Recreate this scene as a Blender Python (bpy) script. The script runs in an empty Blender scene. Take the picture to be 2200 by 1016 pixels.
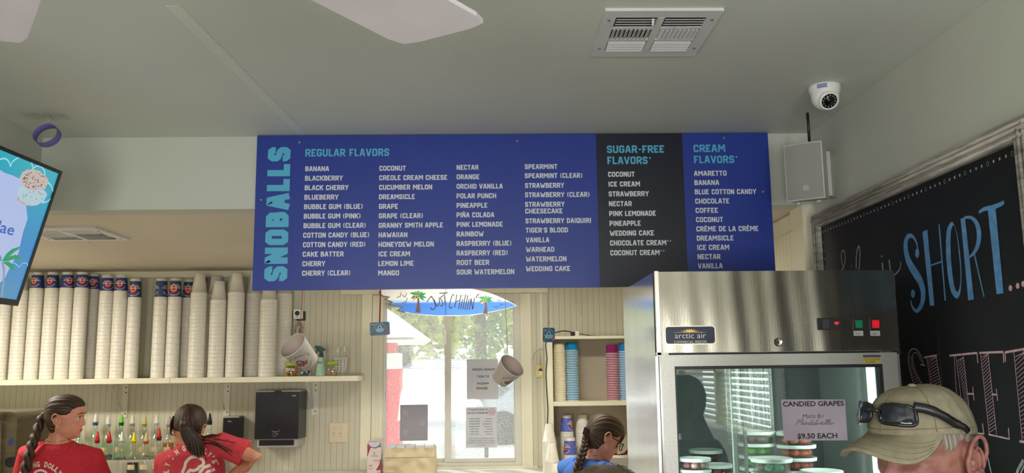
import bpy, bmesh, math, random
from mathutils import Vector, Matrix, noise
C = bpy.context.scene
COL = C.collection
V = Vector
R = math.radians

# ---------------------------------------------------------------- camera
YAW, PITCH, ROLL, FPX = 0.0231856, 0.1502407, -0.0121213, 1858.26
EYE = V((0.0, 0.0, 1.80))
_d = V((math.sin(YAW)*math.cos(PITCH), math.cos(YAW)*math.cos(PITCH), math.sin(PITCH)))
_r0 = V((math.cos(YAW), -math.sin(YAW), 0)); _u0 = _r0.cross(_d)
_r = _r0*math.cos(ROLL) + _u0*math.sin(ROLL)
_u = -_r0*math.sin(ROLL) + _u0*math.cos(ROLL)
cam_data = bpy.data.cameras.new('camera'); cam = bpy.data.objects.new('camera', cam_data); COL.objects.link(cam)
cam.matrix_world = Matrix(((_r.x, _u.x, -_d.x, EYE.x), (_r.y, _u.y, -_d.y, EYE.y), (_r.z, _u.z, -_d.z, EYE.z), (0, 0, 0, 1)))
cam_data.sensor_width = 36.0; cam_data.sensor_fit = 'HORIZONTAL'; cam_data.lens = FPX/2200*36
cam_data.clip_start = 0.05; cam_data.clip_end = 400
C.camera = cam

# ---------------------------------------------------------------- colour management, world, sun, daylight
C.view_settings.view_transform = 'Standard'; C.view_settings.look = 'None'
C.view_settings.exposure = 0.0; C.view_settings.gamma = 1.0; C.view_settings.use_curve_mapping = False
C.cycles.use_denoising = True
C.cycles.max_bounces = 8; C.cycles.transparent_max_bounces = 24; C.cycles.transmission_bounces = 8
C.cycles.sample_clamp_indirect = 6.0
C.cycles.caustics_reflective = False; C.cycles.caustics_refractive = False
W = bpy.data.worlds.new('daylight_sky'); C.world = W; W.use_nodes = True
wn = W.node_tree.nodes; wl = W.node_tree.links
for n in list(wn): wn.remove(n)
w_out = wn.new('ShaderNodeOutputWorld'); w_bg = wn.new('ShaderNodeBackground')
w_bg.inputs['Color'].default_value = (0.86, 0.93, 1.0, 1); w_bg.inputs['Strength'].default_value = 2.0
wl.new(w_bg.outputs[0], w_out.inputs[0])

def lamp(name, kind, energy, color, loc, rot=(0, 0, 0), **k):
    l = bpy.data.lights.new(name, kind); l.energy = energy; l.color = color
    for a, b in k.items(): setattr(l, a, b)
    o = bpy.data.objects.new(name, l); COL.objects.link(o); o.location = loc; o.rotation_euler = rot
    return o
lamp('sun', 'SUN', 4.6, (1.0, 0.95, 0.86), (0, 12, 8), (R(48), R(14), R(200)), angle=R(1.0))
# daylight through the storefront windows behind the viewer (one area per opening, facing into the room)
lamp('daylight_storefront', 'AREA', 150, (0.99, 1.0, 0.98), (-0.95, -2.75, 1.45), (R(138), 0, R(0)), shape='RECTANGLE', size=1.3, size_y=1.5)
lamp('daylight_storefront', 'AREA', 78, (0.99, 1.0, 0.98), (0.85, -2.75, 1.45), (R(138), 0, R(0)), shape='RECTANGLE', size=0.7, size_y=1.5)

lamp('daylight_side', 'AREA', 15, (0.95, 1.0, 0.95), (1.62, -0.15, 1.60), (R(90), 0, R(90)), shape='RECTANGLE', size=2.2, size_y=0.36)

# ---------------------------------------------------------------- pixel <-> world (only used to measure positions on real planes)
def ray(px, py):
    return (_d + _r*((px-1100)/FPX) + _u*((508-py)/FPX))
def at(px, py, Y):
    r = ray(px, py); return EYE + r*(Y/r.y)
def onz(px, py, z):
    r = ray(px, py); return EYE + r*((z-EYE.z)/r.z)
def onx(px, py, x):
    r = ray(px, py); return EYE + r*(x/r.x)
class Plane:
    """a real plane in the room: origin, two in-plane axes (right, up as seen from its front), normal = right x up"""
    def __init__(s, o, ux, uy):
        s.o = V(o); s.x = V(ux).normalized(); s.y = V(uy).normalized(); s.n = s.x.cross(s.y).normalized()
    def p(s, u, v, h=0.0): return s.o + s.x*u + s.y*v + s.n*h
    def uv(s, px, py):
        r = ray(px, py); t = (s.o-EYE).dot(s.n)/r.dot(s.n); q = EYE + r*t - s.o
        return (q.dot(s.x), q.dot(s.y))
    def mat(s): return Matrix(((s.x.x, s.y.x, s.n.x, s.o.x), (s.x.y, s.y.y, s.n.y, s.o.y), (s.x.z, s.y.z, s.n.z, s.o.z), (0, 0, 0, 1)))

# ---------------------------------------------------------------- materials
def lin(c):
    if isinstance(c, str): c = tuple(int(c[i:i+2], 16) for i in (0, 2, 4))
    f = lambda v: (v/255/12.92) if v/255 <= 0.04045 else ((v/255+0.055)/1.055)**2.4
    return tuple(f(v) for v in c)
_mats = {}
def mat(name, col, rough=0.5, metal=0.0, spec=0.5, vary=0.06, scale=8.0, bump=0.0, bscale=60.0, trans=0.0, ior=1.45, alpha=1.0, emit=0.0, coat=0.0, stretch=(1, 1, 1), sss=0.0, col2=None, aniso=0.0, emitcol=None):
    """procedural surface: base colour broken by a noise field, optional bump"""
    if name in _mats: return _mats[name]
    m = bpy.data.materials.new(name); m.use_nodes = True; nt = m.node_tree; N = nt.nodes; L = nt.links
    b = N['Principled BSDF']; c = lin(col)
    b.inputs['Roughness'].default_value = rough; b.inputs['Metallic'].default_value = metal
    b.inputs['Specular IOR Level'].default_value = spec; b.inputs['IOR'].default_value = ior
    b.inputs['Transmission Weight'].default_value = trans; b.inputs['Alpha'].default_value = alpha
    b.inputs['Coat Weight'].default_value = coat; b.inputs['Anisotropic'].default_value = aniso
    if sss: b.inputs['Subsurface Weight'].default_value = sss; b.inputs['Subsurface Radius'].default_value = (0.012, 0.005, 0.003); b.inputs['Subsurface Scale'].default_value = 0.5
    tc = N.new('ShaderNodeTexCoord'); mp = N.new('ShaderNodeMapping'); mp.inputs['Scale'].default_value = stretch
    L.new(tc.outputs['Object'], mp.inputs['Vector'])
    if vary > 0:
        nz = N.new('ShaderNodeTexNoise'); nz.inputs['Scale'].default_value = scale; nz.inputs['Detail'].default_value = 3
        L.new(mp.outputs[0], nz.inputs['Vector'])
        mx = N.new('ShaderNodeMix'); mx.data_type = 'RGBA'
        c2 = lin(col2) if col2 else tuple(v*(1-vary*2) for v in c); c1 = c if col2 else tuple(min(1, v*(1+vary)) for v in c)
        mx.inputs['A'].default_value = (*c2, 1); mx.inputs['B'].default_value = (*c1, 1)
        rp = N.new('ShaderNodeMapRange'); rp.inputs['From Min'].default_value = 0.3; rp.inputs['From Max'].default_value = 0.7
        L.new(nz.outputs['Fac'], rp.inputs['Value']); L.new(rp.outputs[0], mx.inputs['Factor'])
        L.new(mx.outputs['Result'], b.inputs['Base Color'])
    else:
        b.inputs['Base Color'].default_value = (*c, 1)
    if bump > 0:
        n2 = N.new('ShaderNodeTexNoise'); n2.inputs['Scale'].default_value = bscale; n2.inputs['Detail'].default_value = 4
        L.new(mp.outputs[0], n2.inputs['Vector'])
        bp = N.new('ShaderNodeBump'); bp.inputs['Strength'].default_value = bump; bp.inputs['Distance'].default_value = 0.01
        L.new(n2.outputs['Fac'], bp.inputs['Height']); L.new(bp.outputs[0], b.inputs['Normal'])
    if emit > 0:
        b.inputs['Emission Color'].default_value = (*(lin(emitcol) if emitcol else c), 1); b.inputs['Emission Strength'].default_value = emit
    _mats[name] = m; return m

def glassmat(name, col=(255, 255, 255), mirror=0.1, rough=0.02, speckle=0.0, haze=0.0):
    """thin pane: fresnel-ish mirror over a tinted clear pass-through; optional droplets / haze as a real diffuse film"""
    if name in _mats: return _mats[name]
    m = bpy.data.materials.new(name); m.use_nodes = True; nt = m.node_tree; N = nt.nodes; L = nt.links
    N.remove(N['Principled BSDF']); out = N['Material Output']
    tr = N.new('ShaderNodeBsdfTransparent'); tr.inputs[0].default_value = (*lin(col), 1)
    gl = N.new('ShaderNodeBsdfGlossy'); gl.inputs['Roughness'].default_value = rough; gl.inputs['Color'].default_value = (1, 1, 1, 1)
    lw = N.new('ShaderNodeFresnel'); ge = N.new('ShaderNodeNewGeometry'); ir = N.new('ShaderNodeMapRange')
    ir.inputs['To Min'].default_value = 1.5; ir.inputs['To Max'].default_value = 1/1.5; L.new(ge.outputs['Backfacing'], ir.inputs['Value']); L.new(ir.outputs[0], lw.inputs['IOR'])
    ad = N.new('ShaderNodeMath'); ad.operation = 'MAXIMUM'; ad.inputs[1].default_value = mirror; L.new(lw.outputs[0], ad.inputs[0])
    mx = N.new('ShaderNodeMixShader'); L.new(ad.outputs[0], mx.inputs[0]); L.new(tr.outputs[0], mx.inputs[1]); L.new(gl.outputs[0], mx.inputs[2])
    last = mx
    if speckle > 0 or haze > 0:
        df = N.new('ShaderNodeBsdfTranslucent'); df.inputs[0].default_value = (0.9, 0.92, 0.93, 1)
        d2 = N.new('ShaderNodeBsdfDiffuse'); d2.inputs[0].default_value = (0.9, 0.92, 0.93, 1)
        md = N.new('ShaderNodeMixShader'); L.new(df.outputs[0], md.inputs[1]); L.new(d2.outputs[0], md.inputs[2])
        tc = N.new('ShaderNodeTexCoord'); nz = N.new('ShaderNodeTexNoise'); nz.inputs['Scale'].default_value = 240; nz.inputs['Detail'].default_value = 1
        L.new(tc.outputs['Object'], nz.inputs['Vector'])
        rp = N.new('ShaderNodeMapRange'); rp.inputs['From Min'].default_value = 0.52; rp.inputs['From Max'].default_value = 0.62
        rp.inputs['To Min'].default_value = haze; rp.inputs['To Max'].default_value = haze + speckle
        L.new(nz.outputs['Fac'], rp.inputs['Value'])
        m2 = N.new('ShaderNodeMixShader'); L.new(rp.outputs[0], m2.inputs[0]); L.new(mx.outputs[0], m2.inputs[1]); L.new(md.outputs[0], m2.inputs[2]); last = m2
    L.new(last.outputs[0], out.inputs['Surface'])
    _mats[name] = m; return m

# ---------------------------------------------------------------- mesh builder
class MB:
    def __init__(s): s.v = []; s.f = []; s.m = []; s.s = []
    def face(s, idx, mi=0, sm=False): s.f.append(tuple(idx)); s.m.append(mi); s.s.append(sm)
    def add(s, vs, fs, mi=0, sm=False):
        b = len(s.v); s.v += [V(v) for v in vs]
        for f in fs: s.face([b+i for i in f], mi, sm)
        return s
    def box(s, x0, x1, y0, y1, z0, z1, mi=0):
        return s.obox(V(((x0+x1)/2, (y0+y1)/2, (z0+z1)/2)), (V(((x1-x0)/2, 0, 0)), V((0, (y1-y0)/2, 0)), V((0, 0, (z1-z0)/2))), mi)
    def obox(s, c, ax, mi=0, bevel=0.0):
        a, b, d = ax
        if bevel <= 0:
            vs = [c+a*i+b*j+d*k for k in (-1, 1) for j in (-1, 1) for i in (-1, 1)]
            return s.add(vs, [(0, 2, 3, 1), (4, 5, 7, 6), (0, 1, 5, 4), (2, 6, 7, 3), (0, 4, 6, 2), (1, 3, 7, 5)], mi)
        bm = bmesh.new(); bmesh.ops.create_cube(bm, size=2)
        la, lb, ld = a.length, b.length, d.length
        for v in bm.verts: v.co = V((v.co.x*la, v.co.y*lb, v.co.z*ld))
        bmesh.ops.bevel(bm, geom=list(bm.edges), offset=min(bevel, la*.9, lb*.9, ld*.9), segments=2, affect='EDGES', profile=0.5)
        M = Matrix((a/la, b/lb, d/ld)).transposed(); flip = M.determinant() < 0
        bm.verts.index_update()
        vs = [c + M @ v.co for v in bm.verts]; fs = [[v.index for v in (reversed(f.verts) if flip else f.verts)] for f in bm.faces]
        bm.free(); return s.add(vs, fs, mi, False)
    def bbox(s, x0, x1, y0, y1, z0, z1, bevel, mi=0):
        return s.obox(V(((x0+x1)/2, (y0+y1)/2, (z0+z1)/2)), (V(((x1-x0)/2, 0, 0)), V((0, (y1-y0)/2, 0)), V((0, 0, (z1-z0)/2))), mi, bevel)
    def lathe(s, prof, M=None, seg=24, mi=0, sm=True, cap0=False, cap1=False, mis=None):
        """profile [(r,z)...] turned about local z, placed by matrix M"""
        M = M or Matrix.Identity(4); b = len(s.v); n = len(prof)
        for (r, z) in prof:
            for k in range(seg):
                a = 2*math.pi*k/seg; s.v.append(M @ V((r*math.cos(a), r*math.sin(a), z)))
        for i in range(n-1):
            for k in range(seg):
                k2 = (k+1) % seg
                s.face((b+i*seg+k, b+i*seg+k2, b+(i+1)*seg+k2, b+(i+1)*seg+k), mis[i] if mis else mi, sm)
        if cap0: s.face([b+k for k in reversed(range(seg))], mis[0] if mis else mi)
        if cap1: s.face([b+(n-1)*seg+k for k in range(seg)], mis[-1] if mis else mi)
        return s
    def tube(s, pts, rad, seg=8, mi=0, sm=True, cap=True, flat=None):
        """swept round tube; rad number or per-point list; flat=(a,b) scales the section"""
        pts = [V(p) for p in pts]; n = len(pts); rs = rad if isinstance(rad, (list, tuple)) else [rad]*n
        b = len(s.v); up = None
        for i, p in enumerate(pts):
            t = (pts[min(i+1, n-1)]-pts[max(i-1, 0)]).normalized()
            if up is None:
                up = V((0, 0, 1)) if abs(t.z) < 0.9 else V((0, 1, 0))
            x = t.cross(up); x = x.normalized() if x.length > 1e-6 else t.orthogonal().normalized()
            y = x.cross(t).normalized(); up = y
            fa, fb = flat or (1, 1)
            for k in range(seg):
                a = 2*math.pi*k/seg; s.v.append(p + x*(math.cos(a)*rs[i]*fa) + y*(math.sin(a)*rs[i]*fb))
        for i in range(n-1):
            for k in range(seg):
                k2 = (k+1) % seg; s.face((b+i*seg+k, b+i*seg+k2, b+(i+1)*seg+k2, b+(i+1)*seg+k), mi, sm)
        if cap: s.face([b+k for k in reversed(range(seg))], mi); s.face([b+(n-1)*seg+k for k in range(seg)], mi)
        return s
    def ell(s, c, r, mi=0, seg=16, rings=10, M=None, sm=True):
        M = M or Matrix.Identity(3); r = r if isinstance(r, (tuple, list)) else (r, r, r); c = V(c)
        b = len(s.v); s.v.append(c + M @ V((0, 0, r[2])))
        for i in range(1, rings):
            t = math.pi*i/rings
            for k in range(seg):
                a = 2*math.pi*k/seg; s.v.append(c + M @ V((r[0]*math.sin(t)*math.cos(a), r[1]*math.sin(t)*math.sin(a), r[2]*math.cos(t))))
        s.v.append(c + M @ V((0, 0, -r[2]))); e = len(s.v)-1
        for k in range(seg):
            k2 = (k+1) % seg; s.face((b, b+1+k, b+1+k2), mi, sm); s.face((e, e-seg+k2, e-seg+k), mi, sm)
        for i in range(rings-2):
            for k in range(seg):
                k2 = (k+1) % seg; q = b+1+i*seg; s.face((q+k, q+seg+k, q+seg+k2, q+k2), mi, sm)
        return s
    def poly(s, P, pts, h=0.001, mi=0, th=0.0):
        """filled flat polygon on plane P (2-D points); th>0 extrudes it towards the front"""
        from mathutils.geometry import tessellate_polygon
        b = len(s.v); n = len(pts)
        tri = tessellate_polygon([[V((u, v, 0)) for u, v in pts]])
        area = sum(pts[i][0]*pts[(i+1) % n][1]-pts[(i+1) % n][0]*pts[i][1] for i in range(n))
        s.v += [P.p(u, v, h+th) for u, v in pts]
        for t in tri:
            a, c, d = t
            ar = (pts[c][0]-pts[a][0])*(pts[d][1]-pts[a][1])-(pts[d][0]-pts[a][0])*(pts[c][1]-pts[a][1])
            s.face((b+a, b+c, b+d) if ar > 0 else (b+a, b+d, b+c), mi)
        if th > 0:
            s.v += [P.p(u, v, h) for u, v in pts]
            for i in range(n):
                j = (i+1) % n
                f = (b+n+i, b+n+j, b+j, b+i); s.face(f if area > 0 else f[::-1], mi)
            for t in tri:
                a, c, d = t
                ar = (pts[c][0]-pts[a][0])*(pts[d][1]-pts[a][1])-(pts[d][0]-pts[a][0])*(pts[c][1]-pts[a][1])
                s.face((b+n+a, b+n+d, b+n+c) if ar > 0 else (b+n+a, b+n+c, b+n+d), mi)
        return s
    def stroke(s, P, pts, w, h=0.001, mi=0, closed=False, fn=None, dl=None):
        """painted line of width w (number or list) on plane P; fn maps (u,v)->3-D point instead of the plane"""
        if dl:
            out = []
            for i in range(len(pts) if closed else len(pts)-1):
                a, c = V(pts[i][:2]), V(pts[(i+1) % len(pts)][:2]); k = max(1, int((c-a).length/dl)); out += [tuple(a+(c-a)*(j/k)) for j in range(k)]
            pts = out if closed else out+[tuple(pts[-1][:2])]
        n = len(pts); ws = w if isinstance(w, (list, tuple)) else [w]*n; b = len(s.v); q = [V((p[0], p[1])) for p in pts]
        put = fn or (lambda u, v: P.p(u, v, h))
        for i in range(n):
            p0 = q[i-1] if (i or closed) else q[i]; p1 = q[(i+1) % n] if (i < n-1 or closed) else q[i]
            d0 = (q[i]-p0); d1 = (p1-q[i])
            d0 = d0.normalized() if d0.length > 1e-9 else d1.normalized(); d1 = d1.normalized() if d1.length > 1e-9 else d0
            t = (d0+d1); t = t.normalized() if t.length > 1e-6 else d0
            nn = V((-t.y, t.x)); k = 1/max(0.5, abs(nn.dot(V((-d0.y, d0.x)))))
            a = q[i]+nn*(ws[i]/2*k); c = q[i]-nn*(ws[i]/2*k)
            s.v += [put(a.x, a.y), put(c.x, c.y)]
        for i in range(n if closed else n-1):
            j = (i+1) % n; s.face((b+2*i+1, b+2*j+1, b+2*j, b+2*i), mi)
        return s
    def dot(s, P, u, v, r, h=0.001, mi=0, seg=14, ry=None):
        return s.poly(P, [(u+r*math.cos(2*math.pi*k/seg), v+(ry or r)*math.sin(2*math.pi*k/seg)) for k in range(seg)], h, mi)
    def build(s, name, mats, parent=None, smooth=None, loc=None):
        me = bpy.data.meshes.new(name)
        off = V(loc) if loc is not None else V((0, 0, 0))
        q = parent
        while q is not None: off = off + q.location; q = q.parent
        me.from_pydata([tuple(v-off) for v in s.v], [], s.f); 
        for m in (mats if isinstance(mats, (list, tuple)) else [mats]): me.materials.append(m)
        me.polygons.foreach_set('material_index', s.m)
        me.polygons.foreach_set('use_smooth', [bool(x) if smooth is None else smooth for x in s.s])
        me.update()
        o = bpy.data.objects.new(name, me); COL.objects.link(o)
        if parent is not None: o.parent = parent
        else: o.location = off
        return o

def tag(o, label=None, cat=None, group=None, kind=None):
    if label: o['label'] = label
    if cat: o['category'] = cat
    if group: o['group'] = group
    if kind: o['kind'] = kind
    return o
def thing(name, label, cat, loc=(0, 0, 0), group=None):
    o = bpy.data.objects.new(name, None); COL.objects.link(o); o.location = loc; o.empty_display_size = 0.1
    return tag(o, label, cat, group)
def struct(name, mb, m, parent=None):
    o = mb.build(name, m, parent); o['kind'] = 'structure'; return o
def arc(cx, cy, rx, ry, a0, a1, n=12):
    return [(cx+rx*math.cos(R(a0+(a1-a0)*i/(n-1))), cy+ry*math.sin(R(a0+(a1-a0)*i/(n-1)))) for i in range(n)]
def smooth2(pts, n=6, closed=False):
    """Catmull-Rom through 2-D or 3-D points"""
    q = [V(p) for p in pts]; m = len(q); out = []
    for i in range(m if closed else m-1):
        p0 = q[(i-1) % m] if (closed or i) else q[0]; p1 = q[i]; p2 = q[(i+1) % m]; p3 = q[(i+2) % m] if (closed or i < m-2) else q[-1]
        for k in range(n):
            t = k/n
            out.append(0.5*((2*p1)+(p2-p0)*t+(2*p0-5*p1+4*p2-p3)*t*t+(3*p1-p0-3*p2+p3)*t**3))
    if not closed: out.append(q[-1])
    return [tuple(o) for o in out]

# ---------------------------------------------------------------- lettering (Blender's built-in face, emboldened)
_fc = {}
def glyphs(txt, bold=0.0):
    key = (txt, bold)
    if key in _fc: return _fc[key]
    cu = bpy.data.curves.new('lettering', 'FONT'); cu.body = txt; cu.size = 1.0; cu.offset = bold; cu.resolution_u = 3; cu.fill_mode = 'FRONT'
    ob = bpy.data.objects.new('lettering', cu); COL.objects.link(ob)
    dg = bpy.context.evaluated_depsgraph_get(); dg.update()
    me = ob.evaluated_get(dg).to_mesh()
    vs = [(v.co.x, v.co.y) for v in me.vertices]; fs = [tuple(p.vertices) for p in me.polygons]
    ob.evaluated_get(dg).to_mesh_clear()
    bpy.data.objects.remove(ob); bpy.data.curves.remove(cu)
    _fc[key] = (vs, fs); return vs, fs
def text(mb, P, txt, u0, v0, u1=None, h=None, cap=None, mi=0, bold=0.02, lift=0.001, fn=None, mirror=False, rot=0.0, skew=0.0):
    """write txt with its baseline start at (u0,v0); cap = capital height; stretched to end at u1 when given"""
    vs, fs = glyphs(txt, bold)
    if not vs: return mb
    x0 = min(v[0] for v in vs); x1 = max(v[0] for v in vs)
    CAP = 0.729
    sy = cap/CAP; sx = (u1-u0)/(x1-x0) if u1 is not None else sy
    out = []
    for x, y in vs:
        x = (x-x0)*sx; y = y*sy; x += skew*y
        if mirror: x = (u1-u0)-x if u1 is not None else -x
        c, s_ = math.cos(rot), math.sin(rot)
        u, v = u0 + x*c - y*s_, v0 + x*s_ + y*c
        out.append(fn(u, v) if fn else P.p(u, v, lift))
    fl = []
    for f in fs:
        a, b, c = (vs[f[0]], vs[f[1]], vs[f[2]]); ar = (b[0]-a[0])*(c[1]-a[1])-(c[0]-a[0])*(b[1]-a[1])
        fl.append(f if (ar > 0) != mirror else f[::-1])
    mb.add(out, fl, mi); return mb
# ================================================================ measured planes
YH = 3.80                                    # header / menu wall
ZC = at(900, 291, YH).z                      # customer-room ceiling
ZB = at(300, 450.5, YH).z                    # back-room ceiling = header underside
YW = onz(300, 584, ZB).y                     # back wall
XR = at(1737, 284, YH).x                     # right wall
XL = at(92, 297, YH).x                       # left wall of the customer room
YBK = -2.70                                  # storefront wall behind the viewer
XBL = -3.6                                   # back room reaches further left
ZF = 0.0

PAINT = mat('sage_wall_paint', (198, 201, 190), 0.62, vary=0.02, scale=1.2, bump=0.05, bscale=220)
CEILP = mat('ceiling_paint', (208, 211, 203), 0.55, vary=0.03, scale=0.9, bump=0.06, bscale=140)
BCEIL = mat('back_ceiling_paint', (214, 206, 188), 0.6, vary=0.03, scale=1.0, bump=0.05, bscale=160)
CREAM = mat('cream_trim_paint', (226, 221, 196), 0.38, vary=0.03, scale=4, bump=0.03, bscale=60)
FLOORM = mat('grey_floor_tile', (186, 182, 174), 0.4, vary=0.1, scale=3)

def beadmat(name, col, pitch, axis):
    """painted beadboard: narrow dark groove lines every `pitch` metres, drawn by a wave on one axis"""
    m = bpy.data.materials.new(name); m.use_nodes = True; N = m.node_tree.nodes; L = m.node_tree.links; b = N['Principled BSDF']
    b.inputs['Roughness'].default_value = 0.42
    tc = N.new('ShaderNodeTexCoord'); sp = N.new('ShaderNodeSeparateXYZ'); L.new(tc.outputs['Object'], sp.inputs[0])
    dv = N.new('ShaderNodeMath'); dv.operation = 'DIVIDE'; dv.inputs[1].default_value = pitch; L.new(sp.outputs[axis], dv.inputs[0])
    fr = N.new('ShaderNodeMath'); fr.operation = 'FRACT'; L.new(dv.outputs[0], fr.inputs[0])
    su = N.new('ShaderNodeMath'); su.operation = 'SUBTRACT'; su.inputs[1].default_value = 0.5; L.new(fr.outputs[0], su.inputs[0])
    ab = N.new('ShaderNodeMath'); ab.operation = 'ABSOLUTE'; L.new(su.outputs[0], ab.inputs[0])
    hr = N.new('ShaderNodeMapRange'); hr.inputs['From Min'].default_value = 0.02; hr.inputs['From Max'].default_value = 0.07; L.new(ab.outputs[0], hr.inputs['Value'])
    nz = N.new('ShaderNodeTexNoise'); nz.inputs['Scale'].default_value = 5; L.new(tc.outputs['Object'], nz.inputs['Vector'])
    c = lin(col); mx = N.new('ShaderNodeMix'); mx.data_type = 'RGBA'
    mx.inputs['A'].default_value = (*[v*0.94 for v in c], 1); mx.inputs['B'].default_value = (*c, 1); L.new(nz.outputs['Fac'], mx.inputs['Factor'])
    m2 = N.new('ShaderNodeMix'); m2.data_type = 'RGBA'; m2.inputs['A'].default_value = (*[v*0.80 for v in c], 1)
    L.new(mx.outputs['Result'], m2.inputs['B']); L.new(hr.outputs[0], m2.inputs['Factor']); L.new(m2.outputs['Result'], b.inputs['Base Color'])
    bp = N.new('ShaderNodeBump'); bp.inputs['Strength'].default_value = 0.6; bp.inputs['Distance'].default_value = 0.003
    L.new(hr.outputs[0], bp.inputs['Height']); L.new(bp.outputs[0], b.inputs['Normal'])
    return m
BEAD = beadmat('cream_beadboard', (206, 201, 178), 0.0415, 0)
BEADY = beadmat('cream_beadboard_side', (228, 221, 194), 0.05, 1)

# ---------------------------------------------------------------- shell
struct('floor', MB().box(XBL-.1, XR+.1, YBK-.1, YW+.1, -0.1, 0), FLOORM)
struct('ceiling', MB().box(XL-.1, XR+.1, YBK-.1, YH+.12, ZC, ZC+.1), CEILP)
m = MB(); m.box(XBL-.1, XR+.1, YH+.12, YW+.1, ZB, ZB+.1); m.box(XBL-.1, XL-.12, YBK-.1, YH+.12, ZB, ZB+.1)
struct('ceiling_back', m, BCEIL)
struct('wall_header', MB().box(XL-.12, XR+.1, YH, YH+.12, ZB, ZC-.0005), PAINT)
struct('wall_left', MB().box(XL-.12, XL, YBK, YH-.0005, ZB, ZC-.0005), PAINT)
m = MB(); WR = (-1.3, 1.0, 1.40, 1.80)          # high window behind the viewer in the side wall
m.box(XR, XR+.1, YBK, WR[0], 0, ZC-.0005); m.box(XR, XR+.1, WR[1], YH+.0005, 0, ZC-.0005); m.box(XR, XR+.1, WR[0], WR[1], 0, WR[2]); m.box(XR, XR+.1, WR[0], WR[1], WR[3], ZC-.0005)
struct('wall_right', m, PAINT)
struct('wall_right_back', MB().box(XR-.02, XR+.1, YH+.121, YW, 0, ZB-.0005), BEADY)
struct('wall_left_back', MB().box(XBL-.1, XBL, YBK, YW, 0, ZB-.0005), BEADY)
# cream casing that ends the opening on the right
jx0 = at(1713, 500, YH).x
m = MB(); m.box(XR-.052, XR-.0005, YH+.0, YH+.16, 0, ZB-.0005); struct('trim_1', m, CREAM)
# board on the right back wall under the ceiling
m = MB(); m.box(XR-.032, XR-.0205, YH+.17, YW-.001, ZB-.085, ZB-.012); struct('trim_2', m, CREAM)

# back wall with the order-window opening
wx0, wx1 = at(822, 850, YW).x, at(1120, 850, YW).x
wz0, wz1 = at(960, 1001, YW).z, at(960, 634, YW).z
m = MB()
m.box(XBL, wx0, YW, YW+.1, 0, ZB-.0005); m.box(wx1, XR-.0205, YW, YW+.1, 0, ZB-.0005)
m.box(wx0, wx1, YW, YW+.1, 0, wz0); m.box(wx0, wx1, YW, YW+.1, wz1, ZB-.0005)
struct('wall_back', m, BEAD)
m = MB(); m.box(XBL, XR-.0205, YW-.022, YW-.0005, ZB-.045, ZB-.0005); struct('trim_3', m, CREAM)
# faint taped seam across the front ceiling
a = onz(372, 12, ZC); b = onz(650, 288, ZC); d_ = (b-a).normalized(); n_ = V((-d_.y, d_.x, 0)); m = MB()
m.obox(V(((a.x+b.x)/2, (a.y+b.y)/2, ZC-.0009)), (d_*((b-a).length/2), n_*.022, V((0, 0, .0005)))); struct('trim_9', m, mat('ceiling_seam_paint', (216, 219, 211), .5, vary=.02, scale=2))
# storefront wall behind the viewer, two window openings
SF = mat('storefront_wall_paint', (176, 158, 140), 0.6, vary=0.06, scale=2)
m = MB()
for a, b in ((XL, -1.62), (-.28, .48), (1.22, XR)): m.box(a, b, YBK-.1, YBK, 0, ZC-.0005)
m.box(XBL, XL, YBK-.1, YBK, 0, ZB-.0005)
for a, b in ((-1.62, -.28), (.48, 1.22)):
    m.box(a, b, YBK-.1, YBK, 0, .68); m.box(a, b, YBK-.1, YBK, 2.22, ZC-.0005)
struct('wall_rear', m, SF)
SLAT = mat('white_blind_slat', (232, 234, 228), 0.5, vary=0.02)
for i, (a, b) in enumerate(((-1.62, -.28), (.48, 1.22))):
    m = MB()
    for x in (a, b-.04): m.box(x, x+.04, YBK-.09, YBK+.012, .68, 2.22)
    m.box(a+.04, b-.04, YBK-.09, YBK+.012, 2.18, 2.22); m.box(a+.04, b-.04, YBK-.09, YBK+.012, .68, .72)
    f = struct('window_%d' % (i+2), m, CREAM)
    bl = MB()
    for k in range(26):
        z = 1.15+k*.041
        bl.obox(V(((a+b)/2, YBK-.03, z)), (V(((b-a)/2-.05, 0, 0)), V((0, .014, .011)), V((0, -.0004, .0005))))
    o = bl.build('blind', SLAT, f)
m = MB()
for y in (WR[0], (WR[0]+WR[1])/2-.03, WR[1]-.05): m.box(XR-.012, XR+.09, y, y+.05, WR[2], WR[3])
m.box(XR-.012, XR+.09, WR[0]+.05, WR[1]-.05, WR[3]-.04, WR[3]-.0005); m.box(XR-.03, XR+.09, WR[0]+.05, WR[1]-.05, WR[2]+.0005, WR[2]+.03)
f = struct('window_4', m, CREAM); bl = MB()
for k in range(9):
    z = WR[2]+.05+k*.036
    for a, b in ((WR[0]+.055, (WR[0]+WR[1])/2-.035), ((WR[0]+WR[1])/2+.025, WR[1]-.055)): bl.obox(V((XR+.035, (a+b)/2, z)), (V((.013, 0, .010)), V((0, (b-a)/2, 0)), V((-.0004, 0, .0005))))
bl.build('blind', SLAT, f)
# wooden door with a pink panel beside the storefront windows (what the steel reflects)
m = MB(); m.bbox(-.16, .38, YBK+.001, YBK+.03, 0.02, 2.05, .006)
struct('door_1', m, mat('brown_wood_door', (96, 62, 44), .45, vary=.15, scale=6, stretch=(6, 6, .6)))
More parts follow.
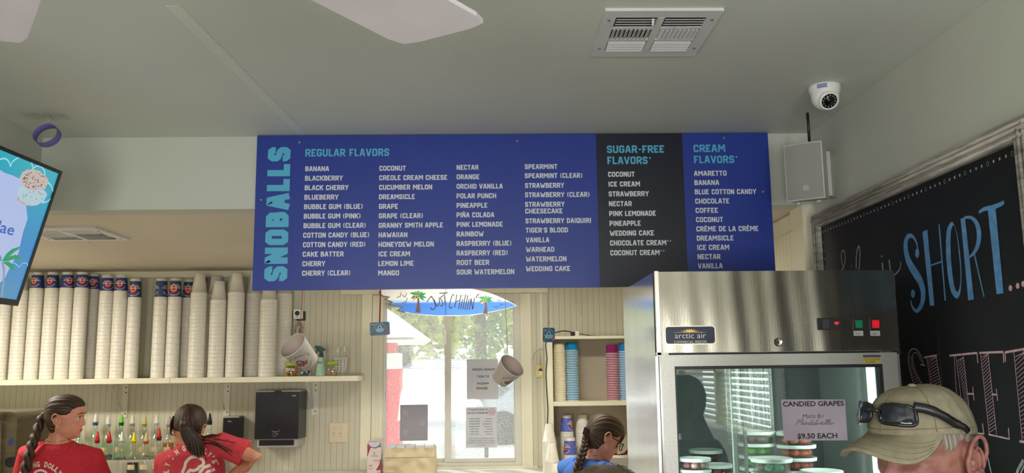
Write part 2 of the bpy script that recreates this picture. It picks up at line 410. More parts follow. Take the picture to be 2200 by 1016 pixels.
# ---------------------------------------------------------------- heavy condensed capitals for the menu (drawn stroke by stroke)
_O = [(.17, 0), (.83, 0), (1, .13), (1, .87), (.83, 1), (.17, 1), (0, .87), (0, .13)]
BLOCK = {
 'A': (.66, [[(0, 0), (.36, 1), (.64, 1), (1, 0)], [(.14, .28), (.86, .28)]]), 'B': (.62, [[(0, 0), (0, 1), (.72, 1), (.94, .88), (.94, .66), (.74, .54), (0, .54)], [(.70, .54), (1, .42), (1, .13), (.76, 0), (0, 0)]]),
 'C': (.60, [[(1, .70), (1, .88), (.83, 1), (.17, 1), (0, .87), (0, .13), (.17, 0), (.83, 0), (1, .12), (1, .30)]]), 'D': (.62, [[(0, 0), (0, 1), (.66, 1), (1, .80), (1, .20), (.66, 0), (0, 0)]]),
 'E': (.55, [[(1, 1), (0, 1), (0, 0), (1, 0)], [(0, .5), (.86, .5)]]), 'F': (.53, [[(1, 1), (0, 1), (0, 0)], [(0, .46), (.86, .46)]]),
 'G': (.62, [[(1, .72), (1, .88), (.83, 1), (.17, 1), (0, .87), (0, .13), (.17, 0), (.83, 0), (1, .13), (1, .44), (.52, .44)]]), 'H': (.64, [[(0, 0), (0, 1)], [(1, 0), (1, 1)], [(0, .44), (1, .44)]]),
 'I': (.24, [[(.5, 0), (.5, 1)]]), 'J': (.5, [[(1, 1), (1, .13), (.83, 0), (.17, 0), (0, .13), (0, .3)]]), 'K': (.64, [[(0, 0), (0, 1)], [(1, 1), (.12, .46)], [(.35, .62), (1, 0)]]),
 'L': (.52, [[(0, 1), (0, 0), (1, 0)]]), 'M': (.82, [[(0, 0), (0, 1), (.12, 1), (.5, .38), (.88, 1), (1, 1), (1, 0)]]), 'N': (.66, [[(0, 0), (0, 1), (.10, 1), (.90, 0), (1, 0), (1, 1)]]),
 'O': (.63, [_O+[_O[0]]]), 'P': (.60, [[(0, 0), (0, 1), (.76, 1), (1, .86), (1, .54), (.76, .40), (0, .40)]]), 'Q': (.66, [_O+[_O[0]], [(.55, .28), (1.05, -.10)]]),
 'R': (.63, [[(0, 0), (0, 1), (.76, 1), (1, .86), (1, .58), (.76, .45), (0, .45)], [(.48, .45), (1, 0)]]), 'S': (.60, [[(1, .72), (1, .88), (.83, 1), (.17, 1), (0, .88), (0, .66), (.17, .55), (.83, .45), (1, .34), (1, .12), (.83, 0), (.17, 0), (0, .12), (0, .28)]]),
 'T': (.58, [[(0, 1), (1, 1)], [(.5, 1), (.5, 0)]]), 'U': (.63, [[(0, 1), (0, .13), (.17, 0), (.83, 0), (1, .13), (1, 1)]]), 'V': (.66, [[(0, 1), (.42, 0), (.58, 0), (1, 1)]]), 'W': (.92, [[(0, 1), (.20, 0), (.30, 0), (.5, .70), (.70, 0), (.80, 0), (1, 1)]]),
 'X': (.64, [[(0, 0), (1, 1)], [(0, 1), (1, 0)]]), 'Y': (.64, [[(0, 1), (.5, .44), (1, 1)], [(.5, .48), (.5, 0)]]), 'Z': (.58, [[(0, 1), (1, 1), (0, 0), (1, 0)]]),
 '(': (.34, [[(1, 1.08), (.2, .82), (.2, .18), (1, -.08)]]), ')': (.34, [[(0, 1.08), (.8, .82), (.8, .18), (0, -.08)]]), "'": (.24, [[(.5, 1), (.5, .68)]]), '-': (.42, [[(0, .44), (1, .44)]]),
 '*': (.38, [[(.5, 1.04), (.5, .72)], [(.1, .96), (.9, .80)], [(.1, .80), (.9, .96)]]), ' ': (.30, [])}
BLOCK['\u00d1'] = (BLOCK['N'][0], BLOCK['N'][1]+[[(.2, 1.27), (.8, 1.27)]]); BLOCK['\u00c8'] = (BLOCK['E'][0], BLOCK['E'][1]+[[(.3, 1.38), (.65, 1.22)]])
def btext(mb, P, txt, u0, v0, u1, cap, t=.198, mi=0, lift=.0015, fn=None, gap=.10):
    """block capitals from (u0,v0), squeezed to end at u1"""
    tot = sum(BLOCK[c][0] for c in txt)+gap*(len(txt)-1); sx = (u1-u0)/tot; sy = cap; tk = t*(sx+sy)/2; x = 0
    for c in txt:
        w, strokes = BLOCK[c]; tx = min(tk, w*sx*.9); tt = tk*(.62 if c in "*'" else .8 if c in '()' else 1)
        for st in strokes:
            q = [(u0+x*sx+tx/2+p[0]*(w*sx-tx), v0+tk/2+p[1]*(sy-tk)) for p in st]
            closed = len(q) > 3 and st[0] == st[-1]
            if closed: q = q[:-1]
            else:
                for e, d in ((0, 1), (-1, -2)):      # stroke ends on the box edge reach out to the cap line
                    dx, dy = q[e][0]-q[d][0], q[e][1]-q[d][1]; l = math.hypot(dx, dy); ex, ey = st[e]
                    if l > 1e-9 and c not in "*()-'":
                        if abs(dy) > abs(dx) and ey in (0, 1): q[e] = (q[e][0]+dx/abs(dy)*tk*.5, q[e][1]+math.copysign(tk*.5, dy))
                        elif abs(dx) >= abs(dy) and ex in (0, 1): q[e] = (q[e][0]+math.copysign(tx*.45, dx), q[e][1])
            n = len(q); pts = [V((p[0], p[1])) for p in q]; L_ = []; R_ = []
            for k in range(n):
                d0 = pts[k]-pts[k-1] if (k or closed) else pts[1]-pts[0]; d1 = pts[(k+1) % n]-pts[k] if (k < n-1 or closed) else pts[-1]-pts[-2]
                d0.normalize(); d1.normalize(); tt_ = d0+d1; tt_ = tt_.normalized() if tt_.length > 1e-5 else d0; nn = V((-tt_.y, tt_.x)); kk = 1/max(.55, abs(nn.dot(V((-d0.y, d0.x)))))
                L_.append(pts[k]+nn*(tt/2*kk)); R_.append(pts[k]-nn*(tt/2*kk))
            for k in range(n if closed else n-1):
                e = (k+1) % n; quad = [R_[k], R_[e], L_[e], L_[k]]; up = lift+.00003*(len(mb.f) % 40)
                mb.add([(fn(p.x, p.y)+(P.n*up if P else V((0, 0, 0)))) if fn else P.p(p.x, p.y, up) for p in quad], [(0, 1, 2, 3)], mi)
        x += w+gap
    return mb

# ================================================================ menu board on the header
WHITE = mat('white_enamel', (235, 235, 228), .3, vary=.02)
BLUE = mat('menu_royal_blue', (38, 60, 150), .32, vary=.03, scale=3)
NAVY = mat('menu_black_navy', (22, 24, 42), .32, vary=.05, scale=3)
TEAL = mat('menu_heading_cyan', (86, 178, 214), .4, vary=.02)
LETW = mat('menu_lettering_white', (222, 226, 232), .4, vary=.02)
STEELS = mat('screw_steel', (150, 148, 142), .3, metal=1, vary=.05)
BLACK = mat('black_plastic', (26, 27, 30), .35, vary=.1)
MP = Plane((0, 3.775, 0), (1, 0, 0), (0, 0, 1))       # front face of the board
u0 = MP.uv(554, 296)[0]-.003; u1 = MP.uv(1649, 285)[0]; v1 = ZC-.004; v0 = MP.uv(541, 624)[1]
t = thing('menu_board', 'wide blue and black flavor menu board hung on the sage header wall', 'menu board', (0, 3.79, ZC-.004))
ub = MP.uv(1283, 400)[0]; uc = MP.uv(1470, 400)[0]
def mpanel(a, b, m, lab):
    mb = MB(); mb.box(a, b, 3.775, 3.7995, v0, v1); tag(mb.build('panel', m, t), lab)
mpanel(u0, ub, BLUE, 'blue panel of regular flavors'); mpanel(ub, uc, NAVY, 'black panel of sugar-free flavors'); mpanel(uc, u1, BLUE, 'blue panel of cream flavors')
def row(mb, P, txt, px, py, px1, caph, bold=.022, mi=0, lift=.0015):
    a = P.uv(px, py); b = P.uv(px1, py)
    btext(mb, P, txt, a[0], a[1], b[0], caph, mi=mi, lift=lift)
PXM = 3.775/FPX
LAB = {}
def col(lines, name='flavor_lettering', m=None, caph=11.0*PXM, bold=.04):
    mb = MB()
    for txt, x0, y, x1 in lines: row(mb, MP, txt, x0, y, x1, caph, bold)
    return mb.build(name, m or LETW, t)
def ys(y0, y1, n): return [y0+(y1-y0)*i/(n-1) for i in range(n)]
def block(names, x0t, x0b, widths, y0, y1):
    n = len(names); return [(names[i], x0t+(x0b-x0t)*i/(n-1), ys(y0, y1, n)[i], x0t+(x0b-x0t)*i/(n-1)+widths[i]) for i in range(n)]
col(block(['BANANA', 'BLACKBERRY', 'BLACK CHERRY', 'BLUEBERRY', 'BUBBLE GUM (BLUE)', 'BUBBLE GUM (PINK)', 'BUBBLE GUM (CLEAR)', 'COTTON CANDY (BLUE)', 'COTTON CANDY (RED)', 'CAKE BATTER', 'CHERRY', 'CHERRY (CLEAR)'],
    656, 649, [51, 81, 94, 73, 126, 122, 134, 142, 134, 88, 49, 104], 368, 592.5))
col(block(['COCONUT', 'CREOLE CREAM CHEESE', 'CUCUMBER MELON', 'DREAMSICLE', 'GRAPE', 'GRAPE (CLEAR)', 'GRANNY SMITH APPLE', 'HAWAIIAN', 'HONEYDEW MELON', 'ICE CREAM', 'LEMON LIME', 'MANGO'],
    815, 812.5, [57, 146, 114, 77, 41, 95, 138, 62, 119, 68, 76, 45], 367, 592))
col(block(['NECTAR', 'ORANGE', 'ORCHID VANILLA', 'POLAR PUNCH', 'PINEAPPLE', 'PI\u00d1A COLADA', 'PINK LEMONADE', 'RAINBOW', 'RASPBERRY (BLUE)', 'RASPBERRY (RED)', 'ROOT BEER', 'SOUR WATERMELON'],
    981, 981, [47, 49, 99, 85, 66, 81, 99, 58, 118, 110, 70, 124], 365, 590))
m = MB()
for txt, x0, y, w in (('SPEARMINT', 1127.5, 363.5, 70), ('SPEARMINT (CLEAR)', 1127.5, 383, 124), ('STRAWBERRY', 1128, 404, 84), ('STRAWBERRY (CLEAR)', 1128, 424, 139), ('STRAWBERRY', 1128, 444.5, 85), ('CHEESECAKE', 1128.5, 459, 80), ('STRAWBERRY DAIQUIRI', 1129, 480, 141), ('TIGER\'S BLOOD', 1129.5, 500, 91), ('VANILLA', 1130, 521, 50), ('WARHEAD', 1130, 541.5, 61), ('WATERMELON', 1130, 562, 87), ('WEDDING CAKE', 1130, 583, 95)):
    row(m, MP, txt, x0, y, x0+w, 11*PXM, .04)
m.build('flavor_lettering', LETW, t)
m = MB()
for i, (txt, w) in enumerate((('COCONUT', 57), ('ICE CREAM', 68), ('STRAWBERRY', 86), ('NECTAR', 49), ('PINK LEMONADE', 100), ('PINEAPPLE', 67), ('WEDDING CAKE', 95), ('CHOCOLATE CREAM**', 132), ('COCONUT CREAM**', 117))):
    x0 = 1306.5+.6*i; y = 380+21.1*i; row(m, MP, txt, x0, y, x0+w, 11.3*PXM, .04)
m.build('flavor_lettering', LETW, t)
m = MB()
for i, (txt, w) in enumerate((('AMARETTO', 70), ('BANANA', 53), ('BLUE COTTON CANDY', 132), ('CHOCOLATE', 73), ('COFFEE', 48), ('COCONUT', 58), ('CR\u00c8ME DE LA CR\u00c8ME', 133), ('DREAMSICLE', 79), ('ICE CREAM', 69), ('NECTAR', 49), ('VANILLA', 53))):
    x0 = 1491+.85*i; y = 378+19.9*i; row(m, MP, txt, x0, y, x0+w, 11.3*PXM, .04)
m.build('flavor_lettering', LETW, t)
m = MB(); row(m, MP, 'REGULAR FLAVORS', 656, 336.5, 836, 17*PXM, .045); m.build('heading', TEAL, t)
m = MB(); row(m, MP, 'SUGAR-FREE', 1304, 329, 1427, 17*PXM, .045); row(m, MP, 'FLAVORS*', 1305, 353, 1400, 17*PXM, .045); m.build('heading', TEAL, t)
m = MB(); row(m, MP, 'CREAM', 1490, 327, 1558, 17*PXM, .045); row(m, MP, 'FLAVORS*', 1491, 351, 1586, 17*PXM, .045); m.build('heading', TEAL, t)
# SNOBALLS runs upwards along the left edge, letter by letter as measured
m = MB()
a = MP.uv(610, 604); b = MP.uv(620, 316)
btext(m, MP, 'SNOBALLS', 0, 0, b[1]-a[1], .100, t=.27, gap=.10, fn=lambda u, v: MP.p((a[0]+b[0])/2+.012-v, a[1]+u, 0))
m.build('title', TEAL, t)
m = MB()
for x, y in ((643, 306), (1111, 303), (1555, 296), (561, 430), (1639, 411)):
    u, v = MP.uv(x, y); m.lathe([(0.0062, 0), (.0062, .002), (.0035, .003), (.0030, .0012), (0, .0012)], Matrix.Translation(MP.p(u, v)) @ Matrix.Rotation(R(90), 4, 'X'), 12, 0)
m.build('screw', STEELS, t)

# ================================================================ tilted screen at the left
far_t = at(133, 368, 3.2); far_b = at(35, 657, 3.2)
r = ray(0, 315); yaw = R(4.0)
ey = V((-math.sin(yaw)*.62, -1, 0)).normalized()        # from far edge towards the viewer
upv = (far_t-far_b); upv -= ey*upv.dot(ey); TVH = upv.length
TP = Plane(far_t, -ey, upv.normalized())                # u: negative towards the viewer; front faces the room
if TP.n.x < 0: TP = Plane(far_t, ey, upv.normalized())
sgn = 1 if TP.x.dot(ey) > 0 else -1
TVW = .94
t = thing('television', 'wall screen tilted down beside the header showing an ice cream ad', 'television', tuple(TP.p(sgn*TVW/2, -TVH/2, -.03)))
def tvr(m, a, b, c, d, h0, h1, mi=0):
    q = TP.p((a+b)/2*sgn, -(c+d)/2, (h0+h1)/2); m.obox(q, (TP.x*abs(b-a)/2, TP.y*abs(d-c)/2, TP.n*(h1-h0)/2), mi)
m = MB(); bz = .013
tvr(m, 0, TVW, 0, TVH, -.05, -.004)
tvr(m, 0, TVW, 0, bz, -.004, .003); tvr(m, 0, TVW, TVH-bz*1.7, TVH, -.004, .003); tvr(m, 0, bz, bz, TVH-bz*1.7, -.004, .003); tvr(m, TVW-bz, TVW, bz, TVH-bz*1.7, -.004, .003)
m.build('bezel', BLACK, t)
def scr(name, c, e=.62): return mat('screen_'+name, c, .25, vary=.0, emit=e)
# lit picture: cyan to blue gradient sky
sm = bpy.data.materials.new('screen_sky'); sm.use_nodes = True; N = sm.node_tree.nodes; L = sm.node_tree.links; b = N['Principled BSDF']
tc = N.new('ShaderNodeTexCoord'); sp = N.new('ShaderNodeSeparateXYZ'); L.new(tc.outputs['Object'], sp.inputs[0])
mr = N.new('ShaderNodeMapRange'); mr.inputs['From Min'].default_value = -.26; mr.inputs['From Max'].default_value = .2; L.new(sp.outputs['Z'], mr.inputs['Value'])
cr = N.new('ShaderNodeValToRGB'); L.new(mr.outputs[0], cr.inputs[0])
el = cr.color_ramp.elements; el[0].color = (*lin((88, 160, 205)), 1); el[1].color = (*lin((52, 186, 206)), 1)
e2 = el.new(.45); e2.color = (*lin((66, 150, 218)), 1)
b.inputs['Base Color'].default_value = (.02, .02, .02, 1); b.inputs['Roughness'].default_value = .2
L.new(cr.outputs[0], b.inputs['Emission Color']); b.inputs['Emission Strength'].default_value = .75
m = MB(); tvr(m, bz, TVW-bz, bz, TVH-bz*1.7, -.004, -.002); scro = m.build('screen', sm, t)
def tvp(px, py): return TP.uv(px, py)
m = MB()     # pale panel, cloud outlines, cookie sandwich, palm, word ending
pan = [tvp(*p) for p in ((-260, 300), (-100, 330), (0, 365), (12, 372), (28, 377), (44, 385), (52, 400), (60, 470), (50, 500), (40, 545), (24, 570), (10, 600), (-30, 632), (-260, 592))]
m.poly(TP, pan, -.0012, 0)
m.build('display_panel', scr('panel', (166, 180, 222), .72), scro)
m = MB()
for pts in (((-20, 350), (2, 342), (12, 341), (20, 348), (23, 357), (27, 348), (40, 339), (54, 338), (66, 345), (71, 360)), ((66, 368), (78, 357), (90, 359), (96, 368), (97, 380)), ((104, 392), (112, 402), (114, 418), (104, 432), (90, 436)), ((28, 564), (36, 568), (42, 574), (48, 566), (58, 566), (60, 572))):
    m.stroke(TP, [tvp(*p) for p in smooth2(pts, 4)], .0045 if pts[0][1] < 500 else .002, -.0008)
m.build('cloud_outline', scr('outline', (168, 222, 238)), scro)
m = MB()
def blob(cx, cy, rx, ry, h, mi, n=28, j=.06, rot=0):
    random.seed(int(cx*7+cy)); pts = []
    for k in range(n):
        a = 2*math.pi*k/n; q = 1+random.uniform(-j, j); x = rx*q*math.cos(a); y = ry*q*math.sin(a)
        pts.append(tvp(cx+x*math.cos(R(rot))-y*math.sin(R(rot)), cy+x*math.sin(R(rot))+y*math.cos(R(rot))))
    m.poly(TP, pts, h, mi)
blob(62, 428, 25, 14, -.001, 1, rot=14); blob(68, 418, 32, 22, -.0008, 2, j=.1, rot=10); blob(73, 387, 31, 22, -.0006, 0, rot=16)
for k in range(46):
    random.seed(k); a = random.uniform(0, 6.28); q = math.sqrt(random.random())*.9
    blob(73+28*q*math.cos(a), 387+20*q*math.sin(a), random.uniform(.8, 2.6), random.uniform(.6, 1.3), -.0004, 3, n=7, j=.3, rot=random.uniform(-60, 60))
for k in range(14):
    random.seed(k+99); blob(68+random.uniform(-24, 24), 420+random.uniform(-12, 10), 1.2, .8, -.0003, 3, n=6, j=.3)
m.build('cookie_sandwich', [scr('cookie', (196, 180, 176)), scr('cookie_base', (186, 164, 138)), scr('ice_cream', (176, 200, 214)), scr('chips', (72, 52, 56))], scro)
m = MB()
for pts in (((5, 560), (14, 545), (26, 535), (44, 529), (40, 536), (32, 541), (24, 548), (12, 558)), ((5, 561), (20, 551), (34, 547), (48, 554), (40, 558), (30, 557), (18, 561)), ((5, 562), (20, 562), (30, 570), (31, 582), (22, 576)), ((5, 560), (-4, 553), (-16, 552), (-26, 562), (-14, 562)), ((5, 559), (0, 545), (-12, 536), (-22, 536), (-8, 548))):
    m.poly(TP, [tvp(*p) for p in pts], -.0008, 0)
m.stroke(TP, [tvp(*p) for p in ((6, 562), (9, 582), (8, 605), (3, 640))], .011, -.0006, 1)
m.build('palm_tree', [scr('palm', (38, 152, 112)), scr('palm_trunk', (140, 152, 180))], scro)
m = MB()
a = tvp(28, 506); b = tvp(-78, 494.5)
text(m, TP, 'Sundae', 0, 0, abs(a[0]-b[0]), cap=.041, bold=.012, fn=lambda u, v: TP.p(min(a[0], b[0])+u, (a[1] if a[0] > b[0] else b[1])+ (v) + .0, -.0008) )
m.build('lettering', scr('word', (64, 104, 182)), scro)
m = MB(); q = TP.p(sgn*.45, -TVH*.45, -.05); m.tube([q, V((XL+.03, q.y, q.z+.02))], .02, 8); m.box(XL, XL+.02, q.y-.1, q.y+.1, q.z-.12, q.z+.16)
m.build('mount', BLACK, t)

# ================================================================ ceiling registers
VENT = mat('register_white', (214, 212, 214), .35, vary=.02)
DARK = mat('duct_dark', (14, 14, 15), .8, vary=.0)
def register(label, x0, x1, y0, y1, z, lever_y):
    t = thing('ceiling_vent', label, 'vent', ((x0+x1)/2, (y0+y1)/2, z))
    fx, fy = (x1-x0), (y1-y0); bx, by = fx*.11, fy*.13
    m = MB(); zt, zb = z-.0005, z-.010
    m.box(x0, x1, y0, y0+by, zb, zt); m.box(x0, x1, y1-by, y1, zb, zt); m.box(x0, x0+bx, y0+by, y1-by, zb, zt); m.box(x1-bx, x1, y0+by, y1-by, zb, zt)
    cx = (x0+x1)/2; m.box(cx-fx*.03, cx+fx*.03, y0+by, y1-by, zb-.001, zt)
    h = (fy-2*by)
    for q in (.31, .65): m.box(x0+bx, x1-bx, y0+by+h*q-.006, y0+by+h*q+.006, zb, zt)
    m.build('frame', VENT, t)
    m = MB(); m.box(x0+bx, x1-bx, y0+by, y1-by, z-.0018, z-.0008); m.build('duct', DARK, t)
    for lo, hi, kind in ((0, .31, 'f'), (.31, .65, 's'), (.65, 1, 'b')):
        ya, yb = y0+by+h*lo+.007, y0+by+h*hi-.007
        for xa, xb, sg in ((x0+bx+.003, cx-fx*.03-.003, 1), (cx+fx*.03+.003, x1-bx-.003, -1)):
            if kind == 's':
                n = 9
                for k in range(n):
                    x = xa+(xb-xa)*(k+.5)/n; m = MB()
                    m.obox(V((x, (ya+yb)/2, z-.0085)), (V((.006, 0, sg*.0045)), V((0, (yb-ya)/2, 0)), V((-sg*.0005, 0, .0007)))); m.build('louver', VENT, t)
            else:
                n = 4; s2 = 1 if kind == 'f' else -1
                for k in range(n):
                    y = ya+(yb-ya)*(k+.5)/n; m = MB()
                    m.obox(V(((xa+xb)/2, y, z-.0085)), (V(((xb-xa)/2, 0, 0)), V((0, .0085, s2*.005)), V((0, -s2*.0005, .0007)))); m.build('louver', VENT, t)
    for x in (x0+bx*.5, x1-bx*.5):
        for y in (y0+fy*.18, y1-fy*.2):
            MB().lathe([(.0045, -.0005), (.0035, -.0025), (0, -.003)], Matrix.Translation((x, y, zb)), 10).build('screw', STEELS, t)
    m = MB(); m.tube([(cx-.025, lever_y, zb-.002), (cx-.025, lever_y+.01, zb-.022)], .004, 8); m.build('lever', VENT, t)
    return t
p00 = onz(1275, 118, ZC); p10 = onz(1500, 113, ZC); p01 = onz(1292, 20, ZC); p11 = onz(1550, 13, ZC)
vx0 = (p00.x+p01.x)/2; vx1 = (p10.x+p11.x)/2; vy0 = (p01.y+p11.y)/2; vy1 = (p00.y+p10.y)/2
register('white slotted air vent set in the front ceiling above the menu', vx0, vx1, vy0, vy1, ZC, vy0+.05)
q0 = onz(281, 513, ZB); q1 = onz(205, 486, ZB)
register('white slotted air vent in the beige back ceiling beside the screen', q1.x-.42, (q0.x+q1.x)/2, q0.y, q1.y, ZB, q0.y+.03)

# ================================================================ ceiling fan (two blades reach into view)
FANW = mat('fan_blade_white', (222, 214, 224), .45, vary=.03)
ZFAN = ZC-.45
hub = V((-.490, .843, ZFAN)); wid = .190
t = thing('ceiling_fan', 'white ceiling fan hanging near the viewer with blades entering the top edge', 'fan', (hub.x, hub.y, ZC))
m = MB(); m.lathe([(.0, -.0005), (.07, -.0005), (.065, -.05), (.02, -.07), (.014, -.08), (.014, -.35), (.06, -.36), (.11, -.40), (.115, -.45), (.09, -.49), (.0, -.495)], Matrix.Translation((hub.x, hub.y, ZC)), 28, 0)
m.build('motor_housing', FANW, t)
for k in range(5):
    a = R((57, 125, 198.3, 271.7, 345)[k]); d = V((math.cos(a), math.sin(a), 0)); n = V((-d.y, d.x, 0))
    c = V((hub.x, hub.y, ZFAN)); q = []
    outline = [(.16, -.055), (.30, -wid*.44), (.71, -wid*.5), (.742, -wid*.46), (.75, -wid*.3), (.75, wid*.3), (.742, wid*.46), (.71, wid*.5), (.30, wid*.44), (.16, .055)]
    P = Plane(c, d, n); m = MB(); m.poly(P, outline, -.004, 0, th=.008); m.build('blade', FANW, t)
    m = MB(); m.obox(c+d*.14+V((0, 0, .008)), (d*.07, n*.02, V((0, 0, .004)))); m.build('blade_bracket', FANW, t)

# ================================================================ purple paper ring taped to the ceiling
c = at(101, 291, 3.45)
t = thing('paper_ring', 'purple paper ring hanging by clear tape from the ceiling corner', 'decoration', (c.x, c.y, ZC))
M = Matrix.Translation(c) @ Matrix.Rotation(R(20), 4, 'Y') @ Matrix.Rotation(R(-14), 4, 'Z') @ Matrix.Rotation(R(72), 4, 'X')
rr = 28*3.45/FPX
m = MB(); m.lathe([(rr, -.016), (rr, .016), (rr-.0008, .016), (rr-.0008, -.016), (rr, -.016)], M @ Matrix.Diagonal((1.0, .92, 1, 1)), 40)
m.build('band', mat('purple_paper', (112, 102, 168), .6, vary=.05), t)
m = MB(); random.seed(5)
g = []
for i in range(9):
    for j in range(5):
        x = c.x-.10+.022*i; y = c.y-.04+.02*j; g.append(V((x, y, ZC-.004-abs(noise.noise(V((i*.7, j*.9, 1))))*.03*(1-abs(i-4)/5))))
m.add(g, [(j+5*i, j+5*i+1, j+5*i+6, j+5*i+5) for i in range(8) for j in range(4)], 0, True)
m.tube([V((c.x+.01, c.y, ZC-.003)), c+V((.004, 0, rr*.95))], .004, 6, flat=(1.6, .15))
m.build('clear_tape', glassmat('clear_tape_film', (250, 250, 246), .02, .35, haze=.08), t)

# ================================================================ dome camera
c = onz(1771, 185, ZC)
t = thing('security_camera', 'white dome security camera on the ceiling above the speaker', 'camera', tuple(c))
CW = mat('camera_white', (236, 234, 232), .3, vary=.01)
M = Matrix.Translation((c.x, c.y, ZC))
k = c.y/FPX
m = MB(); m.lathe([(0, -.0005), (34*k, -.0005), (35*k, -2*k), (34*k, -15*k), (31*k, -17*k), (31*k, -22*k), (27*k, -26*k), (0, -27*k)], M, 32); m.build('base', CW, t)
bc = V((c.x, c.y, ZC-24*k)); m = MB()
m.ell(bc, (31*k, 31*k, 31*k), 0, 28, 16); bo = m.build('ball', CW, t)
look = (V((-.03, -.80, -.60))).normalized()
Q = look.to_track_quat('Z', 'Y').to_matrix().to_4x4()
m = MB(); m.lathe([(22*k, 20*k), (22*k, 30*k), (19*k, 33*k), (17*k, 32*k), (17*k, 30*k)], Matrix.Translation(bc) @ Q, 28); m.build('lens_ring', CW, t)
m = MB(); m.lathe([(17.5*k, 30.5*k), (8*k, 30.5*k), (7*k, 32.5*k), (0, 33.5*k)], Matrix.Translation(bc) @ Q, 28); lo = m.build('lens', mat('lens_black', (10, 10, 12), .12, vary=0), t)
m = MB()
for i in range(12):
    a = 2*math.pi*i/12; m.ell(bc+ (Q @ V((13*k*math.cos(a), 13*k*math.sin(a), 31*k))), 1.7*k, 0, 8, 6)
m.build('led', mat('led_clear', (150, 150, 156), .2, vary=0), lo)
m = MB(); n0 = V((-.62, -.78, 0)); PP = Plane(c+n0*35.3*k*.995+V((0, 0, -9*k)), V((.78, -.62, 0)), (0, 0, 1))
m.add([V((c.x+34.9*k*math.cos(R(a)), c.y+34.9*k*math.sin(R(a)), ZC-z*k)) for z in (3.5, 13.5) for a in range(222, 262, 6)], [(i, i+1, i+8, i+7) for i in range(6)], 0, True)
m.build('sticker', mat('sticker_blue_white', (150, 156, 190), .4, vary=.3, scale=300, stretch=(1, 1, 3)), t)

# ================================================================ wall speaker
sp0 = [at(*p, 3.45) for p in ((1684, 316), (1761, 303), (1775, 424), (1690, 434))]
c = sum(sp0, V())/4
SPK = mat('speaker_grey', (190, 187, 180), .5, vary=.03); GRL = mat('speaker_grille', (166, 163, 158), .7, vary=.08, scale=900, bump=.4, bscale=900)
t = thing('speaker', 'grey wall speaker hung in the corner below the dome camera', 'speaker', tuple(c))
ux = (sp0[1]-sp0[0]+sp0[2]-sp0[3]).normalized(); ang = R(36)
ux = V((math.cos(ang), -math.sin(ang), 0)).normalized()
w = 84*3.45/FPX; h = 129*3.45/FPX
SPP = Plane(c, ux, V((-.0, 0, 1)))
if SPP.n.y > 0: SPP.n = -SPP.n
def oct_prism(P, w, h, d0, d1, bow, m, mi=0, shrink=1.0):
    n = 10; front = []; back = []
    for s_, f in ((-1, 0), (1, 1)):
        pass
    out = []
    for i in range(n+1):
        q = -1+2*i/n; out.append((q*w/2, h/2-bow*(q+1)*(q+1)*.0, bow*(1-q*q)))
    vs = []
    for q, y, b_ in out: vs += [P.p(q, h/2, d1+b_), P.p(q, -h/2, d1+b_), P.p(q*shrink, h/2*shrink, d0), P.p(q*shrink, -h/2*shrink, d0)]
    fs = []
    for i in range(n):
        a = 4*i; e = a+4; fs += [(a, a+1, e+1, e), (a+2, e+2, e+3, a+3), (a, e, e+2, a+2), (a+1, a+3, e+3, e+1)]
    fs += [(0, 2, 3, 1), (4*n, 4*n+1, 4*n+3, 4*n+2)]
    m.add(vs, fs, mi)
m = MB(); oct_prism(SPP, w, h, -.09, .0, .012, m, shrink=.9); m.build('body', SPK, t)
m = MB(); oct_prism(SPP, w*.93, h*.95, -.001, .004, .0125, m); m.build('grille', GRL, t)
m = MB(); bc = SPP.p(w*.12, -h*.0, -.13); m.obox(bc, (SPP.x*w*.42, SPP.y*h*.40, SPP.n*.04), 0, .006); m.build('bracket', SPK, t)
m = MB(); m.poly(SPP, [(-w*.02, -h*.34), (w*.13, -h*.34), (w*.13, -h*.25), (-w*.02, -h*.25)], .0172, 0); m.build('badge', mat('badge_silver', (190, 205, 215), .3, metal=.6, vary=.05), t)
m = MB()
for q in (-.25, .28): m.lathe([(.010, 0), (.012, -.008), (.007, -.012), (0, -.012)], Matrix.Translation(SPP.p(w*q, -h/2, -.03)), 12)
m.build('foot', SPK, t)
m = MB(); a = SPP.p(w*.1, h/2, -.05); m.tube([V((a.x, a.y, ZC)), V((a.x, a.y, ZC-.03)), a], .006, 8); m.build('hanger', BLACK, t)
m = MB(); q = SPP.p(w*.1, 0, -.14); m.tube([q, V((XR, min(3.78, q.y+.2), q.z))], .012, 8); m.build('wall_arm', SPK, t)
# ================================================================ back wall: shelf, counter, cabinet, window
FOAM = mat('white_foam', (222, 217, 204), .33, vary=.02, scale=30, bump=.04, bscale=400)
CUPBLUE = mat('cup_print_blue', (44, 60, 122), .35, vary=.04); CUPTEAL = mat('cup_print_slate_blue', (42, 66, 108), .35, vary=.04)
CUPLILAC = mat('cup_print_violet_blue', (92, 104, 186), .35, vary=.04)
RED = mat('print_red', (176, 36, 34), .4, vary=.03); PWHITE = mat('print_white', (240, 214, 190), .4, vary=.02)
SHZ = at(300, 814, YW-.30).z+.004; SHY = YW-.31; SHX = at(768, 806, SHY).x
CTZ = 1.107
t = thing('wall_shelf', 'long cream wall shelf loaded with stacks of foam cups', 'shelf', (-1.6, YW-.15, SHZ))
xs = at(365, 812, SHY).x
m = MB(); m.bbox(XBL+.02, xs-.0012, SHY, YW-.001, SHZ-.036, SHZ, .003); m.build('board', CREAM, t)
m = MB(); m.bbox(xs+.0012, SHX, SHY, YW-.001, SHZ-.036, SHZ, .003); m.build('board', CREAM, t)
BRK = mat('bracket_white', (222, 218, 204), .4, vary=.03)
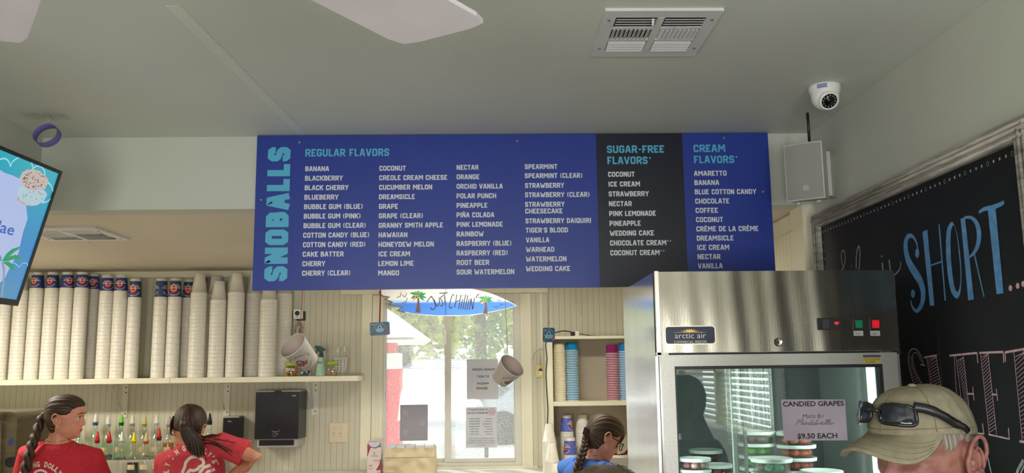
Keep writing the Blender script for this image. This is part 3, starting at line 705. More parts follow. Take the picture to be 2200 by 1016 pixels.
for px in (268, 487, 676):
    x = at(px, 850, YW-.01).x
    m = MB(); m.box(x-.021, x+.021, YW-.006, YW-.0005, SHZ-.272, SHZ-.037); m.box(x-.02, x+.02, YW-.24, YW-.006, SHZ-.041, SHZ-.0365)
    m.tube([V((x-.012, YW-.23, SHZ-.04)), V((x-.012, YW-.012, SHZ-.225))], .004, 6)
    b_ = m.build('bracket', BRK, t)
    m = MB()
    for dz in (.065, .10, .245): m.lathe([(.005, 0), (.0045, .002), (0, .0022)], Matrix.Translation((x+.006, YW-.006, SHZ-dz)) @ Matrix.Rotation(R(90), 4, 'X'), 8)
    m.build('screw', BLACK, b_)

m = MB(); m.bbox(XBL+.01, XR-.03, 5.655, YW-.001, CTZ-.04, CTZ, .004)
tag(m.build('counter_top', mat('pale_counter', (214, 214, 212), .3, vary=.04)), 'pale back counter along the beadboard wall below the window', 'counter')
t = thing('base_cabinet', 'cream base cabinet under the pale back counter', 'cabinet', (-1, 6, .5))
m = MB(); m.box(XBL+.02, XR-.04, 5.71, YW-.002, .0, CTZ-.041); m.build('body', CREAM, t)
for k in range(6):
    x0 = XBL+.1+k*.8; m = MB(); m.bbox(x0, x0+.76, 5.69, 5.71, .1, 1.0, .006); d_ = m.build('door', CREAM, t)

# ---------------------------------------------------------------- emblems
def emblem(mb, fn, s, w, mi=0, arcs=True, mi2=None):
    """snow ball over a V with three-bar wings"""
    S = lambda pts, k=1.0, c=False: mb.stroke(None, [(x*s, y*s) for x, y in pts], w*k, mi=mi, closed=c, fn=fn, dl=.1*s)
    S(smooth2([(-.30, .05), (-.34, .20), (-.22, .30), (-.16, .50), (0, .60), (.16, .50), (.22, .30), (.34, .20), (.30, .05), (.14, .03), (0, -.04), (-.14, .03)], 3, True), 1, True)
    for g in (-1, 1):
        mb.stroke(None, [(x*s, y*s) for x, y in [(g*.78, -.02), (g*.26, -.08), (g*.14, -.2), (0, -.58)]], w, mi=mi2 if mi2 is not None else mi, fn=fn, dl=.1*s)
        mb.stroke(None, [(x*s, y*s) for x, y in [(g*.66, -.22), (g*.30, -.27), (g*.22, -.36)]], w, mi=mi2 if mi2 is not None else mi, fn=fn, dl=.1*s)
        mb.stroke(None, [(x*s, y*s) for x, y in [(g*.54, -.40), (g*.26, -.45)]], w, mi=mi2 if mi2 is not None else mi, fn=fn, dl=.1*s)
def arctext(mb, fn, txt, rad, a0, a1, cap, mi=0, bold=.03, inward=False):
    """letters along an arc, a0 -> a1 degrees, tops outward"""
    n = len(txt)
    for i, ch in enumerate(txt):
        if ch == ' ': continue
        a = R(a0+(a1-a0)*i/(n-1)); wdt = cap*.62*(.45 if ch in "I'" else 1)
        if inward: c = (rad*math.cos(a), rad*math.sin(a)); rot = a+math.pi/2
        else: c = (rad*math.cos(a), rad*math.sin(a)); rot = a-math.pi/2
        u0_ = c[0]-wdt/2*math.cos(rot); v0_ = c[1]-wdt/2*math.sin(rot)
        text(mb, None, ch, u0_, v0_, u0_+wdt, cap=cap, mi=mi, bold=bold, fn=fn, rot=rot)
def emblem_red(mb, fn, s):
    """red disc with a drop and wings: slots 0 red, 1 pale"""
    b = len(mb.v); n = 20; nr = 5
    mb.add([fn(.52*s*(r_/nr)*math.cos(2*math.pi*k/n), -.08*s+.52*s*(r_/nr)*math.sin(2*math.pi*k/n)) for r_ in range(1, nr+1) for k in range(n)], [tuple(range(n))]+[(r_*n+k, (r_+1)*n+k, (r_+1)*n+(k+1) % n, r_*n+(k+1) % n) for r_ in range(nr-1) for k in range(n)], 0)
    fn0 = fn; fn = lambda u, v: fn0(u, v) + (fn0(u, v)-V((0, 0, fn0(u, v).z))).normalized()*.0005
    S = lambda pts, c=False, w=.085: mb.stroke(None, [(x*s, y*s) for x, y in pts], w*s, mi=1, closed=c, fn=fn, dl=.1*s)
    S(smooth2([(0, .62), (-.30, .12), (-.26, -.18), (0, -.32), (.26, -.18), (.30, .12)], 3, True), True)
    S([(-.3, .1), (.3, .1)])
    for g in (-1, 1):
        S([(g*.30, .12), (g*1.0, .12)]); S([(g*.30, .32), (g*.86, .32)], w=.07); S([(g*.24, .5), (g*.66, .5)], w=.07)
    for k in range(13):
        a = R(205+130*k/12); S([(.80*math.cos(a), -.1+.74*math.sin(a)), (.92*math.cos(a), -.1+.86*math.sin(a))], w=.09)

# ---------------------------------------------------------------- cups (built once, then copied)
def cup_profile(h, rb, rt, kind, lh=.012):
    t_ = .0011; lip = .0008
    if kind == 'step':
        out = [(rt-.0004, 0), (rt+lip, 0), (rt+lip, .0006), (rt+lip, lh-.0008), (rt+lip-.0003, lh-.0002), (rt-(rt-rb)*lh/h, lh), (rb+(rt-rb)*.42, h*.58), (rb+(rt-rb)*.30, h*.60), (rb+(rt-rb)*.28, h*.615), (rb, h-.001), (rb-.0012, h), (rb-.004, h), (rb-.0045, h-.004), (0, h-.004)]
    else:
        out = [(rt-.0004, 0), (rt+lip, 0), (rt+lip, .0006), (rt+lip, lh-.0008), (rt+lip-.0003, lh-.0002), (rt-(rt-rb)*lh/h, lh), (rb, h-.001), (rb-.001, h), (rb-.0035, h), (rb-.004, h-.003), (0, h-.003)]
    mid_ = [(rb+(rt-rb)*.28-t_, h*.615), (rb+(rt-rb)*.30-t_, h*.60), (rb+(rt-rb)*.42-t_, h*.58)] if kind == 'step' else []
    inn = [(0, h-.0045), (rb-t_-.004, h-.0045), (rb-t_, h-.006)] + mid_ + [(rt-t_, .001), (rt-.0004, 0)]
    return out + inn
def make_cup(name, h, rb, rt, m, kind='plain', seg=28, lh=.012):
    mb = MB(); p = cup_profile(h, rb, rt, kind, lh); mb.lathe(p, None, seg); 
    fl = [f[::-1] for f in mb.f]; mb.f = fl
    return mb.build(name, m)
def cone_fn(h, rb, rt, a0, zc, lift=.0007):
    return lambda u, v: V(((rt+(rb-rt)*(zc+v)/h+lift)*math.cos(a0+u/((rb+rt)/2)), (rt+(rb-rt)*(zc+v)/h+lift)*math.sin(a0+u/((rb+rt)/2)), zc+v))
def make_printed(name, h, rb, rt, bandm, z0, z1, emb=True, gap=0):
    o = make_cup(name, h, rb, rt, FOAM); mb = MB()
    pr = [(rt+(rb-rt)*z/h+.0004, z) for z in (z0, z1)]; mb.lathe(pr, None, 28)
    band = mb.build('printed_band', bandm); band.parent = o
    if emb:
        mb = MB()
        for a in (0, math.pi): emblem_red(mb, cone_fn(h, rb, rt, a, (z0+z1)/2), (z1-z0)*.46)
        e = mb.build('logo', [RED, PWHITE]); e.parent = band
    return o
def dup(o, loc, rz=0.0, label=None, group=None, cat=None):
    c = o.copy(); COL.objects.link(c); c.location = loc; c.rotation_euler = (0, 0, rz)
    tag(c, label, cat, group)
    for ch in o.children:
        d = ch.copy(); COL.objects.link(d); d.parent = c
        for g in ch.children:
            e = g.copy(); COL.objects.link(e); e.parent = d
    return c
def discard(o):
    for ch in list(o.children): discard(ch)
    bpy.data.objects.remove(o)
SM = dict(h=.122, rb=.0345, rt=.0455); MD = dict(h=.140, rb=.0345, rt=.0437); LG = dict(h=.156, rb=.0355, rt=.0555)
c_small = make_cup('foam_cup', m=FOAM, lh=.0238, **SM); c_mid = make_cup('tall_foam_cup', m=FOAM, lh=.0380, **MD); c_large = make_cup('large_foam_cup', m=FOAM, kind='step', lh=.0257, **LG)
c_smallp = make_printed('foam_cup', bandm=CUPBLUE, z0=.014, z1=.103, **SM)
c_midp = make_printed('tall_foam_cup', bandm=CUPTEAL, z0=.012, z1=.122, **MD)
def stack(body, top, px, py_top, Y, zbase, pitch, h, where, kindname, n=None, rz=-1.57, top_label=None, cat='cup', jit=.0002, body_word=None, nmin=1):
    """an upside-down nested stack standing on zbase whose top reaches the measured height"""
    p = at(px, py_top, Y); n = n or max(nmin, int(round((p.z-zbase-h)/pitch))+1)
    g = 'nested cups of '+where
    random.seed(int(px*3+py_top))
    for k in range(n):
        last = (k == n-1)
        lab = (top_label or ('top %s capping %s' % (kindname, where))) if last else ('%s nested in %s' % (body_word or kindname, where))
        dup(top if last else body, (p.x+random.uniform(-jit, jit), Y, zbase+.0004+k*pitch), rz if last else 0.0, lab, g, cat)
    return n
YA, YB = YW-.20, YW-.125
small = [(14, 598, YA+.0, 0), (49, 597, YA, 0), (82, 588, YA, 1), (114.5, 588, YA, 1), (146, 588, YA, 1), (177.5, 588, YA, 1), (202, 591, YW-.085, 1), (232, 591, YA, 1), (262, 591, YA, 1), (292, 598, YA, 1)]
names = ['the plain white stack hidden half behind the screen', 'the plain white stack beside the screen edge', 'the blue-topped stack closest to the screen', 'the second blue-topped stack from the screen', 'the third blue-topped stack from the screen', 'the fourth blue-topped stack from the screen', 'the recessed blue-topped stack squeezed in behind its neighbors', 'the blue-topped stack just past the recessed one', 'the next to last blue-topped stack before the gap', 'the slate-topped stack standing before the shelf gap']
rzs = [0, 0, -1.70, -1.60, -.75, -1.12, -1.30, -1.05, -1.42, -1.57]
for i, (px, py, Y, pr) in enumerate(small):
    if i == 9: stack(c_mid, c_midp, px, py, Y, SHZ, .0385, MD['h'], names[i], 'blue printed foam cup', rz=rzs[i], body_word='white foam cup')
    else: stack(c_small, c_smallp if pr else c_small, px, py, Y, SHZ, .0243, SM['h'], names[i], 'blue printed foam cup' if pr else 'white foam cup', rz=rzs[i], body_word='white foam cup')
for i, (px, py, nm, rz, Y) in enumerate(((348, 597, 'the slate-topped stack just after the shelf gap', -2.95, YA), (378, 597, 'the slate-topped stack facing its emblem forward after the gap', -1.50, YA), (407, 596, 'the slate-topped stack touching the tall white stacks', -1.35, YW-.115), (433, 597, 'the slate-topped stack behind the tall white stacks', -.6, YW-.05))):
    stack(c_mid, c_midp, px, py, Y, SHZ, .0385, MD['h'], nm, 'slate-blue printed foam cup', rz=rz, body_word='white foam cup', n=None if i < 3 else None)
YL, YLB = YW-.225, YW-.08
big = [(430, 587, YL, 'the tall white stack nearest the slate-topped cups'), (465, 596, YLB, 'the white stack peeking out behind the second tall stack'), (472, 602, YL, 'the second tall white stack with the low top'), (509.5, 589, YL, 'the third tall white stack'), (503, 593, YLB, 'the white stack half hidden behind the third tall stack'), (548, 589, YW-.13, 'the tall white stack cut by the menu corner'), (579, 602, YL, 'the tall white stack under the menu corner'), (612, 596, YLB+.005, 'the white stack closest to the wall camera')]
for px, py, Y, nm in big:
    if Y < YL+.01: stack(c_large, c_large, px, py, Y, SHZ, .0262, LG['h'], nm, 'large white foam cup')
    else: stack(c_large, c_large, px, py, Y, SHZ, .0262, LG['h'], nm, 'large white foam cup')

# ---------------------------------------------------------------- window with notices
VIN = mat('window_vinyl', (205, 202, 190), .35, vary=.03)
t = thing('order_window', 'sliding order window with two panes in the back wall', 'window', ((wx0+wx1)/2, YW, wz0)); t['kind'] = 'structure'; t.name = 'window_1'
X = lambda px, py=850, Y=None: at(px, py, Y or YW).x
Z = lambda py, px=960, Y=None: at(px, py, Y or YW).z
m = MB(); fw = .02
m.box(wx0, wx0+.012, YW+.0, YW+.09, wz0, wz1); m.box(X(1106), wx1, YW+.0, YW+.09, wz0, wz1)
m.box(wx0+.012, X(1106), YW, YW+.09, wz1-.05, wz1); m.box(wx0+.012, X(1106), YW, YW+.09, wz0, wz0+.02)
m.build('window_frame', VIN, t)
def sash(x0, x1, y, l):
    m = MB(); w = .026
    z0, z1 = wz0+.021, wz1-.051
    m.box(x0, x0+(l[0]), y, y+.024, z0, z1); m.box(x1-l[1], x1, y, y+.024, z0, z1)
    m.box(x0+l[0], x1-l[1], y, y+.024, z0, z0+w); m.box(x0+l[0], x1-l[1], y, y+.024, z1-w, z1)
    s = m.build('sash', VIN, t)
    m = MB(); m.box(x0+l[0], x1-l[1], y+.010, y+.014, z0+w, z1-w); m.build('pane', glassmat('window_glass_wet', (250, 252, 250), .05, .02, speckle=.22, haze=.10), s)
    return s
sash(wx0+.0125, X(968), YW+.055, (.004, .045)); sash(X(955), X(1106)-.0005, YW+.022, (.046, .006))
m = MB(); m.bbox(X(953), X(959), YW+.008, YW+.022, Z(740), Z(708), .002); m.build('latch', WHITE, t)
# casing boards around the window
zc0 = Z(1003, Y=YW-.02)
m = MB(); m.box(X(775, Y=YW-.02), X(797, Y=YW-.02), YW-.02, YW-.0005, CTZ, Z(624)+.0); m.box(X(797.5, Y=YW-.03), wx0, YW-.012, YW-.0005, CTZ, Z(634))
m.box(X(809), X(813), YW-.018, YW-.0125, CTZ, Z(636)); struct('trim_4', m, CREAM)
m = MB(); m.box(wx1, X(1143, Y=YW-.02), YW-.02, YW-.0005, CTZ, Z(632)); m.box(X(1122), X(1126), YW-.024, YW-.0205, CTZ, Z(632)); struct('trim_5', m, CREAM)
m = MB(); m.box(X(730), X(1183), YW-.03, YW-.0005, Z(631), Z(612)); struct('trim_6', m, CREAM)
m = MB(); m.box(X(1163), X(1168), YW-.008, YW-.0005, CTZ, Z(631)); struct('trim_7', m, CREAM)
m = MB(); m.box(X(800), X(1152), YW-.028, YW-.0005, CTZ+.0005, wz0-.004); struct('trim_8', m, CREAM)

PAPER = mat('paper_notice', (196, 198, 206), .6, vary=.03, trans=0); INK = mat('notice_ink', (70, 72, 84), .6, vary=0); INKP = mat('notice_pink_ink', (176, 130, 142), .6, vary=0)
def notice(name, label, px0, py0, px1, py1, y, fill, mats):
    P = Plane((0, y, 0), (1, 0, 0), (0, 0, 1)); a = P.uv(px0, py1); b = P.uv(px1, py0)
    t = thing(name, label, 'notice', ((a[0]+b[0])/2, y, a[1]))
    m = MB(); m.box(a[0], b[0], y, y+.0008, a[1], b[1]); m.build('sheet', mats[0], t)
    m = MB(); fill(m, P, a, b)
    if m.f: m.build('lettering', mats[1:], t)
def mline(m, P, txt, px0, py, px1, capx, y, mi=0, bold=.02, mirror=True):
    a = P.uv(px0, py); b = P.uv(px1, py); text(m, P, txt, a[0], a[1], b[0], cap=capx*y/FPX, mi=mi, bold=bold, mirror=mirror, lift=.0008)
yr = YW+.0215
def f1(m, P, a, b):
    mline(m, P, 'PLEASE ORDER', 1014, 796, 1063, 4.6, yr, bold=.02); mline(m, P, 'AT NEXT', 1024, 811, 1051, 4.6, yr, bold=.02); mline(m, P, 'WINDOW', 1024, 826, 1051, 4.6, yr, bold=.02)
    m.poly(P, [P.uv(*p) for p in ((1023, 836.5), (1042, 836.5), (1042, 838.5), (1050, 834), (1042, 829.5), (1042, 831.5), (1023, 831.5))], .0008, 1)
notice('paper_notice', 'sheet with an arrow reading please order at next window, seen from behind', 1003, 771, 1070, 858, yr, f1, [PAPER, INK, mat('arrow_olive', (150, 146, 116), .6, vary=0)])
def f2(m, P, a, b):
    mline(m, P, "FLYING DOLLY'S", 1005, 882, 1047, 3.6, yr); mline(m, P, 'BUSINESS HOURS', 1004, 889, 1048, 3.6, yr)
    for i, (d_, h_) in enumerate((('MONDAY', '2PM-8:30PM'), ('TUESDAY', '2PM-8:30PM'), ('WEDNESDAY', '2PM-8:30PM'), ('THURSDAY', '2PM-8:30PM'), ('FRIDAY', '2PM-9PM'), ('SATURDAY', '12PM-9PM'), ('SUNDAY', '1PM-7PM'))):
        y = 901+5.5*i; mline(m, P, d_, 1058-len(d_)*2.4, y, 1058, 2.6, yr, bold=.0); mline(m, P, h_, 1008 if i < 4 else 1010.5, y, 1031 if i < 4 else 1028.5, 2.6, yr, bold=.0)
    for i, (x0_, x1_, s_) in enumerate(((1008, 1060, 'TIMES DURING BAD WEATHER'), (1006, 1062, 'MAY CLOSE EARLY'), (1004, 1064, 'CHECK OUR PAGE FOR CHANGES'), (1024, 1043, 'Thank You'))):
        mline(m, P, s_, x0_, 943.5+4.6*i, x1_, 2.2, yr, bold=0)
    c = P.uv(1056.5, 884.5); k = yr/FPX
    for q, w_ in ((7.2, .8), (5.2, .8)): m.stroke(P, [(c[0]+q*k*math.cos(R(a_)), c[1]+q*k*math.sin(R(a_))) for a_ in range(0, 360, 20)], w_*k, .0008, 1, True)
    emblem(m, lambda u, v: P.p(c[0]-u, c[1]+v, .0009), 6*k, .6*k, mi=1)
notice('paper_notice', 'business hours sheet taped low on the window pane, lettering reversed', 1001, 874, 1067, 962, yr, f2, [PAPER, INK, INKP])
def f3(m, P, a, b):
    k = (YW+.054)/FPX
    for px, py in ((871, 886), (871, 929), (907, 908)):
        c = P.uv(px, py); m.dot(P, c[0], c[1], 6.5*k, .0008, 0)
notice('paper_notice', 'blank grey sheet taped to the outer pane beside the red pillar', 859, 869, 919, 947, YW+.0535, f3, [mat('grey_notice', (150, 148, 158), .6, vary=.02), mat('grey_notice_spot', (158, 156, 166), .6, vary=0)])

# ---------------------------------------------------------------- things on the beadboard
t = thing('wall_camera', 'tiny white cube camera on the wall beside the cup stacks', 'camera', tuple(at(639, 675, YW)))
m = MB(); cx, cz = X(639), Z(675, 639); m.bbox(cx-.034, cx+.030, YW-.05, YW-.008, cz-.036, cz+.034, .006); m.build('body', WHITE, t)
m = MB(); m.lathe([(.017, 0), (.017, .002), (.012, .003), (0, .003)], Matrix.Translation((cx-.004, YW-.05, cz+.004)) @ Matrix.Rotation(R(90), 4, 'X'), 20); m.lathe([(.004, 0), (0, .002)], Matrix.Translation((cx-.004, YW-.05, cz-.022)) @ Matrix.Rotation(R(90), 4, 'X'), 8); m.build('lens', BLACK, t)
m = MB(); m.box(cx-.02, cx+.045, YW-.008, YW-.0005, cz-.046, cz+.02); m.build('mount', BLACK, t)

def crumple(name, label, cat, c, r, m_, seed):
    mb = MB(); mb.ell((0, 0, 0), 1, 0, 18, 12); mb.v = [V((v.x*r[0], v.y*r[1], v.z*r[2]))*(1+.45*noise.noise(v*2.6+V((seed, 0, 0)))) for v in mb.v]
    o = mb.build(name, m_, smooth=False); o.location = c; return tag(o, label, cat)
CLEARP = glassmat('clear_plastic', (232, 236, 232), .10, .08)
q = at(642, 708, YW-.04); crumple('plastic_bag', 'crumpled clear plastic bag hanging on the wall below the cube camera', 'bag', q, (.026, .02, .048), glassmat('clear_bag_film', (225, 225, 215), .22, .1), 3)

# paper towel dispenser
DISP = mat('dispenser_black', (34, 36, 42), .28, vary=.06, spec=.45); DGREY = mat('dispenser_grey', (176, 174, 168), .4, vary=.04)
YD = YW-.215
dx0, dx1 = X(548, 900, YD), X(641.5, 900, YD); dz1, dz0 = Z(843, 590, YD), Z(943, 590, YD)
t = thing('towel_dispenser', 'black paper towel dispenser on the wall below the shelf', 'dispenser', ((dx0+dx1)/2, YW, dz0))
def tray(m, x0, x1, y0, y1, z0, z1, ix, iy, mi=0):
    """box whose back face is larger/smaller than its front by ix, iz"""
    m.add([V((x0, y0, z0)), V((x1, y0, z0)), V((x1, y0, z1)), V((x0, y0, z1)), V((x0-ix, y1, z0-iy)), V((x1+ix, y1, z0-iy)), V((x1+ix, y1, z1+iy)), V((x0-ix, y1, z1+iy))],
          [(0, 1, 2, 3), (5, 4, 7, 6), (1, 5, 6, 2), (4, 0, 3, 7), (3, 2, 6, 7), (4, 5, 1, 0)], mi)
m = MB(); tray(m, dx0, dx1, YD, YD+.19, dz0, dz1, .012, .004); m.build('cover', DISP, t)
m = MB(); m.bbox(dx0-.004, dx1+.004, YD+.02, YW-.002, dz1+.001, dz1+.014, .004); m.build('lid', DGREY, t)
m = MB(); tray(m, dx0+.015, dx1-.01, YD+.012, YW-.002, dz0-.055, dz0-.001, .012, -.0005); ch = m.build('chute', DGREY, t)
m = MB(); m.box(dx0+.03, dx1-.03, YD+.008, YD+.0115, dz0-.043, dz0-.008); m.build('slot', DISP, ch)
m = MB(); m.bbox((dx0+dx1)/2-.022, (dx0+dx1)/2+.022, YD-.004, YD+.03, dz1-.006, dz1+.012, .003); m.build('lock', BLACK, t)
m = MB(); P = Plane((0, YD, 0), (1, 0, 0), (0, 0, 1)); k = YD/FPX
a = P.uv(628, 851); text(m, P, 'dalia', a[0], a[1], a[0]+8*k, cap=2.6*k, bold=.02, lift=.0006)
c = P.uv(592, 929)
m.stroke(P, [(c[0]-8*k, c[1]+5*k), (c[0]-6*k, c[1]+2*k), (c[0]+6*k, c[1]+2*k), (c[0]+8*k, c[1]+5*k)], .5*k, .0006)
m.stroke(P, [(c[0]-6*k, c[1]-2*k), (c[0]+2*k, c[1]-1*k), (c[0]+5*k, c[1]-4*k), (c[0]-2*k, c[1]-8*k), (c[0]-6*k, c[1]-6*k)], .5*k, .0006)
m.build('marking', mat('marking_grey', (190, 192, 198), .4, vary=0), t)
# soap dispenser
YD = YW-.12; ax0, ax1 = X(479, 920, YD), X(512, 920, YD); az1, az0 = Z(898, 500, YD), Z(963, 500, YD)
t = thing('soap_dispenser', 'slim black soap dispenser on the wall behind the raised shoulder', 'dispenser', ((ax0+ax1)/2, YW, az0))
m = MB(); tray(m, ax0, ax1, YD, YW-.001, az0, az1, .004, .002); m.build('cover', DISP, t)
m = MB(); m.bbox(ax0+.002, ax1-.0, YD+.01, YW-.002, az1+.0005, az1+.012, .003); m.build('lid', DGREY, t)
m = MB(); P = Plane((0, YD, 0), (1, 0, 0), (0, 0, 1)); a = P.uv(489, 906); k = YD/FPX; text(m, P, 'dalia', a[0], a[1], a[0]+8*k, cap=2.4*k, bold=.02, lift=.0006); m.build('marking', mat('marking_grey', ''), t)
m = MB(); m.bbox(ax0+.02, ax1-.02, YD+.01, YD+.06, az0-.03, az0-.001, .004); m.build('nozzle', DISP, t)
# switch plate
sx0, sx1, sz0, sz1 = X(707, 930), X(747, 930), Z(950, 727), Z(908, 727)
t = thing('switch_plate', 'ivory double switch plate on the beadboard beside the window casing', 'switch', ((sx0+sx1)/2, YW, sz0))
IV = mat('ivory_plastic', (222, 208, 178), .35, vary=.02)
m = MB(); m.bbox(sx0, sx1, YW-.008, YW-.0005, sz0, sz1, .003); m.build('plate', IV, t)
for f in (.31, .66):
    xx = sx0+(sx1-sx0)*f; zz = (sz0+sz1)/2
    m = MB(); m.obox(V((xx, YW-.013, zz)), (V((.0045, 0, 0)), V((0, .006, -.003)), V((0, .003, .006)))); m.build('toggle', IV, t)
    for dz in (-.03, .03): MB().lathe([(.0028, 0), (.0025, .0015), (0, .0018)], Matrix.Translation((xx, YW-.008, zz+dz)) @ Matrix.Rotation(R(90), 4, 'X'), 8).build('screw', STEELS, t)

# ---------------------------------------------------------------- things on the shelf
GRN = mat('lime_green_lid', (150, 190, 40), .3, vary=.04); CLR = glassmat('clear_jar', (250, 250, 248), .06, .04)
def candybits(mb, c, rx, h, n, s, nm, seed, sy=1.0):
    random.seed(seed)
    for i in range(n):
        a = random.uniform(0, 6.283); q = math.sqrt(random.random())*rx; mb.ell(V((c.x+q*math.cos(a), c.y+q*math.sin(a)*sy, c.z+random.uniform(0, h))), (s*random.uniform(.7, 1.3), s*random.uniform(.7, 1.3), s), random.randrange(nm), 6, 4)
YJ = YW-.25
def jar(px, pyb, pyt, rpx, label, seed, n, hfrac, cols, word=None):
    k = YJ/FPX; c = at(px, pyb, YJ); c.z = SHZ+.0005; r_ = rpx*k; h = (pyb-pyt)*k
    t = thing('candy_jar', label, 'jar', tuple(c))
    m = MB(); M = Matrix.Translation(c); m.lathe([(0, .0005), (r_*.95, .0005), (r_, .004), (r_, h*.66), (r_*.82, h*.76), (r_*.82, h*.82)], M, 24); m.build('jar_body', CLR, t)
    m = MB(); m.lathe([(r_*.80, h*.765), (r_*.88, h*.77), (r_*.88, h*.99), (r_*.84, h), (0, h)], M @ Matrix.Translation((0, 0, .0)), 24); m.build('lid', GRN, t)
    m = MB(); candybits(m, c+V((0, 0, .006)), r_*.84, h*hfrac, n, .0065, len(cols), seed); tag(m.build('candy', [mat('candy_%d%d%d' % q, q, .35, vary=.1) for q in cols], t), kind='stuff')
    if word:
        m = MB(); w_ = r_*1.5; text(m, None, word, -w_/2, h*.42, w_/2, cap=h*.2, bold=.03, fn=lambda u, v: c+V((math.sin(u/r_)*(r_+.0008), -math.cos(u/r_)*(r_+.0008), v)))
        m.build('lettering', mat('label_grey_white', (206, 210, 206), .5, vary=.02), t)
jar(625.5, 803, 775, 14.6, 'candy jar with lime lid full of orange and brown candy bits', 11, 150, .62, ((214, 150, 60), (96, 66, 42), (206, 92, 50), (222, 196, 96)), 'NERDS')
jar(714.5, 803, 773.5, 14.2, 'mostly empty candy jar with lime lid beside the perforated cup', 12, 26, .14, ((206, 140, 70), (120, 150, 60), (160, 84, 56), (214, 160, 96)))
k = YJ/FPX; c = at(657, 803, YJ); c.z = SHZ+.0005
t = thing('clear_tub', 'clear plastic tub of blue and white wrapped candy behind the hanging cup', 'tub', tuple(c))
m = MB(); m.lathe([(0, .0005), (12*k, .0005), (16.5*k, 26*k), (17*k, 26.5*k)], Matrix.Translation(c), 20); m.build('tub_body', CLR, t)
m = MB(); candybits(m, c+V((0, 0, .008)), 10*k, .025, 16, .011, 3, 7); tag(m.build('candy', [mat('wrap_blue', (52, 92, 140), .4), mat('wrap_white', (206, 214, 220), .4), mat('wrap_navy', (44, 60, 92), .4)], t), kind='stuff')
# spray bottle
c = at(689, 803, YJ); c.z = SHZ+.0005
t = thing('spray_bottle', 'mint green spray bottle with dark teal trigger on the shelf', 'bottle', tuple(c))
m = MB(); m.lathe([(0, .0005), (10.6*k, .0005), (11*k, 2*k), (10*k, 14*k), (7.4*k, 28*k), (5.6*k, 36*k), (5*k, 40*k)], Matrix.Translation(c), 22); m.build('bottle_body', mat('mint_plastic', (168, 204, 178), .25, vary=.03, alpha=.8), t)
DT = mat('trigger_teal', (16, 66, 62), .35, vary=.05)
m = MB(); z0 = c.z; m.lathe([(5.4*k, 39*k), (5.6*k, 44*k), (4.2*k, 46*k), (4.2*k, 50*k)], Matrix.Translation(c), 16)
hp = [(-13.5, 62), (-13, 58), (-10, 56.5), (-8, 53), (-4, 50), (4, 49), (4.5, 53), (9, 54), (12.5, 53), (6, 58), (0, 62), (-7, 63.5), (-12, 64)]
P = Plane((c.x, c.y-4*k, c.z), (1, 0, 0), (0, 0, 1)); m.poly(P, [(x*k, y*k) for x, y in hp], -8*k, 0, th=8*k); tr_ = m.build('spray_head', DT, t)
m = MB(); m.poly(P, [(-10.5*k, 57*k), (-11.5*k, 49*k), (-9*k, 46*k), (-8*k, 47*k), (-8.6*k, 51*k), (-6*k, 55*k)], -6*k, 0, th=4*k); m.build('trigger', DT, tr_)
m = MB(); text(m, None, 'SPRAY', -6*k, 26*k, 6*k, cap=4*k, bold=.02, fn=lambda u, v: c+V((math.sin(u/(8*k))*8.3*k, -math.cos(u/(8*k))*8.3*k, v))); m.build('lettering', INK, t)
# perforated straw cup
c = at(731, 803, YW-.13); c.z = SHZ+.0005; k2 = (YW-.13)/FPX
t = thing('straw_cup', 'white perforated cup of plastic spoons and straws at the shelf end', 'cup', tuple(c))
m = MB(); m.lathe([(0, .0005), (12*k2, .0005), (15.2*k2, 38*k2), (14.6*k2, 38*k2), (11.4*k2, 2*k2), (0, 2*k2)], Matrix.Translation(c), 24); m.build('cup_body', mat('translucent_white', (222, 220, 212), .4, vary=.02), t)
m = MB()
for i in range(6):
    for j in range(5):
        a = R(195+30*j); zz = (6+5.2*i)*k2; rr_ = 12*k2+3.2*k2*(6+5.2*i)/38+.0004
        m.ell(c+V((rr_*math.cos(a), rr_*math.sin(a), zz)), (.0035, .0035, .005), 0, 6, 4)
m.build('perforation', mat('hole_grey', (96, 94, 92), .6, vary=0), t)
SPO = mat('clear_white_spoon', (226, 224, 216), .25, vary=.02)
random.seed(3)
for i in range(8):
    a = random.uniform(0, 6.28); lean = V((math.cos(a)*.016+(-.03 if i == 0 else 0), math.sin(a)*.012, 0)); b0 = c+V((math.cos(a)*.012, math.sin(a)*.012, .02)); top = c+lean*1.7+V((0, 0, random.uniform(50, 58)*k2))
    m = MB(); m.tube([b0, top], .0028, 6); 
    if i % 2: m.ell(top, (.009, .004, .016), 0, 10, 6)
    tag(m.build('plastic_spoon' if i % 2 else 'drinking_straw', SPO), 'white plastic spoon standing in the perforated cup' if i % 2 else 'clear drinking straw standing in the perforated cup', 'utensil', 'spoons in the perforated cup' if i % 2 else 'straws in the perforated cup')

# ---------------------------------------------------------------- cabinet with paper cups
YC = YW-.31; kx = lambda px, py=800: at(px, py, YC).x
cx0, cxm, cx1 = kx(1173), kx(1188), 1.05
zt0, zt1 = at(1250, 728, YC).z, at(1250, 721.5, YC).z; zs0, zs1 = at(1250, 872, YC).z, at(1250, 862, YC).z
t = thing('open_cabinet', 'cream open cabinet of paper cup stacks beside the freezer', 'cabinet', ((cx0+cx1)/2, YW-.15, CTZ))
m = MB(); m.bbox(cx0, cxm, YC, YW-.001, CTZ+.001, zt0-.0005, .003); m.build('side_panel', CREAM, t)
m = MB(); m.bbox(cx1-.02, cx1, YC, YW-.001, CTZ+.001, zt0-.0005, .003); m.build('side_panel', CREAM, t)
m = MB(); m.bbox(cx0+.01, cx1, YC-.006, YW-.001, zt0, zt1, .003); m.build('top_board', CREAM, t)
m = MB(); m.bbox(cxm+.0005, cx1-.0205, YC+.004, YW-.012, zs0, zs1, .002); m.build('shelf_board', CREAM, t)
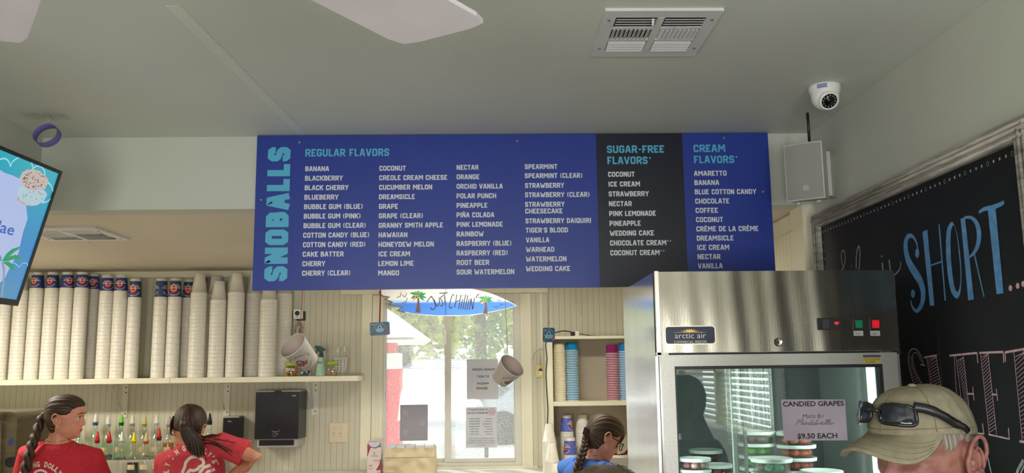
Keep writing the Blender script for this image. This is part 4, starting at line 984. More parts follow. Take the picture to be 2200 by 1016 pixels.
m = MB(); m.box(cxm+.0005, cx1-.0205, YW-.011, YW-.001, CTZ+.001, zt0-.0005); m.build('back_panel', mat('cabinet_back_tan', (196, 182, 160), .5, vary=.05, scale=3), t)
def paper_cup(name, body, rim_, h=.062, rb=.0375, rt=.0425):
    mb = MB(); pr = [(rt, .0), (rt+.0022, .0008), (rt+.0026, .0025), (rt+.0016, .0045), (rt-.0004, .005), (rb, h-.0005), (rb-.001, h), (rb-.0015, h-.0015), (0, h-.0015), (0, h-.0025), (rb-.002, h-.0025), (rb-.0004, h-.0035), (rt-.0005, .001), (rt, 0)]
    mb.lathe(pr, None, 28, mis=[1, 1, 1, 1]+[0]*20); mb.f = [f[::-1] for f in mb.f]; return mb.build(name, [body, rim_])
CRM = mat('cream_paper', (236, 226, 196), .45, vary=.02); WRIM = mat('white_paper_rim', (238, 236, 230), .4, vary=.01)
pc_c = paper_cup('paper_cup', CRM, CRM); pc_b = paper_cup('paper_cup', mat('cyan_blue_paper', (24, 142, 196), .35, vary=.03), WRIM); pc_m = paper_cup('paper_cup', mat('magenta_paper', (140, 34, 104), .35, vary=.03), mat('pinkish_rim', (236, 214, 200), .4, vary=.01)); pc_b2 = paper_cup('paper_cup', mat('sky_blue_paper', (40, 130, 200), .35, vary=.03), WRIM)
YP = YW-.19
for pc, px, pt, where, nm in ((pc_c, 1201, 738, 'the cream stack beside the cabinet side panel', 'cream paper cup'), (pc_b, 1228, 736, 'the bright blue stack on the cabinet shelf', 'blue paper cup'), (pc_m, 1314, 740.5, 'the magenta stack on the cabinet shelf', 'magenta paper cup'), (pc_b2, 1341, 735, 'the blue stack partly behind the freezer side', 'blue paper cup')):
    stack(pc, pc, px, pt, YP, zs1, .0117, .062, where, nm, jit=0)
# lower compartment and counter stacks
P2 = dict(SM)
c_lil = make_printed('foam_cup', bandm=CUPLILAC, z0=.012, z1=.104, **P2)
c_lil2 = make_printed('foam_cup', bandm=CUPLILAC, z0=.012, z1=.104, **P2)
stack(c_small, c_lil, 1217, 888.5, YW-.17, CTZ, .0243, .122, 'the violet-printed stack under the cabinet shelf', 'violet-blue printed foam cup', rz=-.55, body_word='white foam cup')
stack(c_small, c_lil2, 1224, 938, YW-.265, CTZ, .0243, .122, 'the short violet-printed stack behind the blue shirt', 'violet-blue printed foam cup', rz=-2.65, body_word='white foam cup')
stack(c_small, c_small, 1250, 887, YW-.15, CTZ, .0243, .122, 'the plain stack between violet cups and the brown-haired head', 'white foam cup')
NC = dict(h=.122, rb=.0245, rt=.0455); c_tap = make_cup('tapered_cup', m=FOAM, lh=.0126, **NC)
stack(c_tap, c_tap, 1179.5, 910.5, 5.866, CTZ, .0131, .122, 'the tallest tapered stack in front of the cabinet side', 'tapered white cup')
stack(c_tap, c_tap, 1186, 953.5, 5.774, CTZ, .0131, .122, 'the middle tapered stack in front of the cabinet side', 'tapered white cup')
SC = dict(h=.06, rb=.026, rt=.033); c_sh = make_cup('short_cup', m=FOAM, **SC)
stack(c_sh, c_sh, 1194, 995, 5.695, CTZ, .02, .06, 'the short white stack in front of the tapered cups', 'short white cup', nmin=1)
for o in (c_small, c_mid, c_large, c_smallp, c_midp, c_lil, c_lil2, c_tap, c_sh, pc_c, pc_b, pc_m, pc_b2): discard(o)
# white tub with red and black items near the bent face
c = at(1331, 985, 5.86); c.z = CTZ+.0005; k = 5.86/FPX; hh = at(1331, 976, 5.86).z-CTZ
t = thing('white_tub', 'white rimmed tub behind the face of the woman in glasses', 'tub', tuple(c))
m = MB(); m.lathe([(0, 0), (.05, 0), (.058, hh-.02), (.064, hh-.018), (.064, hh-.012), (.060, hh-.010), (.064, hh-.006), (.064, hh), (.06, hh), (.054, .004), (0, .004)], Matrix.Translation(c), 28); m.build('tub_body', FOAM, t)
m = MB(); m.poly(Plane((c.x, c.y-.01, c.z+hh-.012), (1, 0, 0), (0, 0, 1)), [(-.045, 0), (.05, 0), (.05, .045), (.03, .022), (-.01, .014), (-.035, .03)], 0, 0, th=.02)
tag(m.build('scoop', mat('dark_red_plastic', (92, 24, 30), .4, vary=.3, scale=30)), 'dark red and black scoop lying in the white rimmed tub', 'scoop')

# ---------------------------------------------------------------- cords, tags, hangings
CORD = mat('black_cord', (22, 22, 24), .5, vary=.05)
def cord(name, label, pts, r, m_, cat='cord'):
    mb = MB(); mb.tube(smooth2(pts, 6), r, 7); return tag(mb.build(name, m_), label, cat)
yk = YC-.012
cord('power_cable', 'black power cord running over the cabinet top and down its side', [at(1231, 715, YW-.2), at(1222, 712, YW-.22), at(1208, 711, YW-.26), at(1195, 714, YW-.30), at(1184, 716, yk), at(1177, 724, yk), at(1172.5, 742, yk), at(1175, 770, yk), at(1173, 800, yk), at(1175, 845, yk), at(1177, 880, yk), at(1176, 912, yk)], .0036, CORD)
q = at(1239, 715.5, YW-.2); t = thing('power_adapter', 'black plug in a white adapter lying on the cabinet top', 'plug', (q.x, q.y, zt1))
m = MB(); m.bbox(q.x-.012, q.x+.016, q.y-.015, q.y+.015, zt1+.0005, zt1+.038, .003); m.build('adapter', WHITE, t)
m = MB(); m.bbox(q.x-.043, q.x-.0125, q.y-.011, q.y+.011, zt1+.006, zt1+.032, .006); m.build('plug', CORD, t)
cord('thin_cable', 'thin dark cord lying along the cabinet top from the adapter', [V((q.x+.0165, q.y, zt1+.02)), V((q.x+.05, q.y-.01, zt1+.012)), V((q.x+.10, q.y-.02, zt1+.004)), V((q.x+.2, q.y+.02, zt1+.003)), V((q.x+.34, q.y, zt1+.004))], .0025, CORD)
cord('wall_cable', 'cream cable hanging loosely down the beadboard above the cabinet', [at(1231, 600, YW-.012), at(1232, 630, YW-.012), at(1236, 652, YW-.012), at(1246, 675, YW-.012), at(1254, 690, YW-.012), at(1258, 705, YW-.012), at(1260, 719, YW-.012)], .0028, CREAM)
q = at(1161.5, 797, YW-.014); P = Plane((q.x, YW-.014, q.z), (1, 0, 0), (0, 0, 1)); k = YW/FPX
t = thing('hanging_tag', 'small yellow tag with a dark cone picture hung from a nail', 'tag', tuple(q))
m = MB(); m.poly(P, [(-10*k, -13*k), (10.5*k, -13*k), (10.5*k, 13*k), (-10*k, 13*k)], -.003, 0, th=.003); m.build('card', mat('tag_yellow', (224, 206, 132), .5, vary=.03), t)
m = MB(); m.poly(P, [(-4.5*k, 0), (4.5*k, 0), (4*k, 3*k), (1.5*k, 5*k), (0, 7*k), (-1.5*k, 5*k), (-4*k, 3*k)], .0008, 0); m.poly(P, [(-3.5*k, 0), (3.5*k, 0), (2.4*k, -9*k), (-2.4*k, -9*k)], .0008, 1); m.build('picture', [mat('tag_purple', (70, 46, 76), .5), WHITE], t)
m = MB(); n_ = at(1161.5, 749, YW-.016); m.tube([q+V((-1*k, 0, 13*k)), n_, q+V((1.5*k, 0, 13*k))], .0012, 5); m.build('string', mat('tag_string', (90, 84, 70), .7), t)
m = MB(); m.tube([n_+V((0, .0155, 0)), n_+V((0, -.008, .002))], .003, 6); m.build('nail', STEELS, t)
cord('wire_loop', 'bare wire loop hooked on the nail above the yellow tag', [at(1145, 775, YW-.01), at(1150, 757, YW-.01), at(1157, 751, YW-.01), at(1163, 749, YW-.02), at(1168, 753, YW-.01), at(1171, 762, YW-.01)], .0012, STEELS)

def gift_card(px, py, w, h, Y, rz, tilt, label, rib, rpx):
    c = at(px, py, Y); k = Y/FPX; P = Plane(c, V((math.cos(rz)*math.cos(tilt), math.sin(rz), math.sin(tilt))), V((-math.sin(tilt), 0, math.cos(tilt))))
    t = thing('gift_card', label, 'card', tuple(c)); w *= k; h *= k
    q = .08*h; pts = [(-w/2+q, -h/2), (w/2-q, -h/2), (w/2, -h/2+q), (w/2, h/2-q), (w/2-q, h/2), (-w/2+q, h/2), (-w/2, h/2-q), (-w/2, -h/2+q)]
    m = MB(); m.poly(P, pts, -.0006, 0, th=.0008); m.build('card', mat('card_teal', (58, 104, 134), .3, vary=.08, scale=60), t)
    if P.n.y > 0: sg = -1
    else: sg = 1
    m = MB(); fn = lambda u, v: P.p(u, v, sg*.0012)
    emblem(m, lambda u, v: fn(u, v-.02*h), h*.44 if w > h else w*.5, .05*min(w, h), 0)
    arctext(m, lambda u, v: fn(u, v), "FLYING DOLLY'S", min(w, h)*.38, 165, 15, min(w, h)*.085, 0, .02)
    def bl(cx, cy, rx, ry, mi, rot=0):
        n = 14; vs = []
        for i in range(n):
            a = 2*math.pi*i/n; x = rx*math.cos(a); y = ry*math.sin(a); vs.append(P.p(cx+x*math.cos(rot)-y*math.sin(rot), cy+x*math.sin(rot)+y*math.cos(rot), sg*.0009))
        m.add(vs, [tuple(range(n))], mi)
    bl(-w*.36, h*.30, w*.12, h*.10, 1, .3); bl(-w*.37, h*.24, w*.10, h*.04, 2, .3); bl(-w*.36, -h*.28, w*.10, h*.17, 3); bl(-w*.36, -h*.36, w*.09, h*.10, 4); bl(w*.36, -h*.18, w*.11, h*.20, 5); bl(w*.37, -h*.28, w*.12, h*.12, 1)
    m.build('picture', [mat('card_line', (190, 222, 230), .4), mat('card_tan', (176, 148, 116), .4), mat('card_brown', (70, 48, 38), .4), mat('card_green', (96, 130, 66), .4), mat('card_lilac', (168, 150, 158), .4), mat('card_mauve', (140, 108, 112), .4)], t)
    m = MB(); top = at(rpx, 640, Y); top = V((c.x+(top.x-c.x), Y, ZB-.0005)); a_ = P.p(0, h/2-.003, 0)
    m.tube([a_, (a_+top)/2+V((.002, 0, 0)), top], .0022, 6, flat=(1.4, .5)); m.build('ribbon', rib, t)
RIB = mat('red_ribbon', (170, 42, 36), .35, vary=.15, scale=60)
WSTR = mat('pale_string', (196, 190, 178), .6, vary=.2, scale=120); GSTR = mat('grey_string', (120, 122, 116), .6, vary=.1)
gift_card(816, 706, 42, 28, 4.02, R(8), R(3), 'teal gift card hanging by a red ribbon in front of the window casing', RIB, 819)
gift_card(1179, 719.5, 27, 31, 4.02, R(12), R(-1), 'teal gift card hanging by a pale string above the cabinet corner', WSTR, 1177.5)

def hanging_cup(pr, pb, rpx, bpx, Y, depth_tilt, label, spx, stm, inside, emb_a, attach):
    """cup tied at its rim: pr rim centre, pb base centre in the photo; depth_tilt turns the mouth to the viewer"""
    k = Y/FPX; a = at(*pr, Y); b = at(*pb, Y); ax = (a-b); L_ = ax.length/math.cos(depth_tilt); axd = V((ax.x, -math.tan(depth_tilt)*ax.length, ax.z)).normalized()
    z = axd; x = z.orthogonal().normalized(); x = V((0, -1, 0))-z*(-z.y); x.normalize(); y = z.cross(x)
    M = Matrix(((x.x, y.x, z.x, b.x), (x.y, y.y, z.y, b.y), (x.z, y.z, z.z, b.z), (0, 0, 0, 1)))
    rt, rb = rpx*k, bpx*k
    t = thing('hanging_cup', label, 'cup', tuple(b))
    m = MB(); m.lathe([(0, .003), (rb-.003, .003), (rb-.002, 0), (rb, 0), (rt, L_-.004), (rt+.0018, L_-.004), (rt+.0026, L_-.001), (rt+.0012, L_+.001), (rt-.0006, L_-.001)], M, 36); m.build('cup_body', inside[0], t)
    m = MB(); m.lathe([(rt-.0006, L_-.001), (rt-.0012, L_-.006), (rb-.0012, .006), (0, .005)], M, 36)
    m.build('lining', inside[1], t)  # inner wall of the cup, toned with the shade inside it
    m = MB(); zc = L_*.40
    fn = lambda u, v: M @ V(((rb+(rt-rb)*(zc+v)/L_+.0008)*math.cos(emb_a+u/(rb*1.05)), (rb+(rt-rb)*(zc+v)/L_+.0008)*math.sin(emb_a+u/(rb*1.05)), zc+v))
    emblem(m, fn, L_*.30, L_*.036, 0, mi2=1); arctext(m, fn, "FLYING DOLLY'S", L_*.34, 165, 15, L_*.075, 2, .02)
    m.stroke(None, [(L_*.33*math.cos(R(q)), -L_*.02+L_*.32*math.sin(R(q))) for q in range(205, 336, 10)], L_*.014, mi=2, fn=fn, dl=.004)
    m.build('logo', [mat('print_maroon', (98, 34, 42), .4), mat('print_crimson', (150, 34, 50), .4), INK], t)
    rim = M @ V((rt*math.cos(attach), rt*math.sin(attach), L_)); top = V((at(spx, 624, Y).x, Y, ZB-.0005))
    m = MB(); m.tube([rim, (rim*.6+top*.4)+V((.001, 0, 0)), top], .0016, 6); m.build('string', stm, t)
    return M, rt, L_
CUPW = mat('paper_white_cup', (226, 220, 218), .4, vary=.02, bump=.02); CUPIN = mat('cup_inside_shade_tan', (204, 184, 172), .5, vary=.03)  # tan of the cup inside is shade put into the colour
def attach_angle(pr, pb, Y, dt, sx, sy): return None
hanging_cup((637, 742), (665, 778), 30, 20.5, 3.98, R(40), 'large paper cup dangling mouth-up by a red ribbon beside the cup stacks', 655, RIB, (CUPW, CUPIN), -.45, 2.2)
hanging_cup((1100, 785), (1074, 815), 28, 19.5, 3.98, R(33), 'large paper cup dangling by a pale string before the window', 1077, WSTR, (CUPW, CUPIN), .95, -2.3)

# surfboard sign
YS = 5.30; P = Plane((0, YS, 0), (1, 0, 0), (0, 0, 1)); U = lambda *p: P.uv(*p); k = YS/FPX
t = thing('surfboard_sign', 'broken surfboard sign painted with palms and words hung before the window', 'sign', (at(958, 650, YS).x, YS, at(958, 650, YS).z))
outline = [U(*p) for p in smooth2([(1111, 657), (1085, 643), (1050, 629), (1000, 618), (950, 614), (900, 614), (850, 616), (818, 620)], 5)] + [U(*p) for p in ((815, 629), (822, 636), (836, 638), (828, 643), (842, 649), (836, 655), (865, 660), (853, 667))] + [U(*p) for p in smooth2([(853, 667), (890, 674), (940, 678.5), (1000, 678), (1040, 673), (1085, 664), (1111, 657)], 5)[1:-1]]
m = MB(); m.poly(P, outline, -.016, 0, th=.016)
m.build('board', mat('surf_sky_white', (214, 212, 208), .35, vary=.04, scale=12), t)
bl = bpy.data.materials.new('surf_water_blue'); bl.use_nodes = True; N = bl.node_tree.nodes; L = bl.node_tree.links; b = N['Principled BSDF']; b.inputs['Roughness'].default_value = .35
tc = N.new('ShaderNodeTexCoord'); sp = N.new('ShaderNodeSeparateXYZ'); L.new(tc.outputs['Object'], sp.inputs[0]); mr = N.new('ShaderNodeMapRange'); mr.inputs['From Min'].default_value = -28*k; mr.inputs['From Max'].default_value = 4*k; L.new(sp.outputs['Z'], mr.inputs['Value'])
cr = N.new('ShaderNodeValToRGB'); el = cr.color_ramp.elements; el[0].color = (*lin((56, 118, 200)), 1); el[1].color = (*lin((176, 200, 220)), 1); e = el.new(.70); e.color = (*lin((44, 108, 198)), 1); e = el.new(.84); e.color = (*lin((50, 112, 200)), 1)
L.new(mr.outputs[0], cr.inputs[0]); L.new(cr.outputs[0], b.inputs['Base Color'])
wat = [U(*p) for p in ((837, 645), (842, 649), (836, 655), (865, 660), (855, 666.5), (890, 673.5), (940, 677.5), (1000, 677), (1040, 672.3), (1085, 663.3), (1109, 657), (1093, 648.5), (1080, 646), (840, 644))]
m = MB(); m.poly(P, wat, .0006, 0); m.build('water', bl, t)
m = MB(); m.stroke(P, [U(*p) for p in ((816, 625), (815, 629), (822, 636), (836, 638), (828, 643), (842, 649), (836, 655), (865, 660), (853, 667), (870, 671))], .008, .0009); m.build('broken_edge', mat('surf_edge_brown', (96, 84, 72), .6, vary=.2), t)
BLK = mat('surf_paint_black', (18, 20, 26), .5, vary=0)
m = MB()
for lx, s_ in ((899, 1.0), (1043, .86)):
    pass
for cx_, cy_, s_ in ((898.5, 636, 1.0), (1043.5, 644.5, .88)):
    m.stroke(P, [U(cx_, cy_), U(cx_+.5*s_, cy_+14*s_), U(cx_-.5*s_, cy_+38*s_*(.92 if s_ == 1 else .86))], [3.2*k*s_, 4.4*k*s_, 11*k*s_], .0010, 0)
    for dx, dy, b_ in ((-19, -7, -5), (-17, 6, -3), (-8, -10, -6), (0, -13, 0), (10, -10, 6), (18, -6, 5), (19, 4, 6), (14, 10, 3), (-12, 10, -4)):
        d_ = math.hypot(dx, dy); nx, ny = -dy/d_, dx/d_
        pts = [(cx_, cy_-2*s_), (cx_+dx*.55*s_+nx*3.2*s_, cy_+dy*.55*s_+ny*3.2*s_-1.5*s_), (cx_+dx*s_, cy_+dy*s_), (cx_+dx*.5*s_-nx*2.2*s_, cy_+dy*.5*s_-ny*2.2*s_-1.5*s_)]
        m.poly(P, [U(*p) for p in pts], .0013+.0001*abs(b_), 1 if abs(dx) > 11 else 3)
    for dx, dy in ((-6, 4), (-4, 1), (-9, 7), (-2, 3)): c_ = U(cx_+dx*s_, cy_+dy*s_); m.dot(P, c_[0], c_[1], 2.6*k*s_, .0022, 2, 10)
m.build('palm_tree', [mat('palm_brown', (86, 58, 48), .5, vary=.1), mat('palm_green', (24, 124, 84), .45, vary=.15, scale=80), mat('palm_gold', (212, 160, 84), .5, vary=.05), mat('palm_light_green', (72, 160, 70), .45, vary=.1)], t)
m = MB()
for s_ in ([(852, 640), (858, 637), (860, 636), (862, 628)], [(865, 633), (870, 638), (874, 629)], [(864, 652), (870, 648), (872, 650), (875, 640)], [(1067, 643), (1070, 645), (1072, 646), (1078, 645)], [(1060, 659), (1064, 660), (1073, 658)], [(1075, 651), (1075, 655), (1080, 654), (1082, 653)]):
    m.stroke(P, [U(*p) for p in smooth2(s_, 3)], 1.1*k, .0009)
W_ = 1.7*k
for s_ in ([(917, 649), (922, 642), (927, 636)], [(927, 636), (934, 650), (936, 659), (931, 664.5), (927, 664), (925, 660)], [(933, 643), (936, 654), (940.5, 656.5), (944, 650), (943.5, 639)], [(952.5, 634.5), (946.5, 640), (951, 649), (950, 656.5), (945.5, 656)], [(944, 630), (962, 629)], [(954, 630), (955.5, 645), (957.5, 656.5)],
           [(976, 633), (971, 636), (965.5, 656.5), (967, 662), (972.5, 659)], [(981.5, 633), (977, 660)], [(990.5, 633), (985, 664)], [(978.7, 648.7), (987, 645)], [(994, 642), (989.5, 663)], [(996, 635), (996.4, 634)], [(1000.7, 632), (994, 665)], [(1005.5, 634), (998.5, 665.5)], [(1008, 643), (1003.5, 665)], [(1010, 636), (1010.4, 635)], [(1008.6, 665.5), (1012, 641)], [(1012, 641), (1015.4, 664.5)], [(1015.4, 664.5), (1019.5, 640)], [(1023, 640.5), (1025.6, 634), (1029.5, 631.7)]):
    m.stroke(P, [U(*p) for p in (smooth2(s_, 4) if len(s_) > 2 and s_[0] not in ((1012, 662),) else s_)], W_, .0026)
m.build('lettering', BLK, t)
m = MB()
for px in (958,): q = at(px, 616, YS); m.tube([V((q.x, YS-.018, at(px, 678, YS).z)), V((q.x, YS-.018, q.z)), V((q.x, YS-.008, ZB-.0005))], .0015, 5)
m.build('hanging_wire', mat('teal_wire', (70, 128, 140), .4), t)

# ---------------------------------------------------------------- things on the counter under the window
YB_ = 5.95; k = YB_/FPX; P = Plane((0, YB_, 0), (1, 0, 0), (0, 0, 1)); a = P.uv(789, 1011); b = P.uv(819, 949)
t = thing('glove_box', 'open white and pink carton standing beside the paper bundle', 'box', ((a[0]+b[0])/2, YB_+.05, CTZ))
WB = mat('carton_white', (222, 206, 200), .5, vary=.03); PK = mat('carton_pink', (206, 30, 98), .45, vary=.04)
m = MB(); x0_, x1_, z1_ = a[0], b[0], b[1]; m.box(x0_, x0_+.002, YB_, YB_+.1, CTZ+.0005, z1_); m.box(x1_-.002, x1_, YB_, YB_+.1, CTZ+.0005, z1_); m.box(x0_+.002, x1_-.002, YB_, YB_+.002, CTZ+.0005, z1_-.035); m.box(x0_+.002, x1_-.002, YB_+.098, YB_+.1, CTZ+.0005, z1_+.004); m.box(x0_+.002, x1_-.002, YB_+.002, YB_+.098, CTZ+.0005, CTZ+.003); m.build('carton', WB, t)
m = MB()
m.poly(P, [P.uv(*p) for p in ((789, 955), (794, 957), (796, 962), (789.3, 980))], .0006, 0); m.poly(P, [P.uv(*p) for p in ((818.6, 985), (818.6, 1010), (808, 1010), (815, 1000))], .0006, 0)
m.stroke(P, [P.uv(*p) for p in smooth2([(791, 952), (794, 957), (800, 961), (808, 962), (815, 956), (818, 950)], 4)], 1.2*k, .0008, 1)
m.stroke(P, [P.uv(*p) for p in smooth2([(796, 960), (791, 970), (789.4, 980)], 4)], 1.4*k, .0008, 1); m.stroke(P, [P.uv(*p) for p in smooth2([(818, 987), (815, 1000), (808.5, 1010)], 4)], 1.6*k, .0008, 1)
for x_, y_, w_ in ((802, 972.5, 5), (802, 976, 5), (798, 979.5, 14), (802, 989.5, 12)): m.stroke(P, [P.uv(x_, y_), P.uv(x_+w_, y_)], .7*k, .0008, 1)
m.poly(P, [P.uv(*p) for p in ((793, 999), (799, 999), (799, 1000.5), (793, 1000.5))], .0008, 2); m.stroke(P, [P.uv(*p) for p in ((793, 1001), (793, 1007), (796, 1009), (799, 1007), (799, 1001))], .6*k, .0008, 1)
m.build('print', [PK, mat('carton_dark', (60, 24, 40), .5), RED], t)
m = MB(); fl_ = [V((x0_+.001, YB_+.002, z1_+.002)), V((x1_-.001, YB_+.002, z1_+.002))]
n = 8; vs = []
for i in range(n+1):
    q = i/n; x = x0_+.003+(x1_-x0_-.006)*q; dz = -.032*math.sin(math.pi*q)**.6; vs += [V((x, YB_-.001, z1_-.002)), V((x, YB_-.006, z1_+dz-.004))]
m.add(vs, [(2*i, 2*i+1, 2*i+3, 2*i+2) for i in range(n)], 0, True); m.build('flap', mat('carton_flap', (196, 200, 214), .4, vary=.03), t)
# crumpled paper bundle
YN = 5.90; q0 = at(828, 1011, YN); q1 = at(930, 1011, YN); ztp = at(870, 962, YN).z
m = MB(); nx_, ny_, nz_ = 26, 8, 12; vs = []; idx = {}
def wr(u, v, w_):
    x = q0.x+(q1.x-q0.x)*u; y = YN+.16*v; z = CTZ+.001+(ztp-CTZ)*w_
    x += (.035*(u-.5))*(1-w_)+.012*w_*(u > .9)
    f = noise.noise(V((u*5, v*3, w_*4)))*.010 + abs(math.sin(u*13+w_*2))*.006
    edge = 1 if (v in (0, 1)) else 0
    return V((x+noise.noise(V((w_*6, u*2, 3)))*.006, y-(f if v < .5 else -f), z+(noise.noise(V((u*7, v*4, 9)))*.006 if w_ > .99 else 0)))
for face in ('f', 'b', 't', 'l', 'r'):
    A_, B_ = {'f': (nx_, nz_), 'b': (nx_, nz_), 't': (nx_, ny_), 'l': (ny_, nz_), 'r': (ny_, nz_)}[face]
    g = [[{'f': lambda p, q: wr(p, 0, q), 'b': lambda p, q: wr(p, 1, q), 't': lambda p, q: wr(p, q, 1), 'l': lambda p, q: wr(0, p, q), 'r': lambda p, q: wr(1, p, q)}[face](i/A_, j/B_) for j in range(B_+1)] for i in range(A_+1)]
    vs = [p for r_ in g for p in r_]; w1 = B_+1
    fs = [(i*w1+j, (i+1)*w1+j, (i+1)*w1+j+1, i*w1+j+1) for i in range(A_) for j in range(B_)]
    if face in ('b', 'l'): fs = [f[::-1] for f in fs]
    m.add(vs, fs, 0, False)
o = m.build('paper_bundle', mat('wrapped_paper_tan', (214, 198, 164), .55, vary=.06, scale=12, bump=.3, bscale=30)); tag(o, 'crumpled tan paper bundle of white sheets on the counter below the window', 'bundle')
m = MB(); random.seed(4)
for i in range(5):
    u = .02+.2*i; x = q0.x+(q1.x-q0.x)*u; m.bbox(x, x+(q1.x-q0.x)*.19, YN+.012, YN+.13, ztp-.02, ztp+.018+random.uniform(-.004, .006), .004)
m.build('white_sheets', mat('white_tissue', (206, 210, 220), .6, vary=.05, bump=.3, bscale=40), o)
m = MB(); m.tube([wr(i/20, 0, .66)+V((0, -.004, 0)) for i in range(21)], .0015, 5); m.build('rubber_band', mat('rubber_band_tan', (224, 206, 160), .5), o)

# ---------------------------------------------------------------- syrup bottles on the stepped stand
STZ = 1.209
t = thing('bottle_stand', 'white stepped stand of syrup bottles on the back counter', 'stand', (-2.4, 6.12, CTZ))
m = MB(); m.bbox(-3.1, X(465, 970, 6.06), 6.07, YW-.03, CTZ+.0005, STZ, .003); m.build('step', mat('stand_white', (214, 204, 194), .4, vary=.04), t)
GL = glassmat('bottle_glass', (248, 250, 246), .07, .05); GLG = glassmat('bottle_glass_green', (232, 246, 238), .07, .05)
LBL = mat('bottle_label_tan', (214, 196, 152), .5, vary=.12, scale=120); DKL = mat('dark_syrup', (24, 22, 26), .15, vary=.05); AMB = mat('amber_syrup', (176, 98, 34), .15, vary=.1); CLS = mat('pale_syrup', (150, 140, 122), .15, vary=.08, alpha=.45)
def bottle(px, pyb, pytop, Y, zb, capc, tip, fill, fillm, glass, label, lab=True, word=None, sc=1.0):
    c = at(px, pyb, Y); c.z = zb+.0006; k = Y/FPX; h = at(px, pytop, Y).z-zb
    t = thing('syrup_bottle', label, 'bottle', tuple(c)); r_ = .0385*sc; hb = h*.80
    m = MB(); prof = [(0, 0), (r_*.93, 0), (r_, .006), (r_, hb*.47), (r_*.92, hb*.55), (r_*.62, hb*.66), (r_*.40, hb*.74), (r_*.34, hb*.82), (r_*.34, hb)]
    m.lathe(prof, Matrix.Translation(c), 20); m.build('glass', glass, t)
    if fill > 0:
        hf = min(fill, .47)*hb; m = MB(); m.lathe([(0, .003), (r_*.90, .003), (r_*.94, .007), (r_*.94, hf), (0, hf)], Matrix.Translation(c), 18); m.build('syrup', fillm, t)
    m = MB(); cm = mat('cap_%d_%d_%d' % capc, capc, .35, vary=.05)
    m.lathe([(r_*.36, hb*.93), (r_*.42, hb*.935), (r_*.42, hb*1.0), (r_*.52, hb*1.005), (r_*.52, hb*1.02), (r_*.3, hb*1.03)], Matrix.Translation(c), 14); m.build('collar', cm, t)
    m = MB(); tm = mat('cap_%d_%d_%d' % tip, tip, .35, vary=.05); m.lathe([(r_*.36, hb*1.02), (r_*.34, hb*1.08), (r_*.12, h*1.0), (0, h*1.005)], Matrix.Translation(c), 12); m.build('pour_spout', tm, t)
    if lab:
        m = MB(); m.add([c+V((math.sin(R(a))*(r_+.0006), -math.cos(R(a))*(r_+.0006), z)) for a in range(-34, 42, 8) for z in (hb*.22, hb*.36)], [(2*i, 2*i+2, 2*i+3, 2*i+1) for i in range(9)], 0, True); m.build('paper_label', LBL, t)
    if word:
        m = MB(); text(m, None, word, -r_*.9, hb*.42, r_*.9, cap=.010, bold=.0, fn=lambda u, v: c+V((math.sin(u/r_)*(r_+.0008), -math.cos(u/r_)*(r_+.0008), v))); m.build('lettering', WHITE, t)
YU, YLo = 6.135, 6.00
for px, top, cc, tc_, fill, fm, gl, lb, lab in (
    (112, 908, (232, 110, 40), (235, 100, 30), .1, CLS, GLG, 'syrup bottle with orange spout behind the braid', False),
    (168, 906, (232, 110, 40), (235, 100, 30), .1, CLS, GLG, 'syrup bottle with orange spout under the chin', True),
    (201.5, 889, (88, 112, 150), (226, 226, 220), .10, DKL, GLG, 'tall syrup bottle with slate blue collar and white spout', True),
    (229, 893, (196, 214, 206), (226, 226, 220), .14, DKL, GLG, 'tall syrup bottle with pale teal collar and white spout', True),
    (257.5, 890, (20, 128, 72), (120, 210, 40), .05, DKL, GLG, 'tall syrup bottle with green collar and lime spout', True),
    (281, 892, (206, 196, 176), (226, 224, 214), .05, CLS, GL, 'tall syrup bottle with cream collar by the shelf bracket', False),
    (307.5, 893, (196, 184, 96), (206, 196, 110), .1, CLS, GL, 'tall syrup bottle with dull yellow collar and spout', True),
    (333.5, 891, (222, 214, 202), (230, 226, 218), .08, CLS, GL, 'tall syrup bottle with white spout beside the amber one', True),
    (361, 895, (168, 146, 150), (178, 160, 164), .47, AMB, GL, 'bottle full of amber syrup beside the bent head', True),
    (448, 888, (20, 22, 30), (20, 22, 30), .2, DKL, GL, 'syrup bottle with black spout behind the bent head', False)):
    bottle(px, 969, top, YU, STZ, cc, tc_, fill, fm, gl, lb, lab)
for px, top, cc, tc_, fill, fm, gl, lb, lab, wd in (
    (205.5, 927, (190, 32, 46), (200, 30, 40), .04, CLS, GL, 'front syrup bottle with red spout nearest the red shoulder', False, None),
    (231, 927, (190, 32, 46), (200, 30, 40), .04, CLS, GL, 'front syrup bottle with red spout below the pale teal collar', False, None),
    (258, 928, (226, 214, 206), (232, 230, 226), .04, CLS, GL, 'front syrup bottle with white spout', False, None),
    (284.5, 929, (226, 214, 40), (224, 226, 40), .40, DKL, GL, 'front bottle of dark syrup with yellow spout and tan label', True, None),
    (311, 930, (206, 100, 70), (206, 200, 140), .03, CLS, GL, 'front syrup bottle with pale yellow spout', True, None),
    (338.5, 920, (90, 30, 36), (196, 36, 44), .30, CLS, GL, 'front bottle lettered in white with a pointed red spout', True, 'Bestligne')):
    bottle(px, 1006, top, YLo, CTZ, cc, tc_, fill, fm, gl, lb, lab, wd, 1.0)

